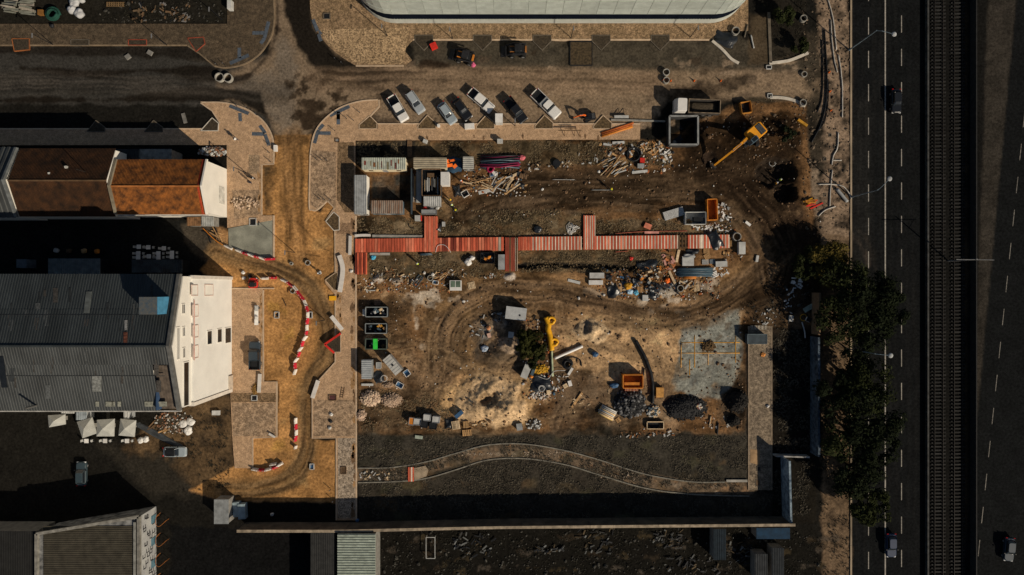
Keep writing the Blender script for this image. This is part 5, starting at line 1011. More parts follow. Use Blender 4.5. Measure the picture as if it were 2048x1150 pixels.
pickup('white double cab pickup with a black bed', 962, 201, A(938, 181, 988, 223), WHT, l=5.3, cab=2.1, bed_l=1.5)
pickup('black pickup with glossy bonnet parked between white pickups', 1031, 220, A(1012, 194, 1050, 242), BLKC, l=5.2, bed_l=1.9)
pickup('long white single cab pickup with a flat black bed and grey toolbox', 1092, 208, A(1064, 184, 1120, 239), WHT, l=6.2, wd=2., bed_l=2.9, cab=1.4, rack=M_MID)
pickup('dark pickup parked on the pavement beside the white facade', 510, 711, A(510, 740, 510, 684), DGR, l=5.1, wd=2., bed_l=1.7, cab=1.9, z=.14)
car('blue grey car parked beside the market parasols', 349, 904, A(326, 904, 372, 904), SIL2, l=4.2, roof_black=True)
car('dark car driving on the highway lane', 1793, 202, -90, BLKC, l=4.4, name='car'); car('blue car driving at the south end of the highway', 1783, 1091, -90, paintm('blue', (.015, .03, .07)), l=4.3, name='car'); car('dark blue car on the far road beyond the railway', 2019, 1099, -95, DGR, l=4.3, name='car')
car('dark car standing in the shaded yard north of the graffiti hall', 162, 948, 90, paintm('teal', (.04, .06, .07)), l=4.4)
car('red small dumper with black tub beside the barriers', 506, 566, 90, M_REDP, l=1.9, wd=1.6, roof_black=True, cat='dumper', name='site_dumper')
# --- dump truck
def tipper(label, cx, cy, ang, l=8.2, wd=2.5):
    X, Y = W(cx, cy, 1.5); t = thing('dump_truck', label, 'truck', (X, Y, gz(X, Y)), math.radians(ang))
    MB().ob(0, 0, .55, l, 1.1, .35).build('chassis', M_BLK, t)
    cb = MB().loft([rr(2.1, wd, .2, .6, cx=l/2 - 1.05), rr(2.1, wd, .22, 1.7, cx=l/2 - 1.05), rr(1.75, wd*.93, .25, 2.8, cx=l/2 - 1.2), rr(1.6, wd*.88, .25, 2.9, cx=l/2 - 1.22)]).build('cab', WHT, t)
    MB().add([(l/2 - .06, -1.1, 1.55), (l/2 - .06, 1.1, 1.55), (l/2 - .38, 1.0, 2.6), (l/2 - .38, -1., 2.6), (l/2 + .02, -1.1, 1.5), (l/2 + .02, 1.1, 1.5), (l/2 - .30, 1.0, 2.62), (l/2 - .30, -1., 2.62)], [(4,5,6,7), (0,3,2,1), (0,1,5,4), (2,3,7,6), (1,2,6,5), (0,4,7,3)]).build('windscreen', M_WIN, cb)
    bl = l - 2.5; bx = -l/2 + bl/2
    MB().ob(bx, 0, 1.0, bl, wd - .1, .1).build('bed_floor', M_BLK, t); MB().loft([rr(bl*.9, wd*.8, .4, 1.1, cx=bx), rr(bl*.7, wd*.6, .4, 1.45, cx=bx), rr(bl*.3, wd*.3, .3, 1.6, cx=bx)]).build('load', M_BED, t)
    for a, b_ in (((bx-bl/2, -wd/2+.06), (bx+bl/2, -wd/2+.06)), ((bx-bl/2, wd/2-.06), (bx+bl/2, wd/2-.06)), ((bx-bl/2+.05, -wd/2+.12), (bx-bl/2+.05, wd/2-.12)), ((bx+bl/2-.05, -wd/2+.12), (bx+bl/2-.05, wd/2-.12))):
        MB().prism(ribbon([a, b_], .1), 1.0, 2.2).build('bed_side', mat('bed_dark', (.05, .045, .04)), t); MB().prism(ribbon([a, b_], .13), 2.2, 2.27).build('bed_rail', mat('rail_pale', (.2, .15, .1), var=.6), t)
    wheels(t, (l*.33, -l*.18, -l*.33), wd/2 - .2, .5, .4)
    for s in (-1, 1): MB().ob(l/2 - .05, s*.85, .9, .12, .35, .2).build('headlight', M_LAMP, t)
tipper('dump truck with a white cab and dark loaded bed on the mud', 1393, 214, 178)
# --- excavator
def excavator(label, cx, cy, ang, m, tip, scale=1., tracks_ang=20, cabm=None, name='excavator', armm=None):
    armm = armm or m
    X, Y = W(cx, cy, 1.2); t = thing(name, label, 'excavator', (X, Y, gz(X, Y) - .05), math.radians(ang)); t.scale = (scale,)*3
    ta = math.radians(tracks_ang)
    for s in (-1, 1):
        ox, oy = -math.sin(ta)*s*1.05, math.cos(ta)*s*1.05
        prof = [(-1.9, .35), (-1.6, .0), (1.6, .0), (1.9, .35), (1.6, .8), (-1.6, .8)]; v = MB(); c_, s_ = math.cos(ta), math.sin(ta)
        v.loft([[(ox + x*c_ - d*s_, oy + x*s_ + d*c_, z) for x, z in prof] for d in (-.28, .28)]); v.build('track', M_BLK, t)
    MB().cyl(0, 0, .5, 1.0, .8, 16).build('turntable', M_BLK, t)
    MB().loft([rr(3.3, 2.4, .35, 1.0, cx=-.7), rr(3.4, 2.45, .4, 1.3, cx=-.7), rr(3.3, 2.4, .4, 2.0, cx=-.72), rr(3.1, 2.2, .4, 2.15, cx=-.75)]).build('house', m, t)
    gr = MB().ob(-1.5, .0, 2.16, 1.1, 1.9, .05).build('engine_grille', M_BLK, t)
    for k in range(5): MB().ob(-1.9 + k*.2, 0, 2.213, .06, 1.8, .03).build('louvre', M_STEEL, gr)
    cb = MB().loft([rr(1.6, .95, .15, 1.0, cx=.75), rr(1.65, .98, .15, 1.9, cx=.75), rr(1.4, .9, .2, 2.75, cx=.7), rr(1.3, .8, .2, 2.85, cx=.7)]); cb.v = [(x, y + .72, z) for x, y, z in cb.v]; cb = cb.build('cab', cabm or M_BLUG, t)
    MB().ob(.7, .72, 2.853, 1., .6, .02).build('roof_hatch', M_WIN, cb)
    L_ = tip / scale; P = [(.9, -.25, 1.5), (L_*.35, -.25, 3.6), (L_*.62, -.25, 3.5)]
    def beam(a, b_, w0, h0, h1, nm, mm):
        a, b_ = Vector(a), Vector(b_); d = (b_ - a).normalized(); up_ = Vector((0, 1, 0)).cross(d) * -1; sd = Vector((0, 1, 0))
        return MB().loft([[p + sd*u*w0/2 + up_*q*hh/2 for u, q in ((-1,-1), (1,-1), (1,1), (-1,1))] for p, hh in ((a, h0), (a.lerp(b_, .5), max(h0, h1)*1.05), (b_, h1))]).build(nm, mm, t)
    beam(P[0], P[1], .42, .5, .6, 'boom', armm); beam(P[1], P[2], .4, .6, .4, 'boom', armm); beam((P[2][0] - .3, -.25, 3.8), (L_ - .3, -.25, 1.2), .32, .5, .3, 'stick', armm)
    for y in (-.55, .05): MB().tube([(1.1, y, 1.4), (L_*.33, y, 3.2)], .08, 6).build('hydraulic_ram', M_STEEL, t)
    MB().tube([(L_*.4, -.25, 4.05), (P[2][0], -.25, 4.1)], .08, 6).build('hydraulic_ram', M_STEEL, t)
    pr = [(0, 0), (.35, -.1), (.55, -.5), (.4, -.95), (-.1, -1.1), (-.2, -.95), (.2, -.8), (.3, -.5), (.1, -.2)]
    MB().loft([[(L_ - .35 + x, -.25 + d, 1.3 + z) for x, z in pr] for d in (-.55, .55)]).build('bucket', mat('bucket_dark', (.06, .05, .04)), t)
    return t
excavator('large yellow crawler excavator digging in the mud by the east pits', 1502, 272, A(1502, 266, 1425, 331), mat('digger_yellow', (.72, .30, .02), rough=.45, var=.15), 8.9, tracks_ang=55)
excavator('mini excavator with a bright red arm parked beside the long white pickup', 1178, 232, A(1178, 231, 1146, 234), BLKC, 2.9, scale=.52, cabm=M_BLK, name='mini_excavator', armm=M_HVO)
def loader(label, cx, cy, ang, mm, acc):
    X, Y = W(cx, cy, 1.2); t = thing('compact_loader', label, 'loader', (X, Y, gz(X, Y)), math.radians(ang))
    MB().loft([rr(3.2, 1.7, .25, .45), rr(3.2, 1.75, .3, 1.1), rr(2.8, 1.6, .3, 1.35)]).build('body', mm, t); wheels(t, (1.0, -1.0), 1.0, .48, .4)
    cb = MB().loft([rr(1.3, 1.4, .15, 1.3, cx=-.1), rr(1.2, 1.3, .2, 2.2, cx=-.1)]).build('cab', M_WIN, t); MB().loft([rr(1.25, 1.35, .15, 2.2, cx=-.1), rr(1.15, 1.25, .2, 2.28, cx=-.1)]).build('roof', mm, cb)
    for s in (-1, 1):
        MB().tube([(-1.5, s*.95, 1.6), (.8, s*.95, 1.7), (2.1, s*.9, .7)], .12, 5).build('lift_arm', mm, t); MB().ob(.9, s*.5, 1.36, .9, .16, .1).build('panel', acc, t)
    pr = [(2., .1), (2.9, .05), (3., .12), (2.2, .3), (2.15, .9), (2., .9)]; MB().loft([[(x, y, z) for x, z in pr] for y in (-1.0, 1.0)]).build('bucket', mm, t); MB().ob(-1.5, 0, 1.1, .3, 1.1, .4).build('engine_cover', acc, t)
    return t
DK = mat('machine_black', (.02, .02, .022), rough=.4)
loader('black compact loader with orange arms beside the red toolbox', 930, 112, 165, DK, M_ORG); loader('black compact loader with orange forks north of the black pickup', 1035, 99, 180, DK, mat('dull_orange', (.3, .12, .03), var=.4))
# motorcycle on the plaza
t = thing('motorcycle', 'dark motorcycle standing on the west plaza', 'motorcycle', (*W(504, 356), .14), math.radians(-20))
for x in (-.65, .65): MB().ring(0, 0, -.05, .05, .3, .2, 14).build('wheel', M_TYRE, t, loc=(x, 0, .3)).rotation_euler = (PI/2, 0, 0)
MB().loft([rr(1.0, .22, .1, .4), rr(1.2, .3, .12, .65), rr(.9, .24, .1, .85)]).build('frame', M_BLK, t); MB().ob(-.25, 0, .85, .65, .26, .08).build('saddle', mat('saddle', (.03, .025, .02)), t); MB().tube([(.45, -.38, 1.05), (.55, 0, 1.), (.45, .38, 1.05)], .025, 5).build('handlebar', M_STEEL, t); MB().tube([(.65, 0, .3), (.5, 0, 1.)], .04, 5).build('fork', M_STEEL, t); MB().ob(.6, 0, .85, .14, .2, .16).build('headlight', M_LAMP, t)
t = thing('hand_trailer', 'narrow white flatbed trailer with two boxes beside the white facade', 'trailer', (*W(515, 630), .14)); MB().ob(0, 0, .35, .7, 3.6, .08).build('bed', M_WHT, t); MB().ob(.12, 1.2, .43, .5, .9, .3).build('box', M_LGT, t); MB().ob(.15, -.6, .43, .45, .7, .35).build('box', M_WHT, t); MB().tube([(0, 1.8, .4), (-1., 1.95, .5)], .03, 5).build('drawbar', M_BLK, t)
for y in (-1.3, 1.3):
    for s in (-1, 1): MB().cyl(0, 0, -.06, .06, .2, 10).build('wheel', M_TYRE, t, loc=(s*.4, y, .2)).rotation_euler = (0, PI/2, 0)
# ------------------------------------------------------------ site huts
def cabin(label, x0, y0, x1, y1, h, wallm, roofm, ribs='x', rust=None, name='site_cabin', cat='cabin'):
    a = W(x0, y0, h); b_ = W(x1, y1, h); cx, cy = (a[0]+b_[0])/2, (a[1]+b_[1])/2; l, d = abs(b_[0]-a[0]), abs(b_[1]-a[1])
    t = thing(name, label, cat, (cx, cy, gmin(cx, cy, 1.) - .02)); MB().box(-l/2+.05, -d/2+.05, 0, l/2-.05, d/2-.05, h-.08).build('wall', wallm, t)
    r = MB(); r.box(-l/2, -d/2, h-.08, l/2, d/2, h-.03)
    if ribs == 'x': r.corr((-l/2, -d/2, h), (l, 0, 0), (0, d, 0), (0, 0, 1), .33, .07)
    else: r.corr((-l/2, d/2, h), (0, -d, 0), (l, 0, 0), (0, 0, 1), .33, .07)
    r.build('roof', roofm, t)
    MB().box(-.45, -d/2 + .03, 0, .45, -d/2 + .1, 2.0).build('door', M_MID, t)
    for s in (-1, 1): MB().box(s*l*.32 - .4, -d/2 + .02, 1., s*l*.32 + .4, -d/2 + .09, 1.8).build('window', M_WIN, t)
    if rust:
        for k in range(rust): MB().ob(-l*.4 + l*.85*k/rust + random.uniform(-.2, .2), random.uniform(-.2, .2)*d, h + .075, random.uniform(.12, .4), d*random.uniform(.25, .7), .004).build('rust_patch', random.choice((M_RUSTY, mat('rust_red', (.17, .055, .04), var=.6, scale=4), mat('rust_olive', (.2, .17, .1), var=.5))), t)
    return t
M_CREAM = mat('cream_wall', (.6, .52, .36), var=.12)
cabin('cream site cabin with pale green ribbed roof streaked with rust', 723, 315, 811, 339, 2.7, M_CREAM, mat('green_grey_roof', (.36, .38, .32), var=.25, scale=1.5), 'x', rust=9)
cabin('white site cabin with grey ribbed roof at the site corner', 708, 350, 733, 428, 2.6, M_WALL, mat('grey_ribbed', (.3, .31, .31), var=.3), 'x')
cabin('low site cabin with rust streaked ribbed roof closing the hut yard', 742, 401, 805, 427, 2.5, mat('cabin_blue', (.1, .13, .15)), mat('rust_ribbed', (.34, .3, .25), c2=(.2, .1, .055), scale=2.5, var=.5, stretch=(1, .2, 1)), 'x')
cabin('site cabin with beige lengthwise ribbed roof', 827, 315, 893, 336, 2.6, M_CREAM, mat('beige_ribbed', (.36, .31, .22), var=.2), 'y')
cabin('small shed with bent pale metal roof next to the orange tarpaulin', 926, 313, 947, 338, 2.3, M_MID, mat('pale_tin', (.44, .43, .38), var=.2), 'y', name='tool_shed', cat='shed')
cabin('low store with pale grey ribbed roof above the red boardwalk branch', 847, 393, 881, 412, 2.2, M_MID, mat('pale_ribbed', (.42, .42, .4), var=.2), 'x', name='tool_shed', cat='shed')
t = tarp('tarpaulin', 'blue tarpaulin with orange patches over materials between two huts', 'tarpaulin', 908, 330, 32, 30, 0, mat('blue_tarp2', (.02, .05, .09), var=.3), h=.9)
for k in range(4): MB().ob(0, 0, 0, random.uniform(.5, 1.2), random.uniform(.3, .6), .1).build('orange_sheet', M_HVO, t, loc=(random.uniform(-1., .9), random.uniform(-.9, .9), .85), rz=random.random())
st = open_box('pipe_store', 'open black rack holding pipes and timber between the huts', 'rack', 863, 365, 37, 52, 2.0, mat('rack_dark', (.02, .025, .03)), inner=M_BLK, rim=M_WOODD)
random.seed(31)
for k in range(11):
    MB().ob(-1.3 + k*.26, random.uniform(-.5, .3), 1.2 + .05*(k % 3), random.uniform(.06, .16), random.uniform(1.4, 3.4), .09).build('stored_length', random.choice((M_WOODP, M_LGT, M_ORG, M_WOOD, M_STEEL)), st)
MB().ob(-.2, 1.4, 1.3, 1.2, .7, .3).build('crate', M_WOODD, st)
t = thing('walkway', 'narrow pale walkway beside the open pipe rack', 'walkway', (*W(838, 366), gz(*W(838, 366)))); MB().ob(0, 0, 0, .9, 7.2, .25).build('deck', M_LGT, t); MB().ob(-.75, -.6, 0, .3, 3.6, .2).build('plank', M_WOOD, t)
t = thing('ladder', 'aluminium ladder lying in the shade by the pipe rack', 'ladder', (*W(829, 376), gz(*W(829, 376)) + .02))
for s in (-.2, .2): MB().ob(s, 0, 0, .05, 5.2, .08).build('rail', M_LGT, t)
for k in range(17): MB().ob(0, -2.5 + k*.31, .02, .4, .04, .04).build('rung', M_LGT, t)
box_thing('water_tank', 'white cube tank with a dark valve beside the pipe rack', 'tank', 890, 357, 16, 25, 2.2, M_WHT, lid=M_WHT)
MB().ob(.62, 0, .1, .12, .9, .82).build('red_side', M_REDP, box_thing('cool_box', 'white box with a red side at the foot of the huts', 'box', 835, 436, 11, 11, .9, M_LGT)); box_thing('tool_crate', 'grey tool bench cluttered below the huts with red items', 'bench', 858, 424, 30, 9, .8, M_MID, rim=M_STEEL)
for x, c_, lb in ((851, M_REDP, 'red jerrycan on the tool bench'), (864, M_WHT, 'white bucket on the tool bench'), (875, M_LGT, 'grey sack beside the tool bench')): bag(x, 416, 4, lb, c_, h=.5, cat='container', name='jerrycan')
wall('grey fence line east of the cabin yard', [(825, 340), (825, 430)], 1.8, mat('hoarding_blue', (.03, .045, .06)), th=.08, cat='fence', name='site_fence')
t = thing('footbridge', 'narrow plank footbridge from the pavement to the huts', 'footbridge', (*W(820, 297), .0)); MB().box(-.4, -1.5, .1, .4, 1.5, .2).build('deck', M_WOODD, t); MB().box(-.45, -1.5, .2, -.4, 1.5, .3).build('edge', M_WOODD, t)
# ------------------------------------------------------------ north part of the site
tubes('pipe_stack', 'stack of magenta plastic ducts beside the huts', 'pipes', 1000, 325, 20, 80, 26, .12, 1, [M_MAG, mat('dark_magenta', (.12, .01, .04)), M_BLK, mat('dark_magenta', (.12, .01, .04)), M_BLUG, M_TARP], rows=3, jitter=.25)
tubes('pipe_bundle', 'bundle of dark and yellow ducts over the magenta stack', 'pipes', 1003, 322, 3, 52, 6, .08, 1, [M_YEL, M_BLUG], rows=1); coil('hose_coil', 'magenta coil of hose in front of the duct stack', 'hose', 981, 339, 6, .16, M_MAG); bag(1044, 316, 6, 'pink sack at the end of the magenta ducts', mat('pink_sack', (.5, .12, .14)), h=.5)
open_box('crate', 'white crate with dark bottles beside the timber pile', 'crate', 987, 348, 14, 10, .6, M_LGT, inner=M_BLU, fill=(5, [M_WHT, M_BLU]))
planks('timber_pile', 'untidy pile of timber offcuts in front of the huts', 'timber pile', 955, 366, 34, (.8, 2.6), (.08, .2), 22, 14, -15, 35, [M_WOOD, M_WOODP, M_WOODD], h=.8)
planks('timber_pile', 'splayed boards and grey sheets beside the magenta ducts', 'timber pile', 1010, 366, 24, (.7, 3.2), (.1, .35), 28, 15, 30, 50, [M_WOOD, M_WOODP, M_LGT, M_WOODD], h=.7)
for x, y, l, w_, a, lb, m in ((969, 383, 24, 7, 14, 'pale timber board lying below the timber pile', M_LGT), (989, 374, 25, 9, 58, 'grey sheet lying on the splayed boards', M_LGT), (1028, 351, 30, 5, 28, 'long pale board beside the duct stack', M_WOODP)):
    tag(MB().ob(0, 0, 0, l/PPM, w_/PPM, .12).build('board', m, loc=(*W(x, y), gz(*W(x, y)) + .03), rz=math.radians(a)), lb, 'board')
open_box('tub', 'white tub with black inside below the orange worker', 'tub', 930, 387, 13, 12, .5, M_WHT, ang=30, inner=M_BLK); tarp('tarpaulin', 'dark tarpaulin heap in the shade by the timber pile', 'tarpaulin', 914, 381, 14, 22, 10, M_TARP, h=.8)
tarp('tarpaulin', 'black rubble sack collapsed at the end of the splayed boards', 'tarpaulin', 1039, 370, 20, 10, -15, M_TARP, h=.4); tubes('pipe_bundle', 'dark drum and pipes beside the brown mud', 'pipes', 1046, 352, 4, 10, 14, .3, 80, [M_BLK, M_WOODD], rows=1)
box_thing('site_box', 'white electrical box on the pavement by the black hatchback', 'box', 939, 252, 19, 10, .9, M_WHT, ang=4, z=.13); box_thing('portable_toilet', 'pale portable toilet standing between the parked pickups', 'toilet', 998, 236, 14, 17, 2.2, M_LGT, lid=M_WHT); box_thing('site_box', 'small grey cabinet at the edge of pavement and weeds', 'box', 1000, 281, 11, 7, 1.2, M_LGT); box_thing('site_box', 'small pale post box beside the footbridge', 'box', 850, 282, 8, 7, .9, M_LGT, ang=-20); box_thing('site_box', 'small white meter box on the pavement beside a tree pit', 'box', 877, 251, 5, 5, .8, M_WHT, z=.13)
t = thing('trestle', 'timber beam on trestles standing on the pavement', 'trestle', (*W(1139, 263), .13)); MB().ob(0, 0, .7, 4.2, .14, .12).build('beam', M_WOODD, t); MB().ob(.1, .35, .7, 2.2, .1, .12).build('beam', M_WOODD, t)
for x in (-.9, .9, 1.8): MB().tube([(x, -.9, 0), (x, .1, .7)], .05, 5).build('leg', M_WOODD, t)
tubes('pipe_bundle', 'two bright orange pipes lying across the pavement end', 'pipes', 1234, 260, 3, 68, 10, .2, 17.5, [M_ORG, mat('dull_rust_pipe', (.35, .09, .02))], rows=1)
t = thing('drawing_trestle', 'low pale trestle table on the street above the orange pipes', 'trestle', (*W(1242, 235), .02)); MB().ob(0, 0, .5, 2.6, .5, .08).build('top', M_LGT, t)
for x in (-.8, .1): MB().tube([(x, 0, .5), (x + .4, 1.6, .1)], .05, 5).build('pole', M_BLK, t)
for x in (-1.1, 1.1): MB().ob(x, 0, 0, .08, .4, .5).build('leg', M_BLK, t)
tag(MB().prism(ribbon(WP([(1222, 240), (1330, 243)]), .3), -.1, .25).build('concrete_beam', M_CONC), 'long concrete beam at the pavement end beside the steel pit box', 'beam')
# scrap field at 1200-1346 / 280-345
random.seed(41)
planks('scrap_pile', 'fan of broken pale planks in the scrap field', 'scrap pile', 1225, 332, 34, (.8, 2.8), (.07, .2), 22, 13, 35, 22, [M_WOODP, M_WOOD, M_LGT, M_WOODD], h=.5)
planks('scrap_pile', 'brown scrap boards and crates behind the plank fan', 'scrap pile', 1242, 302, 26, (.5, 1.6), (.1, .5), 28, 14, 0, 90, [M_WOOD, M_WOODD, M_LGT, M_RUSTY], h=.5)
planks('scrap_pile', 'orange tinted chopped timber beside the steel pit box', 'scrap pile', 1303, 297, 40, (.3, 1.1), (.08, .3), 20, 11, 0, 90, [M_WOOD, M_WOODP, mat('orange_wood', (.5, .24, .08)), M_LGT], h=.6)
planks('scrap_pile', 'white and grey packaging scraps at the end of scrap field', 'scrap pile', 1331, 312, 26, (.2, .8), (.1, .4), 13, 16, 0, 90, [M_WHT, M_LGT, M_WOODP], h=.3)
coil('hose_coil', 'large black hose coil in the scrap field', 'hose', 1267, 310, 13, .14, M_BLK); box_thing('fuel_can', 'bright red can beside the black hose coil', 'can', 1285, 320, 9, 9, .7, M_REDP); box_thing('site_box', 'grey machine box under the red can', 'box', 1282, 331, 13, 8, .7, M_MID)
box_thing('bench_plank', 'thick white plank at the lower edge of the scrap field', 'plank', 1280, 343, 31, 5, .3, M_LGT, ang=6); box_thing('bench_plank', 'white plank along the upper edge of the scrap field', 'plank', 1237, 285, 24, 5, .3, M_LGT, ang=3); pallet(1246, 322, 14, 13, 20, 'orange pallet lying in the scrap field')
for k, (a, b_) in enumerate((((1105, 359), (1149, 359.5)), ((1183, 380), (1222, 380)))): hose('rod', ('thin pale rod lying on the mud below the weeds', 'thin pale rod lying beside the surveyor')[k], 'rod', [a, b_], .05, M_LGT)
# steel pit box
t = thing('trench_box', 'large open steel trench box with pale rims beside the dump truck', 'trench box', (*W(1367, 261, 1.8), gmin(*W(1367, 261, 1.8)) - .05)); l = 56/PPM
M_TB = mat('trench_steel', (.22, .225, .22), var=.3)
for a, b_ in (((-l/2, -l/2), (l/2, -l/2)), ((-l/2, l/2), (l/2, l/2)), ((-l/2, -l/2), (-l/2, l/2)), ((l/2, -l/2), (l/2, l/2))):
    MB().prism(ribbon([a, b_], .22), 0, 2.0).build('panel', mat('trench_dark', (.04, .04, .04)), t); MB().prism(ribbon([a, b_], .3), 2.0, 2.15).build('rim', M_TB, t)
MB().ob(0, 0, -.05, l, l, .1).build('floor', M_BLK, t); MB().rock((0, 0, .2), .5).build('rubble', M_CONC, t, loc=(-l*.25, -l*.35, 0))
t = open_box('frame_box', 'orange framed open bucket at the top of the rubble bank', 'bucket', 1493, 214, 20, 22, 1.0, mat('orange_frame', (.42, .18, .03), var=.3), inner=M_BLK, ang=8)
box_thing('site_barrier', 'yellow striped road plate stack on the east bank', 'barrier', 1606, 245, 22, 5, .5, mat('dull_yellow', (.4, .2, .02), var=.4), ang=-35)
coil('cable_coil', 'pale cable coil lying in the dark pit', 'cable', 1553, 322, 7, .05, M_LGT, turns=2)
planks('scrap_pile', 'orange boards and barriers piled by the east verge', 'scrap pile', 1624, 406, 12, (1., 2.8), (.12, .3), 10, 8, 12, 18, [mat('orange_board', (.5, .2, .03)), M_YEL, M_WOODD, M_REDP], h=.5)
# mid strip
tag(MB().ob(0, 0, 0, 41/PPM, 17/PPM, .5).build('metal_cover', mat('speckled_metal', (.4, .4, .39), var=.3, scale=5, fine=.4), loc=(*W(1348, 427, .4), gmin(*W(1348, 427))), rz=math.radians(17)), 'tilted speckled grey metal cover lying on the weeds', 'cover')
open_box('tank', 'white rectangular tank with a dark hatch beside the orange skip', 'tank', 1392, 436, 40, 24, 1.3, M_LGT, inner=M_MID, fill=None); box_thing('tank_hatch', 'dark hatch box inside the white tank', 'hatch', 1397, 438, 18, 9, 1.05, M_BLK)
open_box('skip', 'bright orange steel skip on the weeds', 'skip', 1425, 419, 19, 41, 1.3, M_ORG, ang=2, inner=mat('rusty_orange', (.42, .16, .03), var=.3), rim=M_ORG)
planks('litter_pile', 'white packaging scraps around the orange skip', 'litter', 1404, 454, 26, (.15, .7), (.1, .35), 22, 5, 0, 90, [M_WHT, M_LGT], h=.15); planks('litter_pile', 'grey blocks scattered east of the orange skip', 'litter', 1447, 425, 30, (.15, .7), (.1, .4), 14, 18, 0, 90, [M_WHT, M_LGT, M_MID], h=.2)
box_thing('cooler', 'coral coloured box lying on the weeds above the boardwalk', 'box', 1296, 452, 14, 10, .4, mat('coral', (.6, .2, .12)), ang=-22); box_thing('pipe_section', 'white pipe section lying on the mud east of the skip', 'pipe', 1497, 447, 12, 5, .4, M_WHT, ang=-38)
tubes('rod_bundle', 'scattered white plastic tubes beside the boardwalk branch', 'tubes', 1144, 459, 16, 22, 9, .05, 62, [M_WHT, M_LGT], rows=2, jitter=.9)
box_thing('site_box', 'grey frame box beside the boardwalk branch near the huts', 'box', 887, 448, 6, 9, .6, M_LGT); tarp('tarpaulin', 'black sack against the boardwalk branch near the huts', 'tarpaulin', 877, 455, 12, 16, 0, M_TARP, h=.7); bag(1075, 459, 8, 'black tarpaulin bundle on the weeds above the boardwalk', M_TARP, h=.6)
for pts, lb in (([(950, 455), (965, 463), (977, 472)], 'dark bent rod lying on the weeds'), ([(817, 447), (820, 455), (829, 457)], 'dark angle iron on the weeds by the hut branch')): hose('rod', lb, 'rod', pts, .06, M_BLK)
hose('cable', 'white looped cable crossing the boardwalk edge', 'cable', [(872, 505), (876, 492), (888, 490), (896, 496), (902, 505)], .04, M_WHT, z=.45)
hose('pole', 'long red pole lying above the boardwalk', 'pole', [(1230, 467), (1290, 463), (1374, 462)], .06, mat('red_pole', (.4, .1, .06))); tag(MB().ob(0, 0, 0, 2.6, .4, .15).build('board', mat('pink_board', (.55, .25, .2)), loc=(*W(1303, 465), gz(*W(1303, 465)) + .03)), 'pink board lying above the boardwalk', 'board'); hose('pole', 'thin red pole lying below the boardwalk', 'pole', [(1230, 504), (1256, 502)], .06, mat('red_pole', (.4, .1, .06)))
tarp('tarpaulin', 'black tarpaulin draped across the boardwalk end', 'tarpaulin', 1429, 480, 22, 36, 25, M_TARP, h=.5, z=.46)
box_thing('cabinet', 'pale grey cabinet lying at the boardwalk end', 'cabinet', 1484.5, 496, 13, 24, 1.0, M_LGT); pallet(1452, 507, 14, 7, -5, 'small bare wooden frame below the boardwalk end', nsl=3); pallet(1460, 487, 9, 12, 0, 'broken end pallet of the boardwalk')
pallet(1412, 502, 12, 10, 0, 'wooden pallet touching the boardwalk underside'); pallet(1414, 513, 13, 11, 30, 'wooden pallet turned at an angle below the boardwalk'); pallet(1410, 524, 13, 10, 3, 'grey pallet loaded with bags above the blue pipes', m=M_LGT); pallet(1424, 523, 11, 9, 2, 'blue tinted pallet beside the grey pallet', m=mat('blue_wood', (.16, .2, .23)))
box_thing('sheet_stack', 'white board stack beside the rusty frames', 'boards', 1376.5, 522, 23, 19, .5, M_LGT); tarp('tarpaulin', 'grey crumpled foil on the white board stack', 'tarpaulin', 1377, 512, 22, 8, 0, M_MID, h=.3, z=.5); box_thing('sheet_stack', 'pale board stack at the right end of the blue pipes', 'boards', 1443, 528, 23, 11, .5, M_LGT, ang=2); tarp('tarpaulin', 'dark tarpaulin below the boardwalk beside the pallets', 'tarpaulin', 1385, 503, 26, 10, 0, M_TARP, h=.4)
planks('rust_stack', 'rust coloured formwork frames hanging below the boardwalk', 'formwork', 1336, 522, 36, (.4, 1.2), (.15, .45), 11, 22, 0, 90, [M_RUSTY, mat('rust_bright', (.45, .16, .06)), mat('rust_pink', (.5, .25, .2)), M_WOODD], h=.4)
tag(MB().ob(0, 0, 0, .45, 2.3, .12).build('board', M_WOODP, loc=(*W(1355, 512), .1), rz=math.radians(-12)), 'pale leaning board beside the rusty formwork', 'board'); tag(MB().ob(0, 0, 0, .45, 2.9, .15).build('board', M_WOODP, loc=(*W(1344, 556), gz(*W(1344, 556)) + .15), rz=math.radians(25)), 'long pale plank lying beside the orange bucket', 'board'); tag(MB().ob(0, 0, 0, 2.3, .5, .14).build('board', M_LGT, loc=(*W(1148, 563), gz(*W(1148, 563)) + .03), rz=math.radians(-14)), 'pale plank lying alone below the long trench', 'board')
tubes('pipe_stack', 'stack of blue grey plastic pipes below the boardwalk end', 'pipes', 1389, 545, 16, 72, 17, .11, 0, [M_BLUG, M_BLUG, mat('teal_pipe', (.04, .08, .11))], rows=2, jitter=.06); tubes('pipe_bundle', 'orange pipe lying in front of blue grey stack', 'pipes', 1380, 555, 2, 26, 5, .14, 0, [M_ORG], rows=1); tubes('pipe_bundle', 'white pipe offcuts at the end of the blue grey stack', 'pipes', 1428, 549, 4, 14, 12, .12, 22, [M_WHT, M_LGT], rows=1)
box_thing('sheet_stack', 'upper of two white board stacks on the pale dust', 'boards', 1194, 551, 29, 11, .7, M_LGT); box_thing('sheet_stack', 'lower of two white board stacks on the pale dust', 'boards', 1192, 565, 28, 9, .6, M_WHT)
random.seed(52)
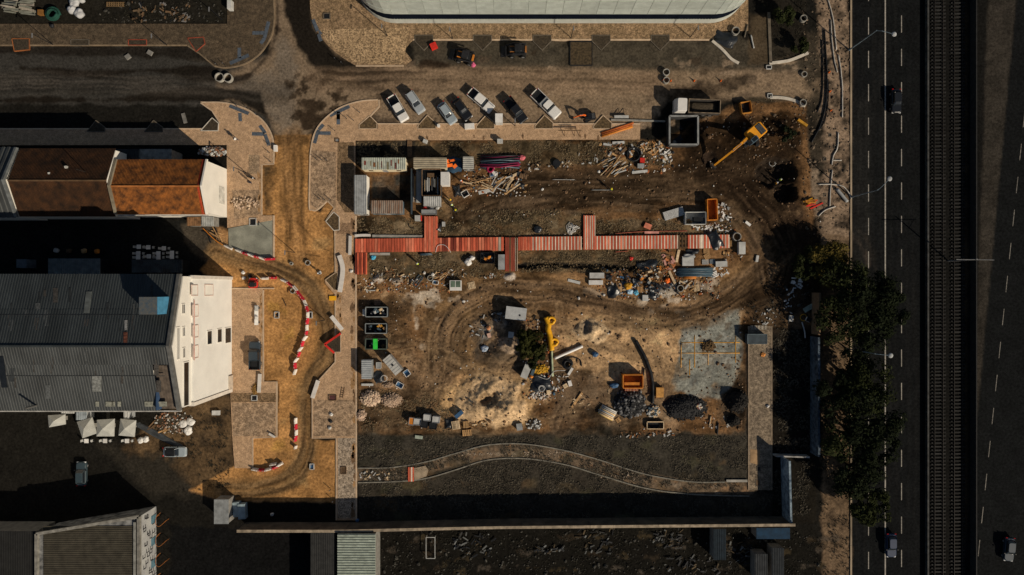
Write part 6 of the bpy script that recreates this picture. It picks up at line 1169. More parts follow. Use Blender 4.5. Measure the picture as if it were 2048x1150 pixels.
planks('scrap_pile', 'colourful heap of broken packaging above the black sacks', 'scrap pile', 1300, 546, 60, (.15, .8), (.1, .4), 20, 13, 0, 90, [M_RUSTY, M_WOODP, M_BLK, M_ORG, M_LGT, M_TARP, M_WOODD], h=.6); planks('scrap_pile', 'dark heap of boards and plastic left of the black sacks', 'scrap pile', 1262, 558, 36, (.2, 1.0), (.1, .4), 22, 12, 0, 90, [M_BLK, M_WOODD, M_MID, M_BLU, M_TARP], h=.5); planks('scrap_pile', 'timber scrap by the worker in orange', 'scrap pile', 1378, 572, 18, (.3, 1.2), (.08, .3), 14, 10, 0, 90, [M_WOOD, M_LGT, M_WOODP], h=.3); planks('scrap_pile', 'dark sheets heaped between two tarpaulins', 'scrap pile', 1304, 570, 22, (.3, 1.), (.15, .5), 12, 12, 0, 90, [M_MID, M_BLK, M_TARP], h=.5)
for x, y, l, w_, a, lb in ((1226, 582, 24, 26, 20, 'black plastic heap below the yellow sack'), (1307, 589, 20, 20, -40, 'black plastic heap beside a pale crate'), (1295, 530, 40, 18, 10, 'black tarpaulin at the end of the long trench'), (1218, 554, 12, 12, 0, 'small dark tarpaulin beside the white boards'), (1272, 562, 20, 12, 0, 'slate coloured tarpaulin above the pallet')): tarp('tarpaulin', lb, 'tarpaulin', x, y, l, w_, a, M_TARP, h=.7)
bag(1256, 572, 7.5, 'mustard yellow sack beside blue bags', mat('mustard', (.5, .24, .02)), h=.7); bag(1259, 583, 6, 'blue and white plastic bag under the mustard sack', mat('bag_blue', (.35, .5, .62), var=.3, scale=5), h=.5); bag(1272, 585, 5, 'small blue bag beside a pallet', mat('bag_blue2', (.1, .35, .5), var=.3), h=.4); pallet(1279, 579, 11, 12, 0, 'wooden pallet among the black sacks'); box_thing('crate', 'pale crate among the black plastic heaps', 'crate', 1291, 596, 11, 12, .6, M_LGT); bag(1334, 561, 5, 'orange bucket on the pale dust', M_HVO, h=.5, cat='bucket', name='bucket'); pallet(1392, 576, 12, 13, 12, 'light wooden pallet on pale spilled concrete', m=M_WOODP); bag(1262, 517, 4, 'red bundle lying on the weeds by the trench', M_REDP, h=.3, cat='bundle'); bag(1207, 536, 3, 'small pale bag beside the trench', M_WOODP, h=.3)
# south of boardwalk, west
bag(937, 524, 7, 'large white bulk bag below the boardwalk', M_WHT, h=.9); bag(944.5, 516, 5, 'smaller white bulk bag behind the large one', M_WHT, h=.7); open_box('tool_chest', 'open black chest leaning against the boardwalk underside', 'chest', 975, 516, 27, 21, .9, M_BLK, inner=M_TARP, fill=(3, [M_BLUG, M_ORG])); box_thing('panel', 'dark grey panel standing beside the boardwalk branch', 'panel', 1003, 524, 13, 30, .6, M_MID)
t = thing('pipe_rack', 'blue grey metal frame rack lying on the soil', 'rack', (*W(836, 562), gz(*W(836, 562))), math.radians(55))
for y in (-.45, 0, .45): MB().ob(0, y, .05, 2.3, .08, .08).build('bar', M_BLUG, t)
for x in (-1, -.3, .4, 1.05): MB().ob(x, 0, .14, .08, 1.0, .08).build('crossbar', M_BLUG, t)
open_box('tub', 'white square tub beside the concrete ring', 'tub', 871, 565, 11, 7, .5, M_WHT, ang=-10, inner=M_BLU); bag(866, 549, 3.5, 'white bag between the ring and timber', M_WHT, h=.4); planks('timber_pile', 'thin rust brown timber strips below the boardwalk', 'timber pile', 882, 551, 22, (.8, 2.2), (.05, .12), 14, 6, 30, 25, [M_WOOD, M_WOODP, M_RUSTY], h=.3); t = box_thing('cabinet', 'white cabinet with two green doors on the soil', 'cabinet', 911, 571, 23, 20, .9, M_WHT)
for s in (-.48, .48): MB().ob(s, .25, .903, .82, 1.1, .03).build('door', mat('dull_green', (.1, .14, .1)), t)
pallet(943, 571, 15, 14, 12, 'tilted wooden pallet on the haul loop edge', m=M_WOODP); bag(747, 515, 5, 'bright blue crumpled bag below the boardwalk start', mat('sky_blue', (.08, .4, .6)), h=.4); tubes('pipe_bundle', 'grey pipe along the underside of the boardwalk', 'pipes', 853, 508.5, 2, 25, 4, .12, 2, [M_BLUG, M_MID], rows=1); pallet(778, 550, 10, 9, 5, 'small wooden crate frame on the soil', m=M_WOODD); tag(MB().ob(0, 0, 0, 1.8, .18, .1).build('board', M_LGT, loc=(*W(747, 581), gz(*W(747, 581)) + .02), rz=.03), 'white lath lying near the skips', 'board')
# skips along the pavement
random.seed(61)
M_SKB = mat('skip_black', (.02, .022, .024), rough=.6)
open_box('skip', 'black skip full of white sheets and bags', 'skip', 753, 624, 43, 19, 1.2, M_SKB, inner=M_BLK, fill=(14, [M_WHT, M_LGT, M_BLUG, M_WOODP, M_BLK]), rim=mat('skip_rim', (.2, .22, .22))); open_box('skip', 'black skip holding mustard and brown waste', 'skip', 752, 657, 42, 19, 1.2, M_SKB, inner=M_BLK, fill=(12, [MATS['mustard'], M_WOOD, M_BLK, M_BLUG, M_BLK]), rim=MATS['skip_rim'] if 'skip_rim' in MATS else None)
t = open_box('skip', 'black skip with a bright green crossband', 'skip', 752, 688, 42, 20, 1.2, M_SKB, inner=M_BLK, fill=(6, [M_BLK, M_MID, M_WOODD]), rim=mat('skip_rim2', (.08, .1, .08))); MB().ob(-.1, 0, 1.29, .8, 1.9, .06).build('crossband', M_GRN, t)
pallet(755, 605, 12, 10, 0, 'brown pallet behind the white sheet skip', m=mat('brown_pallet', (.22, .14, .09))); pallet(738, 605, 8, 8, 0, 'small red brown pallet behind the skips', m=M_WOODD)
box_thing('site_box', 'small pale cabinet at the end of the white sheet skip', 'box', 728, 625, 5, 13, .8, M_LGT)
# grey cabins and tubs lower left
cabin('small grey metal container beside the central pavement', 723, 720, 743, 758, 2.0, M_MID, mat('blue_grey_top', (.34, .36, .37), var=.15), 'y', name='container', cat='container')
t = box_thing('container', 'tilted pale grey container with a round vent', 'container', 785, 730, 39, 17, 1.8, M_LGT, ang=-50, lid=mat('slatted_top', (.42, .41, .38), var=.15)); MB().cyl(0, 0, 1.863, 1.95, .2, 10).build('vent', M_BLK, t)
for k in range(6): MB().ob(-1.4 + k*.55, 0, 1.863, .05, 1.5, .03).build('seam', M_MID, t)
open_box('tub', 'white tub with dark blue water next to the tilted container', 'tub', 813.5, 746.5, 11, 12, .5, M_WHT, ang=35, inner=M_BLU); open_box('tub', 'white tub with dark blue water beside the pale stone heap', 'tub', 799, 770.5, 14, 10, .5, M_WHT, ang=-28, inner=M_BLU); box_thing('crate', 'slatted grey crate between the grey containers', 'crate', 757, 731, 9, 12, .7, M_MID, rim=M_LGT); tarp('tarpaulin', 'heap of black sheeting below the tilted container', 'tarpaulin', 757, 754, 20, 24, 20, M_TARP, h=.6); coil('cable_coil', 'tangle of white cable on black sheeting', 'cable', 769, 756, 7, .03, M_WHT, turns=2, z=.5); tag(MB().ob(0, 0, 0, 2.1, .4, .3).build('board', M_LGT, loc=(*W(735, 769), gz(*W(735, 769)))), 'white beam below the small grey container', 'board')
heap('stone_heap', 'heap of pinkish white paving stones beside the pavement', 'stone heap', 741, 796, 20, 15, .8, mat('heap_tan', (.3, .21, .14)), 230, (.12, .26), [mat('stone_cream', (.62, .47, .33), orand=0), mat('stone_pink', (.5, .36, .26), orand=0)]); heap('stone_heap', 'smoother tan gravel heap next to the paving stones', 'stone heap', 783, 800, 22, 14, .7, mat('heap_tan2', (.4, .28, .19), fine=.5), 160, (.08, .16), [mat('stone_tan', (.48, .35, .25))]); heap('stone_heap', 'small pink stone heap against the pavement kerb', 'stone heap', 723, 830, 9, 11, .5, MATS['heap_tan'], 90, (.1, .22), [MATS['stone_pink']]); heap('stone_heap', 'low heap of pale grit beside the white tub', 'stone heap', 777, 770, 12, 6, .35, MATS['heap_tan2'], 50, (.08, .15))
heap('stone_heap', 'scattered pale stones on the west plaza', 'stone heap', 490, 406, 27, 12, .25, M_SETTR, 130, (.1, .26), [MATS['stone_cream'], MATS['stone_tan'], M_WOODD]).location.z = .14
for k, (x, y, m, lb) in enumerate(((823, 843, M_ORG, 'orange crate at the end of the crate row'), (834.5, 844, M_LGT, 'grey crate beside the orange crate'), (854, 835.5, M_LGT, 'grey lidded crate behind the black crates'), (872, 839.5, M_LGT, 'grey lidded crate at the far end of the crates'), (848, 849, M_BLK, 'black crate between two grey crates'), (866, 852, M_BLK, 'larger black crate in front of grey crates'))):
    box_thing('crate', lb, 'crate', x, y, 10 if k == 0 else 14, 14 if k == 0 else 12, 1.1, m, ang=-6, rim=mat('crate_rim', (.3, .3, .3)) if m is not M_BLK else M_BLK)
box_thing('machine_box', 'dark blue grey box at the foot of the sand heap', 'box', 918, 829, 18, 8, .8, M_BLU, ang=40); pallet(912, 849, 16, 17, 10, 'stack of grey wooden pallets below the sand heap', m=M_WOODP, stack=4); pallet(932, 848, 11, 13, 5, 'stack of orange wooden pallets below the sand heap', stack=4); pallet(934, 865, 19, 12, 5, 'pale pallet frame at the edge of the dark weeds', stack=2, nsl=5); tarp('tarpaulin', 'black sheeting beside the pallet stacks', 'tarpaulin', 899, 847, 18, 20, 0, M_TARP, h=.6); planks('timber_pile', 'timber scraps trailing east of the pallet stacks', 'timber pile', 957, 850, 22, (.3, 1.2), (.06, .25), 18, 7, 0, 60, [M_WOOD, M_WOODD, M_WOODP], h=.3)
box_thing('cabinet', 'grey green cabinet standing alone at the weed edge', 'cabinet', 1039, 854, 11, 13, .8, mat('grey_green', (.3, .34, .28)), ang=8, lid=M_MID); tag(MB().ob(0, 0, 0, 1.4, .6, .12).build('board', mat('grey_green', (.3, .34, .28)), loc=(*W(838, 874), .1), rz=-.1), 'pale green sheet lying on the dark weeds', 'board')
heap('stone_heap', 'loose heap of grey rubble at the weed edge', 'rubble', 1067, 849, 14, 11, .3, M_BED, 90, (.08, .25), [M_LGT, M_BED])
# centre
t = box_thing('container', 'dented pale steel container beside the dark tree', 'container', 1032, 627, 40, 24, 1.9, M_MID, ang=-7, lid=mat('steel_lid', (.4, .41, .41), rough=.5, var=.15)); MB().cyl(.7, -.25, 1.963, 2.0, .18, 10).build('hatch', M_BLK, t)
bag(969, 697, 7, 'crumpled white and blue bag on dark soil', mat('bag_white_blue', (.5, .52, .55), c2=(.1, .18, .3), scale=4), h=.5); box_thing('crate', 'pale square box beside the dark tree', 'box', 1022, 670, 11, 12, .5, M_LGT, ang=-6); box_thing('crate', 'pinkish box on dark soil by the cement mixer', 'box', 978, 671, 7, 9, .5, mat('pinkish', (.55, .36, .28)), ang=15)
t = thing('cement_mixer', 'small cement mixer with orange drum on the grey soil', 'cement mixer', (*W(976, 656), gz(*W(976, 656)))); MB().tube([(0, 0, .4), (.15, .1, .8), (.35, .2, 1.2)], [.35, .45, .2], 10).build('drum', mat('mixer_orange', (.5, .22, .1)), t); MB().ob(0, 0, 0, 1.0, .6, .1).build('base', M_STEEL, t); MB().tube([(-.4, -.2, .1), (0, -.3, .7), (.4, -.2, .1)], .04, 5).build('stand', M_STEEL, t); MB().cyl(-.45, .25, 0, .3, .14, 8).build('wheel', M_TYRE, t)
box_thing('tank', 'grey metal tank lying at an angle beside the hose heap', 'tank', 1052, 743, 13, 27, 1.2, M_MID, ang=-22, lid=M_LGT); box_thing('tank', 'narrow blue tank with an orange patch beside the grey tank', 'tank', 1065, 746, 6, 26, .9, M_BLUG, ang=-22); bag(1062, 752, 4, 'orange jerrycan on the blue tank', M_ORG, h=1.1, cat='container', name='jerrycan')
for k, (x, y, r, lb) in enumerate(((1102, 641, 6, 'large yellow hose coil at the tree edge'), (1108, 684, 6, 'lowest yellow hose coil by the white pipe'))): coil('hose_coil', lb, 'hose', x, y, r, .26, M_YEL, turns=3)
hose('hose', 'yellow ribbed hose linking the coils along the tree', 'hose', [(1092, 634), (1097, 648), (1096, 658), (1099, 668), (1101, 680), (1103, 700)], .5, M_YEL, n=8, z=.25); heap('flower_bed', 'yellow flowering weeds under the dark tree', 'weeds', 1080, 738, 16, 9, .4, mat('yellow_weed', (.45, .25, .02), var=.5, scale=4), 90, (.1, .25), [MATS['yellow_weed']]); hose('pipe', 'pale green pipe standing along the tree edge', 'pipe', [(1103, 698), (1105, 752)], .2, mat('pale_green', (.4, .45, .3)))
hose('pipe', 'bright white drain pipe lying diagonally on the sand', 'pipe', [(1109, 716), (1137, 704), (1165, 692)], .27, M_WHT, n=10); coil('hose_coil', 'black hose coil beside the white drain pipe', 'hose', 1134, 727, 9, .18, M_BLK, turns=4); hose('hose', 'loose black hose looping from the coil', 'hose', [(1128, 718), (1145, 714), (1160, 720), (1163, 732)], .1, M_BLK)
tarp('hose_heap', 'heap of black hoses and sheeting under the tree', 'hoses', 1083, 765, 40, 34, 0, M_TARP, h=.8); coil('cable_coil', 'white cable loop lying on the black hoses', 'cable', 1083, 776, 6, .06, M_LGT, turns=3, z=.6); hose('cable', 'long white cable looping over the black hoses', 'cable', [(1075, 752), (1095, 757), (1108, 742), (1130, 740)], .05, M_LGT, z=.4); heap('stone_heap', 'white pebbles spilled below the black hoses', 'pebbles', 1080, 792, 20, 8, .2, M_BED, 80, (.08, .2), [M_WHT, MATS['stone_pink']])
for x, y, l, w_, a, lb in ((1141, 743, 5, 16, -32, 'white lath box beside the sand'), (1140, 767, 7, 11, 15, 'white block on brown soil'), (1131, 772, 9, 8, 30, 'tan block leaning on the white block'), (1097, 785, 7, 9, 5, 'orange tan box at the soil edge')): box_thing('block', lb, 'block', x, y, l, w_, .5, M_WOODP if 'tan' in lb else M_WHT, ang=a)
bag(1189.5, 708, 6, 'dark blue drum on the yellow sand', M_BLU, h=.8, cat='drum', name='drum'); tag(MB().ob(0, 0, 0, 3.2, .4, .14).build('board', M_WOOD, loc=(*W(1154, 800), gz(*W(1154, 800)) + .1), rz=math.radians(55)), 'long weathered plank lying on brown soil', 'board')
# orange hopper, cart, rock heaps
t = open_box('feed_hopper', 'large rusty orange hopper casting a broad shadow', 'hopper', 1266, 763, 39, 26, 1.8, M_ORG, inner=mat('rust_orange', (.45, .18, .04), var=.4), rim=M_ORG, z=.05); MB().ob(0, -.45, 1.2, 3.0, .5, .3).build('ridge', M_ORG, t); MB().ob(-.1, -1.6, .6, 2.4, .5, .2).build('grille', mat('grille_red', (.25, .05, .03)), t)
for k in range(9): MB().ob(-1.15 + k*.27, -1.6, .81, .06, .5, .06).build('grille_bar', M_WOODP, t)
box_thing('hand_cart', 'small orange cart beside the curved black pipe', 'cart', 1320, 785, 14, 19, .9, M_ORG, lid=mat('cart_top', (.6, .3, .08))); bag(1228, 770.5, 9, 'dark blue tarpaulin roll beside the hopper', M_BLU, h=.6, flat=.6, cat='tarpaulin', name='tarpaulin')
hose('drain_pipe', 'long black corrugated pipe curving across the sand', 'pipe', [(1271, 681), (1280, 697), (1289, 714), (1296, 732), (1301, 748), (1305, 777), (1304, 806)], .34, M_BLK, n=10)
M_COAL = mat('black_rock', (.022, .022, .023), var=.4); heap('rock_heap', 'round heap of black broken rocks with grey lumps', 'rock heap', 1259.5, 806, 30, 29, 1.5, M_COAL, 320, (.15, .42), [M_COAL, M_COAL, mat('grey_rock', (.14, .14, .14), var=.5, orand=0)]); heap('rock_heap', 'long oval heap of fine black gravel', 'rock heap', 1370, 815, 44, 25, 1.3, M_COAL, 380, (.1, .22), [M_COAL]); heap('rock_heap', 'round black heap standing in for a shadowy mass beside the grey path', 'rock heap', 1473, 803, 24, 23, 2.0, mat('black_shade_heap', (.014, .012, .01)), 120, (.1, .25)); heap('rock_heap', 'smaller black heap standing in for a shadowy mass at the corner of the slab', 'rock heap', 1466, 841, 13, 12, 1.1, MATS['black_shade_heap'], 60, (.1, .22)); heap('stone_heap', 'light rubble spilled against the fine black gravel', 'rubble', 1392, 812, 17, 11, .9, mat('rubble_brown', (.14, .08, .05)), 90, (.12, .3), [M_WOODP, mat('rubble_red', (.2, .07, .05)), M_LGT]); heap('stone_heap', 'light rubble at the end of the curved black pipe', 'rubble', 1306, 822, 14, 12, .4, M_BED, 90, (.1, .28), [M_LGT, M_WOODP, M_BLUG])  # two round black heaps stand in for a dark, shadow-like mass
tubes('timber_bundle', 'bundle of white and yellow planks beside the black rocks', 'timber', 1213, 825, 12, 34, 20, .12, -27, [M_WOODP, M_LGT, mat('yellow_plank', (.6, .42, .12))], rows=2, part='plank'); pallet(1236, 840, 9, 9, 35, 'small tan slat crate at the end of plank bundle'); open_box('trough', 'low black trough with pale rim at the weed edge', 'trough', 1311, 851, 33, 14, .6, M_BLK, inner=M_BLK, rim=M_WOODP)
for k, (a, b_, lb) in enumerate((((1418, 850), (1421, 832), 'short pale rail leaning near the slab corner'), ((1434, 868), (1436, 845), 'dark steel beam lying near the slab corner'), ((1286, 752), (1288, 736), 'dark steel stake beside the orange hopper'))): hose('steel_bar', lb, 'bar', [a, b_], .13, M_BLK if k else M_WOODP)
# orange setting-out lines on the slab
for a, b_, lb in (((1362, 685), (1479, 685), 'orange string line across the upper slab'), ((1362, 706), (1479, 706), 'orange string line across the middle of the slab'), ((1389, 670), (1389, 735), 'orange string line along the slab with thick paint'), ((1416, 705), (1416, 730), 'short orange string line on the slab'), ((1471, 672), (1471, 725), 'orange string line along the slab edge by the path'), ((1362, 690), (1362, 735), 'orange string line on the sand side of the slab'), ((1379, 718), (1379, 750), 'short yellow string line on the lower slab')):
    hose('setting_out_line', lb, 'string line', [a, b_], .055, mat('line_orange', (.75, .34, .03), var=.3), z=-.02, k=6)
heap('weed_clump', 'clump of brown weeds growing through the grey slab', 'weeds', 1416, 692, 14, 11, .4, mat('weed_brown', (.1, .06, .025), var=.5, scale=4), 60, (.1, .25))
# grey path things
box_thing('rubble_bin', 'dark open bin standing on the path head', 'bin', 1514, 678, 38, 19, 1.3, mat('bin_blue', (.05, .065, .075)), rim=mat('bin_rim', (.14, .18, .2)), z=.1); pallet(1517, 655, 34, 8, 0, 'pale wooden ramp above the dark bin', m=M_GRYW, nsl=5); bag(1525, 709, 5, 'orange and yellow bundle on the grey path', mat('bundle_orange', (.5, .2, .05), var=.5, scale=5), h=.3); bag(1535, 812, 3, 'small white ball lying on the grey path', M_WHT, h=.4, cat='ball', name='ball'); cover(1517, 937, 7, 9, 'tilted dark drain cover on the grey path', M_KERBD, M_BLK, .105, .05); cover(1515, 965, 8, 13, 'brown drain cover at the grey path end', M_KERBD, M_WOODD, .105, .03)
# dark yard to the east
box_thing('metal_sheet', 'pale green metal sheet lying below the wall', 'sheet', 1618, 616, 22, 9, .3, mat('pale_green_sheet', (.3, .36, .3)), ang=30); box_thing('crate', 'pale box lying in the dark yard', 'box', 1583, 637, 8, 12, .5, M_LGT, ang=-8); coil('hose_coil', 'yellow hose ring in the dark yard', 'hose', 1606, 635, 7, .06, M_YEL, turns=1); box_thing('crate', 'white machine with dark top beside the yellow ring', 'box', 1618, 639, 9, 8, .6, M_WHT, ang=-25, lid=M_BLK); hose('pipe', 'thin white pipe lying along the dark yard', 'pipe', [(1603, 644), (1608, 660), (1610, 676)], .12, M_LGT); planks('litter_pile', 'white boxes dumped under the eastern tree', 'litter', 1594, 566, 16, (.3, .9), (.2, .5), 10, 11, -30, 30, [M_WHT, M_LGT], h=.3); planks('litter_pile', 'scattered pale debris in the dark yard', 'litter', 1578, 603, 26, (.1, .5), (.1, .3), 10, 24, 0, 90, [M_LGT, M_MID, M_WHT], h=.1); box_thing('metal_sheet', 'white folded sheet on the mud east of the boardwalk', 'sheet', 1516, 517, 5, 13, .6, M_LGT, ang=-10)
# verge: hoses, white pipes
for pts, lb, r in (([(1648, 60), (1651, 110), (1653, 160), (1650, 210), (1640, 250), (1622, 285)], 'thick black hose running down the east verge', .14), ([(1643, 80), (1645, 140), (1643, 195), (1634, 225)], 'second black hose running down the east verge', .1), ([(1655, 160), (1656, 200), (1650, 240), (1636, 262)], 'third black hose curving across the east verge', .08)): hose('hose', lb, 'hose', pts, r, M_BLK)
M_WP = mat('verge_pipe', (.48, .45, .4), var=.3)
for pts, lb in (([(1655, 0), (1664, 30), (1668, 60), (1672, 100)], 'upper pale duct along the verge'), ([(1661, 40), (1663, 80), (1668, 120), (1674, 145)], 'inner pale duct along the verge'), ([(1676, 110), (1681, 140), (1684, 180), (1684, 235)], 'outer pale duct along the verge'), ([(1676, 265), (1674, 295), (1666, 312), (1663, 330)], 'pale duct bending near the verge hole'), ([(1664, 340), (1660, 380), (1659, 412)], 'pale duct above the grey column'), ([(1636, 369), (1665, 369), (1685, 373), (1697, 386), (1702, 398)], 'pale curved duct arching across the verge'), ([(1636, 432), (1650, 420), (1670, 413)], 'pale duct slanting across the lower verge'), ([(1664, 321), (1682, 321)], 'short pale duct crossing the verge')): hose('duct', lb, 'duct', pts, .11, M_WP)
hose('column', 'grey concrete column lying across the verge', 'column', [(1672, 378), (1693, 404)], .3, M_MID, n=8)
for k in range(7): cover(1660 + 12*math.sin(k*2.1), 270 + k*24, 5, 6, ('dark small chamber in the verge by the %s' % ('hose ends', 'curved duct', 'bent duct', 'pale ducts', 'grey column', 'orange boards', 'lower duct')[k]), M_KERBD, M_BLK, None, .1)
# ------------------------------------------------------------ west yards
random.seed(71)
for x, lb in ((26, 'stack of pale planks at the scrap yard corner'), (57, 'stack of pale planks beside the green hose coil')): planks('plank_stack', lb, 'plank stack', x, 14, 14, (2.2, 3.), (.25, .4), 4, 16, -8, 6, [M_GRYW, mat('grey_green_wood', (.2, .2, .16))], h=.8)
for x, y, r, lb in ((151, 6, 10, 'large white bulk bag in the scrap yard'), (146, 21, 8, 'white bulk bag beside the larger one in the scrap yard'), (161, 28, 9, 'elongated white bulk bag at the scrap yard edge'), (166, 1, 6, 'small white bag behind the bulk bags')): bag(x, y, r, lb, mat('bag_dull', (.42, .42, .42)), h=.8)
coil('hose_coil', 'dark green hose coil in the scrap yard', 'hose', 110, 31, 12, .2, mat('green_hose', (.01, .05, .035)), turns=4); pallet(231, 9, 36, 9, 0, 'long brown pallet in the scrap yard', m=mat('pallet_dull', (.16, .1, .045)), nsl=8); box_thing('crate', 'small ochre crate in the scrap yard', 'crate', 80, 24, 10, 10, .7, mat('ochre_dull', (.2, .09, .02))); box_thing('cart', 'tall white cabinet standing at the plaza edge of scrap yard', 'cabinet', 458, 8, 8, 18, 1.3, M_LGT)
planks('litter_pile', 'scattered scrap along the scrap yard fence', 'litter', 320, 25, 60, (.2, 1.2), (.08, .35), 60, 20, 0, 90, [mat('scrap_brown', (.12, .08, .045)), M_WOODD, M_BLK, mat('scrap_grey', (.17, .16, .15))], h=.2); box_thing('cardboard_box', 'white cardboard square lying on the street', 'box', 255, 113, 10, 9, .3, mat('dull_white', (.2, .19, .17)), ang=35); box_thing('cardboard_box', 'white cardboard square beside the red edged pit', 'box', 299, 105, 9, 10, .3, MATS['dull_white'], ang=60); bag(106, 53, 4, 'dark sack with a white top on the narrow pavement', M_BLK, h=.6); box_thing('tarpaulin', 'white plastic sheet dropped by the tree pits', 'sheet', 368, 236, 7, 20, .2, MATS['dull_white'], ang=15); box_thing('toolbox', 'bright red toolbox on the dark tree pit', 'toolbox', 867, 91, 13, 12, .7, M_REDP, ang=25); bag(946, 130, 5, 'pink bag dropped beside the loader', mat('pink_bag', (.5, .1, .2)), h=.4); box_thing('barrier_board', 'white board lying by the loader bucket', 'board', 919, 120, 17, 4, .3, M_WOODP, ang=-8)
tree_pit(R(1140, 84, 1184, 131), 'large square planting pit with dark kerb and dead weeds', mat('dead_weeds', (.06, .042, .022), var=.6, scale=3, bump=.8), M_BLK, None); hose('timber', 'pale timber lying in the mud lane below the white building', 'timber', [(1501, 71), (1507, 97)], .14, M_LGT); hose('timber', 'dark timber lying in the mud lane below the white building', 'timber', [(1494, 50), (1488, 75)], .14, M_KERBD); tarp('mud_tarp', 'black sheet with orange debris at the kerb arc', 'tarpaulin', 1450, 78, 44, 28, -20, M_TARP, h=.5)
# terrace furniture between the buildings
def table_set(cx, cy, label, two=True, par=0):
    X, Y = W(cx, cy); t = thing('cafe_table', label, 'table', (X, Y, gz(X, Y)), par, 'white cafe tables')
    MB().ob(0, 0, .7, .75, .75, .05).build('table_top', M_WHT, t); MB().cyl(0, 0, 0, .7, .05, 6).build('leg', M_STEEL, t)
    for s in (-1, 1):
        c_ = thing('cafe_chair', 'white cafe chair pulled up to a terrace table', 'chair', (X + s*.75, Y, gz(X, Y)), PI if s > 0 else 0, 'white cafe chairs'); MB().ob(0, 0, .42, .42, .42, .05).build('seat', M_LGT, c_); MB().ob(-.2, 0, .47, .05, .42, .42).build('backrest', M_LGT, c_)
        for a in (-.17, .17):
            for b_ in (-.17, .17): MB().ob(a, b_, 0, .04, .04, .42).build('leg', M_STEEL, c_)
for x, y in ((282, 494), (301, 495), (332, 497), (281, 507), (281, 515), (302, 513), (321, 507), (321, 515), (348, 506), (348, 514)): table_set(x, y, 'white square cafe table on the shaded terrace')
cabin('low grey flat roofed canopy along the warehouse yard', 96, 517, 200, 549, 3.0, M_BLK, mat('canopy_grey', (.12, .14, .145)), 'x', name='canopy', cat='canopy'); cabin('dark glass canopy with coloured tables beneath beside the warehouse', 263, 519, 365, 545, 3.0, M_BLK, mat('canopy_glass', (.05, .065, .075), c2=(.02, .018, .016), scale=.6, rough=.3), 'x', name='canopy', cat='canopy'); box_thing('roof_light', 'small blue grey square hut in the shaded yard', 'hut', 43, 527, 20, 17, 2.4, mat('hut_blue', (.1, .12, .14)))
for x, y, c_ in ((115, 501, M_LGT), (140, 502, M_WOODD), (170, 502, M_WOOD), (196, 503, M_ORG)): bag(x, y, 5, 'covered planter in the shaded yard, ' + {M_LGT: 'pale grey', M_WOODD: 'dark brown', M_WOOD: 'tan', M_ORG: 'orange'}[c_], c_, h=.7, cat='planter', name='planter')
M_CANV = mat('parasol_canvas', (.36, .36, .33), var=.12)
for k, (pts, lb) in enumerate(((((95, 831), (129, 829), (130, 849), (97, 855)), 'partly lit grey parasol standing apart from the row'), (((153, 844), (183, 835), (193, 867), (164, 877)), 'tilted grey square parasol beside the row'), (((193, 840), (228, 838), (227, 873), (192, 873)), 'grey square parasol in the middle of the row'), (((240, 838), (271, 841), (268, 874), (236, 871)), 'grey square parasol nearest the rubble'))):
    P = WP(pts, 2.5); cx = sum(p[0] for p in P)/4; cy = sum(p[1] for p in P)/4; t = thing('market_parasol', lb, 'parasol', (cx, cy, 0), 0, None)
    V = [(p[0]-cx, p[1]-cy, 2.4) for p in P]; MB().add(V + [(0, 0, 3.3)] + [(x, y, 2.22) for x, y, z in V], [(0,4,1), (1,4,2), (2,4,3), (3,4,0), (0,1,6,5), (1,2,7,6), (2,3,8,7), (3,0,5,8), (8,7,6,5)]).build('canopy', M_CANV, t); MB().cyl(0, 0, 0, 3.3, .04, 6).build('pole', M_STEEL, t); MB().ob(0, 0, 0, .7, .7, .12).build('base', M_CONC, t)
    if k: table_set(sum(p[0] for p in pts)/4 + 5, 880, 'white cafe table below the parasols')
cabin('small pale blue hut under the warehouse eaves', 152, 818, 173, 840, 2.3, M_MID, mat('hut_pale', (.22, .25, .27)), 'x', name='kiosk', cat='kiosk'); cabin('small white awning hut beside the pale blue hut', 122, 818, 148, 827, 2.2, M_MID, M_LGT, 'x', name='kiosk', cat='kiosk'); cabin('narrow white hut beneath the warehouse gutter', 247, 823, 258, 838, 2.1, M_MID, M_LGT, 'x', name='kiosk', cat='kiosk')
for x, y, lb in ((368, 847, 'white bag beside the rubble'), (382, 843, 'larger white bag in the rubble'), (378, 861, 'pale open bag in the rubble'), (283, 880, 'white round stool by the parasols'), (293, 878, 'second white round stool by the parasols')): bag(x, y, 6 if y > 870 else 8, lb, M_WHT, h=.6)
random.seed(81); heap('stone_heap', 'brick and pebble rubble spread south of the warehouse', 'rubble', 347, 845, 40, 22, .35, M_BED, 240, (.08, .24), [mat('rub1', (.2, .09, .045)), mat('rub2', (.26, .2, .15)), M_BED, M_LGT]); tarp('tarpaulin', 'long dark tarpaulin strip running from the parasols to the blue car', 'tarpaulin', 320, 872, 110, 12, -28, mat('grey_tarp', (.045, .05, .055)), h=.4); planks('timber_pile', 'tan boards lying among the rubble', 'timber pile', 318, 852, 12, (.8, 2.2), (.1, .25), 18, 10, 35, 15, [M_WOOD, M_WOODD], h=.3); box_thing('basin_unit', 'white twin basin unit on the dirt beside the pavement', 'basin', 431, 826, 15, 9, .5, M_LGT); heap('stone_heap', 'broken tiles and rubble behind the tiled house', 'rubble', 425, 303, 28, 9, .5, M_BED, 150, (.1, .3), [mat('rub1', (.2, .09, .045)), M_LGT, MATS['rub2']])
planks('scrap_pile', 'planks and mesh along the slab edge below the tiled house', 'scrap pile', 428, 470, 14, (.8, 2.4), (.08, .2), 14, 9, -40, 40, [M_WOODD, M_WOOD, M_BLK], h=.3); hose('barrier_tape', 'orange mesh strip leading to the white barriers', 'mesh', [(408, 456), (425, 473), (438, 484), (448, 490)], .09, M_ORG, z=.5)
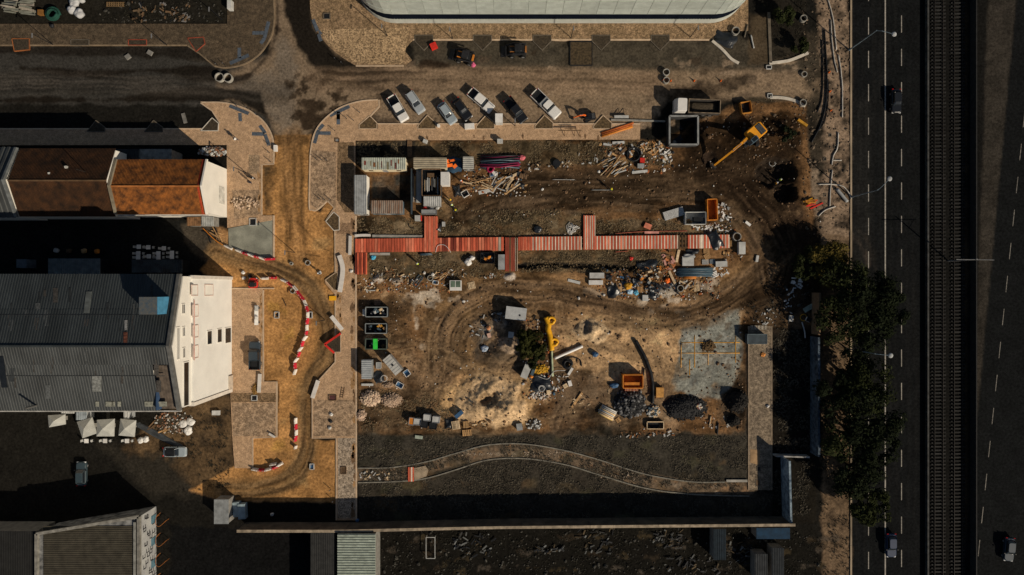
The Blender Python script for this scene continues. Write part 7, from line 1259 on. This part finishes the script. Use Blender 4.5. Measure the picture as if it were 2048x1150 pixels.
for k, (x, y, lb) in enumerate(((487, 545, 'white bucket above the red dumper'), (488, 556, 'white bag beside the red dumper'), (500, 552, 'dark bag beside the red dumper'), (640, 545, 'grey bucket near the tree pit'), (703, 542, 'white block on the central pavement by the curved bench'), (663, 828, 'white block on the rough pavement'), (662, 842, 'dark block on the rough pavement'), (660, 855, 'pale block on the rough pavement'), (545, 1028, 'pale stone at the dirt road end'), (715, 1040, 'blue box at the pavement end'))): bag(x, y, 3.5, lb, M_WHT if 'white' in lb else (M_BLK if 'dark' in lb else (M_BLU if 'blue' in lb else M_LGT)), h=.45, cat=[q for q in ('bucket', 'bag', 'cap', 'block', 'stone', 'box') if q in lb][0], name='small_' + [q for q in ('bucket', 'bag', 'cap', 'block', 'stone', 'box') if q in lb][0])
box_thing('road_plate', 'yellow plate at the pavement edge above the angled bench', 'plate', 665, 596.5, 14, 9, .25, M_YEL); slab_path('red_board', 'red board fencing the tree pit, upper side', 'board', [(652, 688), (684, 666)], 4, 0, .8, M_REDP, base=.1); slab_path('red_board', 'red board fencing the tree pit, lower side', 'board', [(652, 688), (671, 705)], 4, 0, .8, M_REDP, base=.1); t = thing('steel_ladder', 'small rusty ladder frame lying on rough pavement', 'ladder', (*W(685, 785), .15), math.radians(80))
for s in (-.25, .25): MB().ob(0, s, 0, 2.0, .06, .08).build('rail', M_WOODD, t)
for k in range(5): MB().ob(-.8 + k*.4, 0, .02, .05, .5, .05).build('rung', M_WOODD, t)
hose('steel_bar', 'dark bar lying in the ochre dirt', 'bar', [(566, 597), (573, 612)], .07, M_BLK); heap('soil_heap', 'brown soil heap in the pit beside the white bench', 'soil heap', 511, 778, 8, 14, .4, mat('och_soil', (.25, .14, .04)), 40, (.08, .16))
box_thing('post_box', 'small white cabinet at the top corner of the dirt road', 'cabinet', 550, 296, 6, 12, .7, M_WHT); cover(675, 281, 8, 7, 'small brown cover on the central pavement corner', M_WOODD, M_MID)
random.seed(131)
for x, y, sx, sy, n_, ms_, lb in ((1068, 333, 14, 8, 22, [M_BLK, M_WOODD, M_LGT, M_WOODP], 'dark scraps and stones beside the drum'), (1120, 330, 22, 7, 24, [M_WOODP, M_BLK, M_WOODD, M_LGT], 'scraps round a small black hole above the mud road'), (1180, 318, 22, 10, 16, [M_LGT, M_WOODD], 'sparse pale scraps west of the scrap field'), (770, 545, 26, 8, 26, [M_WOODD, M_WOODP, M_LGT, M_RUSTY], 'scraps and stones below the boardwalk start'), (805, 560, 24, 12, 26, [M_RUSTY, M_WOODP, M_BLK, M_LGT], 'rusty scraps beside the blue grey frame'), (905, 548, 26, 8, 30, [M_RUSTY, M_WOOD, M_WOODD, M_LGT], 'rusty scraps below the white bulk bags'), (985, 553, 22, 5, 18, [M_WOODD, M_RUSTY, M_LGT], 'brown scraps at the boardwalk branch end'), (1245, 575, 26, 12, 34, [M_BLK, M_BLU, M_WOODP, M_LGT, M_TARP], 'scraps round the mustard sack'), (1330, 540, 12, 8, 24, [M_RUSTY, M_BLK, M_ORG], 'rusty scraps beside the black tarpaulin'), (1440, 545, 16, 10, 24, [M_LGT, M_WHT, M_WOODD], 'pale scraps at the end of the blue pipes'), (1465, 515, 20, 12, 20, [M_WOODD, M_LGT, M_RUSTY], 'scraps below the boardwalk end'), (960, 655, 20, 22, 34, [M_BLK, M_MID, M_LGT, M_WOODD], 'dark scraps round the cement mixer'), (1000, 632, 18, 10, 18, [M_MID, M_LGT, M_BLK], 'grey scraps beside the pale steel container'), (1110, 770, 26, 18, 34, [M_BLK, M_LGT, M_WOODD, M_WHT], 'scraps spilling east from the hoses'), (1060, 660, 14, 30, 24, [M_BLK, M_TARP, M_WOODD], 'black scraps under the dark tree'), (1180, 800, 40, 24, 22, [M_WOODD, M_WOODP, M_BLK], 'sparse boards on brown soil west of plank bundle'), (1430, 845, 30, 12, 26, [M_WOODD, M_RUSTY, M_LGT], 'scraps below the fine black gravel'), (1530, 630, 26, 18, 34, [M_WOODD, M_LGT, M_MID, M_BLK], 'rubble scraps above the grey path'), (1440, 455, 22, 8, 22, [M_LGT, M_WHT, M_WOODD], 'pale scraps south of the orange skip'), (735, 575, 16, 10, 20, [M_LGT, M_WOODP, M_WOODD], 'scraps against the pavement above the skips'), (1300, 868, 60, 6, 30, [M_WOODD, M_LGT, M_RUSTY], 'scraps along the weed edge below the trough'), (750, 950, 30, 8, 20, [M_LGT, M_WOODP], 'pale stones at the western end of the gravel path')):
    planks('scrap_pile', lb, 'scrap pile', x, y, n_, (.12, .75), (.06, .3), sx, sy, 0, 90, ms_, h=.2)
tag(MB().cyl(0, 0, 0, .5, .8, 12, .7).build('tub', M_BLK, loc=(*W(1113, 327), gz(*W(1113, 327)) - .1)), 'black round disc standing in for a dark hole among scraps above the mud road', 'tub')  # black disc stands in for the dark of a hole
# south yard bits
t = thing('open_frame', 'thin white rectangular frame standing in the dark south yard', 'frame', (*W(861, 1096, 1.), 0))
for a, b_ in (((-.8, -1.9), (.8, -1.9)), ((-.8, 1.9), (.8, 1.9)), ((-.8, -1.9), (-.8, 1.9)), ((.8, -1.9), (.8, 1.9))): MB().prism(ribbon([a, b_], .1), .9, 1.0).build('rail', M_LGT, t)
for a in (-.8, .8):
    for b_ in (-1.9, 1.9): MB().ob(a, b_, 0, .1, .1, .9).build('leg', M_LGT, t)
random.seed(91); M_S1 = mat('yard_scrap', (.05, .05, .047), var=.5, orand=.5); M_S2 = mat('yard_scrap_tan', (.09, .065, .035), orand=.5); M_S3 = mat('yard_scrap_white', (.13, .135, .13), orand=.5)
for x, y, sx, sy, lb in ((1190, 1080, 38, 30, 'scrap metal heap behind the south wall'), (1335, 1075, 30, 20, 'pale scrap heap beside the dark blue container'), (1380, 1130, 60, 16, 'row of tan scrap in the south yard'), (1480, 1100, 26, 26, 'loose boards between the south yard containers'), (1100, 1098, 30, 5, 'row of rusty scrap in the south yard'), (950, 1090, 40, 24, 'sparse scrap east of the white frame')): planks('scrap_pile', lb, 'scrap pile', x, y, 44, (.15, 1.3), (.05, .3), sx, sy, 20, 60, [M_S1, M_S2, M_S3, M_BLK, M_BLK], h=.3)
# ------------------------------------------------------------ people
def person(label, cx, cy, face, vest, helmet, trousers=None, pose='stand', lean_=0., z=None):
    X, Y = W(cx, cy); t = thing('person', label, 'person', (X, Y, gz(X, Y) if z is None else z), math.radians(face))
    J = [(0, 0, .95), (0, 0, 1.15), (.02, 0, 1.38), (.03, 0, 1.5), (.05, 0, 1.6), (.05, 0, 1.74)]; Rr = [.14, .13, .15, .06, .085, .075]; E = [(0,1), (1,2), (2,3), (3,4), (4,5)]
    st_ = .16 if pose == 'walk' else .03
    for s in (-1, 1):
        b0 = len(J); J += [(0, s*.1, .88), (st_*s*.7 + .03, s*.11, .5), (st_*s*1.2, s*.11, .09), (st_*s*1.2 + .16, s*.12, .05)]; Rr += [.1, .068, .048, .04]; E += [(0, b0), (b0, b0+1), (b0+1, b0+2), (b0+2, b0+3)]
        a0 = len(J); rch = .28 if pose != 'stand' else .08
        J += [(.02, s*.19, 1.4), (-.02 + rch*.3, s*.25, 1.12), (.1 + rch, s*.22, .92), (.15 + rch, s*.21, .86)]; Rr += [.062, .045, .033, .03]; E += [(2, a0), (a0, a0+1), (a0+1, a0+2), (a0+2, a0+3)]
        for k in range(5):
            f0 = len(J); yy = s*(.21 + (k - 2) * .017 * (1 if k else 1.5)); ln = (.05, .075, .085, .078, .06)[k]; J += [(.165 + rch, yy, .835), (.16 + rch, yy, .835 - ln)]; Rr += [.009, .008]; E += [(a0+3, f0), (f0, f0+1)]
    me = bpy.data.meshes.new('body'); me.from_pydata(J, E, []); me.materials.append(trousers or mat('work_blue', (.03, .04, .07), var=.3)); b_ = obj('body', me, t)
    sk = b_.modifiers.new('skin', 'SKIN'); 
    if not me.skin_vertices: me.attributes.new('skin', 'FLOAT', 'POINT') if 0 else None
    sv = me.skin_vertices[0].data if me.skin_vertices else None
    if sv is None:
        bpy.context.view_layer.objects.active = b_; bpy.ops.mesh.customdata_skin_add(); sv = me.skin_vertices[0].data
    for i, r in enumerate(Rr): sv[i].radius = (r, r)
    sv[0].use_root = True; sb = b_.modifiers.new('sub', 'SUBSURF'); sb.levels = 1; sb.render_levels = 1
    MB().loft([[(q*math.cos(a)*.16 + .01, q*math.sin(a)*.23, z_) for a in [2*PI*i/14 for i in range(14)]] for z_, q in ((.92, .98), (1.15, .95), (1.35, 1.05), (1.44, .85), (1.47, .4))]).build('vest', vest, t)
    MB().loft([[(.05 + q*math.cos(a)*.13, q*math.sin(a)*.115, z_) for a in [2*PI*i/14 for i in range(14)]] for z_, q in ((1.66, 1.15), (1.68, 1.0), (1.76, .85), (1.81, .3))]).build('helmet', helmet, t)
    MB().loft([[(.05 + math.cos(a)*q*.095, math.sin(a)*q*.08, z_) for a in [2*PI*i/12 for i in range(12)]] for z_, q in ((1.52, .5), (1.56, .85), (1.63, 1.), (1.66, 1.))]).build('face', mat('skin', (.35, .2, .13)), t); MB().ob(.145, 0, 1.59, .03, .025, .04).build('nose', MATS['skin'], t)
    t.scale = (1.05,)*3; return t
HW, HY = mat('helmet_white', (.7, .7, .68), rough=.4), mat('helmet_yellow', (.75, .5, .03), rough=.4)
person('worker in yellow vest and yellow helmet leading three workers by the huts', 912, 421, 240, M_HV, HY, pose='walk'); person('worker in lime vest walking behind the leader by the huts', 905, 411, 280, M_HV, HW, pose='walk'); person('worker in orange and yellow last in line by the huts', 902, 401, 290, M_YEL, HY, pose='walk'); person('worker in orange vest at the timber pile', 924, 364, 200, M_HVO, HW, pose='reach')
person('surveyor in lime vest standing on the dark mud', 1221, 380, 180, M_HV, HY); person('worker in bright lime vest beside the east pit', 1566, 357, 200, M_HV, HW, pose='reach'); person('worker with a white helmet beside the east pit', 1557, 364, 20, MATS['mustard'], HW, pose='reach'); person('worker in lime top below the red boardwalk', 837, 528, 100, M_HV, HW, pose='reach'); person('worker in orange vest by the concrete ring', 1362, 592, 120, M_HVO, mat('helmet_red', (.4, .06, .03)), pose='walk')
person('pedestrian in a white shirt crossing the west plaza', 476, 281, 150, M_WHT, mat('hair_brown', (.05, .03, .02)), pose='walk', z=.14); person('worker in dark clothes with white helmet by the barriers', 641, 547, 60, M_BLUG, HW); person('pedestrian in dark clothes near the west plaza pole', 503, 366, 40, M_BLK, mat('hair_brown', (.05, .03, .02)), z=.14)
# ------------------------------------------------------------ trees
random.seed(101)
def crown_mesh(name, m, n, R_, Hh, lobes, size):
    v, f = [], []; L_ = []
    for k in range(lobes):
        a = random.random()*2*PI; q = math.sqrt(random.random())*.95; L_.append((R_*q*math.cos(a), R_*q*math.sin(a), Hh*random.uniform(-.3, .4)*(1-q*.6), R_*random.uniform(.16, .36)))
    for i in range(n):
        cx, cy, cz, r = random.choice(L_); d = Vector((random.gauss(0, 1), random.gauss(0, 1), random.gauss(.25, .8))).normalized(); p = Vector((cx, cy, cz)) + d * r * random.uniform(.55, 1.12)
        s = random.uniform(*size); nn = (d + Vector((random.uniform(-.8, .8), random.uniform(-.8, .8), random.uniform(-.2, .9)))).normalized(); u = nn.orthogonal().normalized(); u.rotate(Matrix.Rotation(random.random()*6.28, 3, nn)); w_ = nn.cross(u)
        o = len(v); v += [p - u*s, p - w_*s*.45, p + u*s, p + w_*s*.45]; f.append((o, o+1, o+2, o+3))
    me = bpy.data.meshes.new(name); me.from_pydata(v, [], f); me.materials.append(m); return me, L_
def leafm(n, c): return mat(n, c, rough=1., var=.55, scale=.8, spec=.0, fine=.5)
LD = leafm('leaf_dark', (.022, .026, .011)); LO = leafm('leaf_olive', (.085, .065, .018)); LV = leafm('leaf_very_dark', (.013, .0165, .009)); M_BARK = mat('bark', (.06, .045, .033), var=.4)
def tree(label, cx, cy, R_, z, m, n=3600, lobes=16, lean_=(0, 0), proto={}):
    zc = z * .72; X, Y = W(cx, cy, zc); key = m.name
    t = thing('tree', label, 'tree', (X, Y, gmin(X, Y) - .1))
    me, L_ = crown_mesh('crown', m, n, R_, z*.35, lobes, (.16, .38)); obj('crown', me, t, (0, 0, zc), random.random()*6)
    MB().tube([(0, 0, 0), (.08, .05, z*.3), (-.05, .1, z*.55), (0, 0, zc)], [.3, .22, .17, .08], 8).build('trunk', M_BARK, t)
    for k in range(6): l = L_[k % len(L_)]; MB().tube([(0, 0, z*(.3 + .05*k)), (l[0]*.5, l[1]*.5, z*(.5 + .03*k)), (l[0], l[1], zc + l[2])], [.12, .08, .03], 5).build('limb', M_BARK, t)
    return t
tree('dark round tree in the middle of the site beside yellow hoses', 1060, 690, 2.7, 4.6, leafm('leaf_site', (.026, .027, .009)), 4200, 18); tree('leafy bush joining the south side of the site tree', 1066, 712, 2.0, 3.4, LD, 1800, 9)
tree('sunlit olive tree on the verge where the wall ends', 1664, 528, 3.9, 4.6, LO, 5200, 22); tree('low dark tree added as shade behind the olive tree towards the mud', 1618, 528, 2.8, 4.2, LD, 2600, 14)  # low dark tree added to stand for the olive tree's shade
for k, (x, y, r, z, lb) in enumerate(((1690, 575, 4.6, 9.5, 'dark tree overhanging the highway just south of the olive tree'), (1735, 590, 5.0, 11, 'large dark tree crown reaching over both near lanes'), (1768, 618, 4.2, 11, 'dark tree crown reaching over the far lane dashes'), (1690, 640, 4.6, 9.5, 'dark tree between the verge and the brown wall end'), (1735, 650, 4.6, 10.5, 'dark tree crown over the highway north of the third lamp'), (1700, 745, 4.0, 9, 'dark tree just south of the third highway lamp'), (1735, 770, 5.2, 11, 'broad dark tree crown beside the blue graffiti wall'), (1685, 800, 4.4, 9, 'dark tree beside the middle of the blue graffiti wall'), (1745, 830, 5.0, 11, 'broad dark crown over the highway beyond the graffiti wall'), (1695, 870, 4.4, 9.5, 'dark tree near the south end of the blue graffiti wall'), (1745, 890, 5.2, 11, 'broad dark crown over the highway near the cross wall'), (1722, 955, 4.4, 9, 'dark tree east of the white topped cross wall'), (1745, 1020, 3.6, 8, 'smaller dark tree east of the south wall corner'))): tree(lb, x, y, r, z * .72, LV if k % 3 else LD, 3400, 22)
tree('low dark shrub inside the fenced plot by the highway verge', 1570, 30, 2.4, 3., LD, 1200, 10); tree('low dark shrub at the far end of the fenced plot', 1600, 90, 2.0, 2.5, LD, 900, 8); tree('dark shrub on the bank beside the east pits', 1575, 270, 1.6, 2., LV, 700, 7)
# ------------------------------------------------------------ grass, weeds, stones, litter (nobody could count them)
def tufts(name, label, regions, n, m, s=(.12, .3), blades=5, hgt=.25):
    v, f = [], []
    areas = [abs(r[2]-r[0])*abs(r[3]-r[1]) for r in regions]; tot = sum(areas)
    for r, ar in zip(regions, areas):
        for i in range(int(n * ar / tot)):
            p = (random.uniform(r[0], r[2]), random.uniform(r[1], r[3])); X, Y = W(*p)
            if vn(np.array([X]), np.array([Y]), 1.8, 5)[0] < .42: continue
            z = gz(X, Y) - .03; q = random.uniform(*s)
            for b_ in range(blades):
                a = random.random()*6.28; o = len(v); c_, s_ = math.cos(a), math.sin(a); h = hgt*random.uniform(.5, 1.3)
                v += [(X + s_*q*.22, Y - c_*q*.22, z), (X - s_*q*.22, Y + c_*q*.22, z), (X + c_*q*1.2, Y + s_*q*1.2, z + h)]; f.append((o, o+1, o+2))
    me = bpy.data.meshes.new(name); me.from_pydata(v, [], f); me.materials.append(m); o = obj(name, me); o['kind'] = 'stuff'; o['label'] = label; return o
tufts('dry_weeds', 'dry brown weeds on the ground beside the boardwalk and huts', [(714, 284, 1340, 330), (714, 436, 848, 474), (880, 420, 1164, 472), (1192, 440, 1470, 470), (740, 508, 1008, 556), (1040, 500, 1330, 545), (722, 780, 900, 862)], 9000, mat('dry_weed', (.17, .125, .07), var=.5, scale=.7))
tufts('grass', 'dark grass and weeds along the southern strip', [(718, 872, 1495, 962), (718, 930, 1545, 1036), (1545, 660, 1620, 1030)], 15000, mat('dark_weed', (.075, .064, .046), var=.65, scale=.5))
tufts('grass', 'dark weeds in the yards around the site', [(1540, -20, 1610, 120), (760, 1060, 1640, 1150), (200, 0, 450, 46), (340, 820, 460, 980), (1640, 500, 1700, 1150), (1490, 600, 1620, 660)], 5000, mat('dark_weed2', (.018, .016, .01), var=.6, scale=.6))
def pebbles(name, label, regions, n, m, s, z=0.):
    g = MB(); areas = [abs(r[2]-r[0])*abs(r[3]-r[1]) for r in regions]; tot = sum(areas)
    for r, ar in zip(regions, areas):
        for i in range(int(n*ar/tot)):
            X, Y = W(random.uniform(r[0], r[2]), random.uniform(r[1], r[3])); q = random.uniform(*s) * (1 if random.random() < .9 else 1.8); g.rock((X, Y, gz(X, Y) + q*.1 + z), q)
    o = g.build(name, m); o['kind'] = 'stuff'; o['label'] = label
SITE = [(720, 560, 1490, 860), (900, 330, 1590, 450), (1380, 230, 1600, 340)]
pebbles('stones', 'brown stones and clods strewn over the site', SITE, 1500, mat('clod', (.13, .078, .042), var=.4), (.07, .2)); pebbles('stones', 'pale stones strewn over the site', SITE, 420, mat('pale_clod', (.42, .34, .25), var=.3), (.04, .1)); pebbles('litter', 'scraps of white litter strewn over the site', SITE + [(715, 505, 1010, 560), (880, 420, 1160, 470), (1620, 250, 1640, 460)], 170, mat('litter_white', (.6, .58, .54)), (.05, .16)); pebbles('stones', 'rubble on the banks by the east pits', [(1480, 200, 1625, 300), (1605, 0, 1700, 470)], 520, mat('bank_rubble', (.12, .088, .058), var=.5), (.07, .22)); pebbles('litter', 'rubble and litter in the outer yards', [(200, 0, 450, 46), (760, 1062, 1640, 1150), (1545, 560, 1625, 660)], 700, mat('yard_litter', (.045, .042, .035), var=.6), (.06, .22))
pebbles('stones', 'small stones on the gravel path and kerb edges', [(905, 905, 1120, 912), (1040, 900, 1130, 915), (1200, 940, 1300, 962), (720, 944, 800, 956)], 260, mat('path_stone', (.3, .24, .18), var=.5), (.05, .12))
ZN = [(1195, 536, 1440, 600), (928, 335, 1052, 392), (1200, 284, 1346, 346), (1046, 640, 1098, 800), (720, 545, 900, 585), (1080, 760, 1130, 800), (1380, 440, 1470, 470)]
for nm_, lb_, c_ in (('litter', 'small dark scraps among the debris piles', (.02, .02, .022)), ('litter', 'small wooden scraps among the debris piles', (.36, .22, .1)), ('litter', 'small pale scraps among the debris piles', (.5, .48, .45)), ('litter', 'small rusty scraps among the debris piles', (.28, .09, .03)), ('litter', 'small blue scraps among the debris piles', (.06, .11, .16))):
    pebbles(nm_, lb_, ZN, 330 if 'blue' not in lb_ else 120, mat('scrap_' + lb_.split()[1], c_, var=.4), (.06, .2))
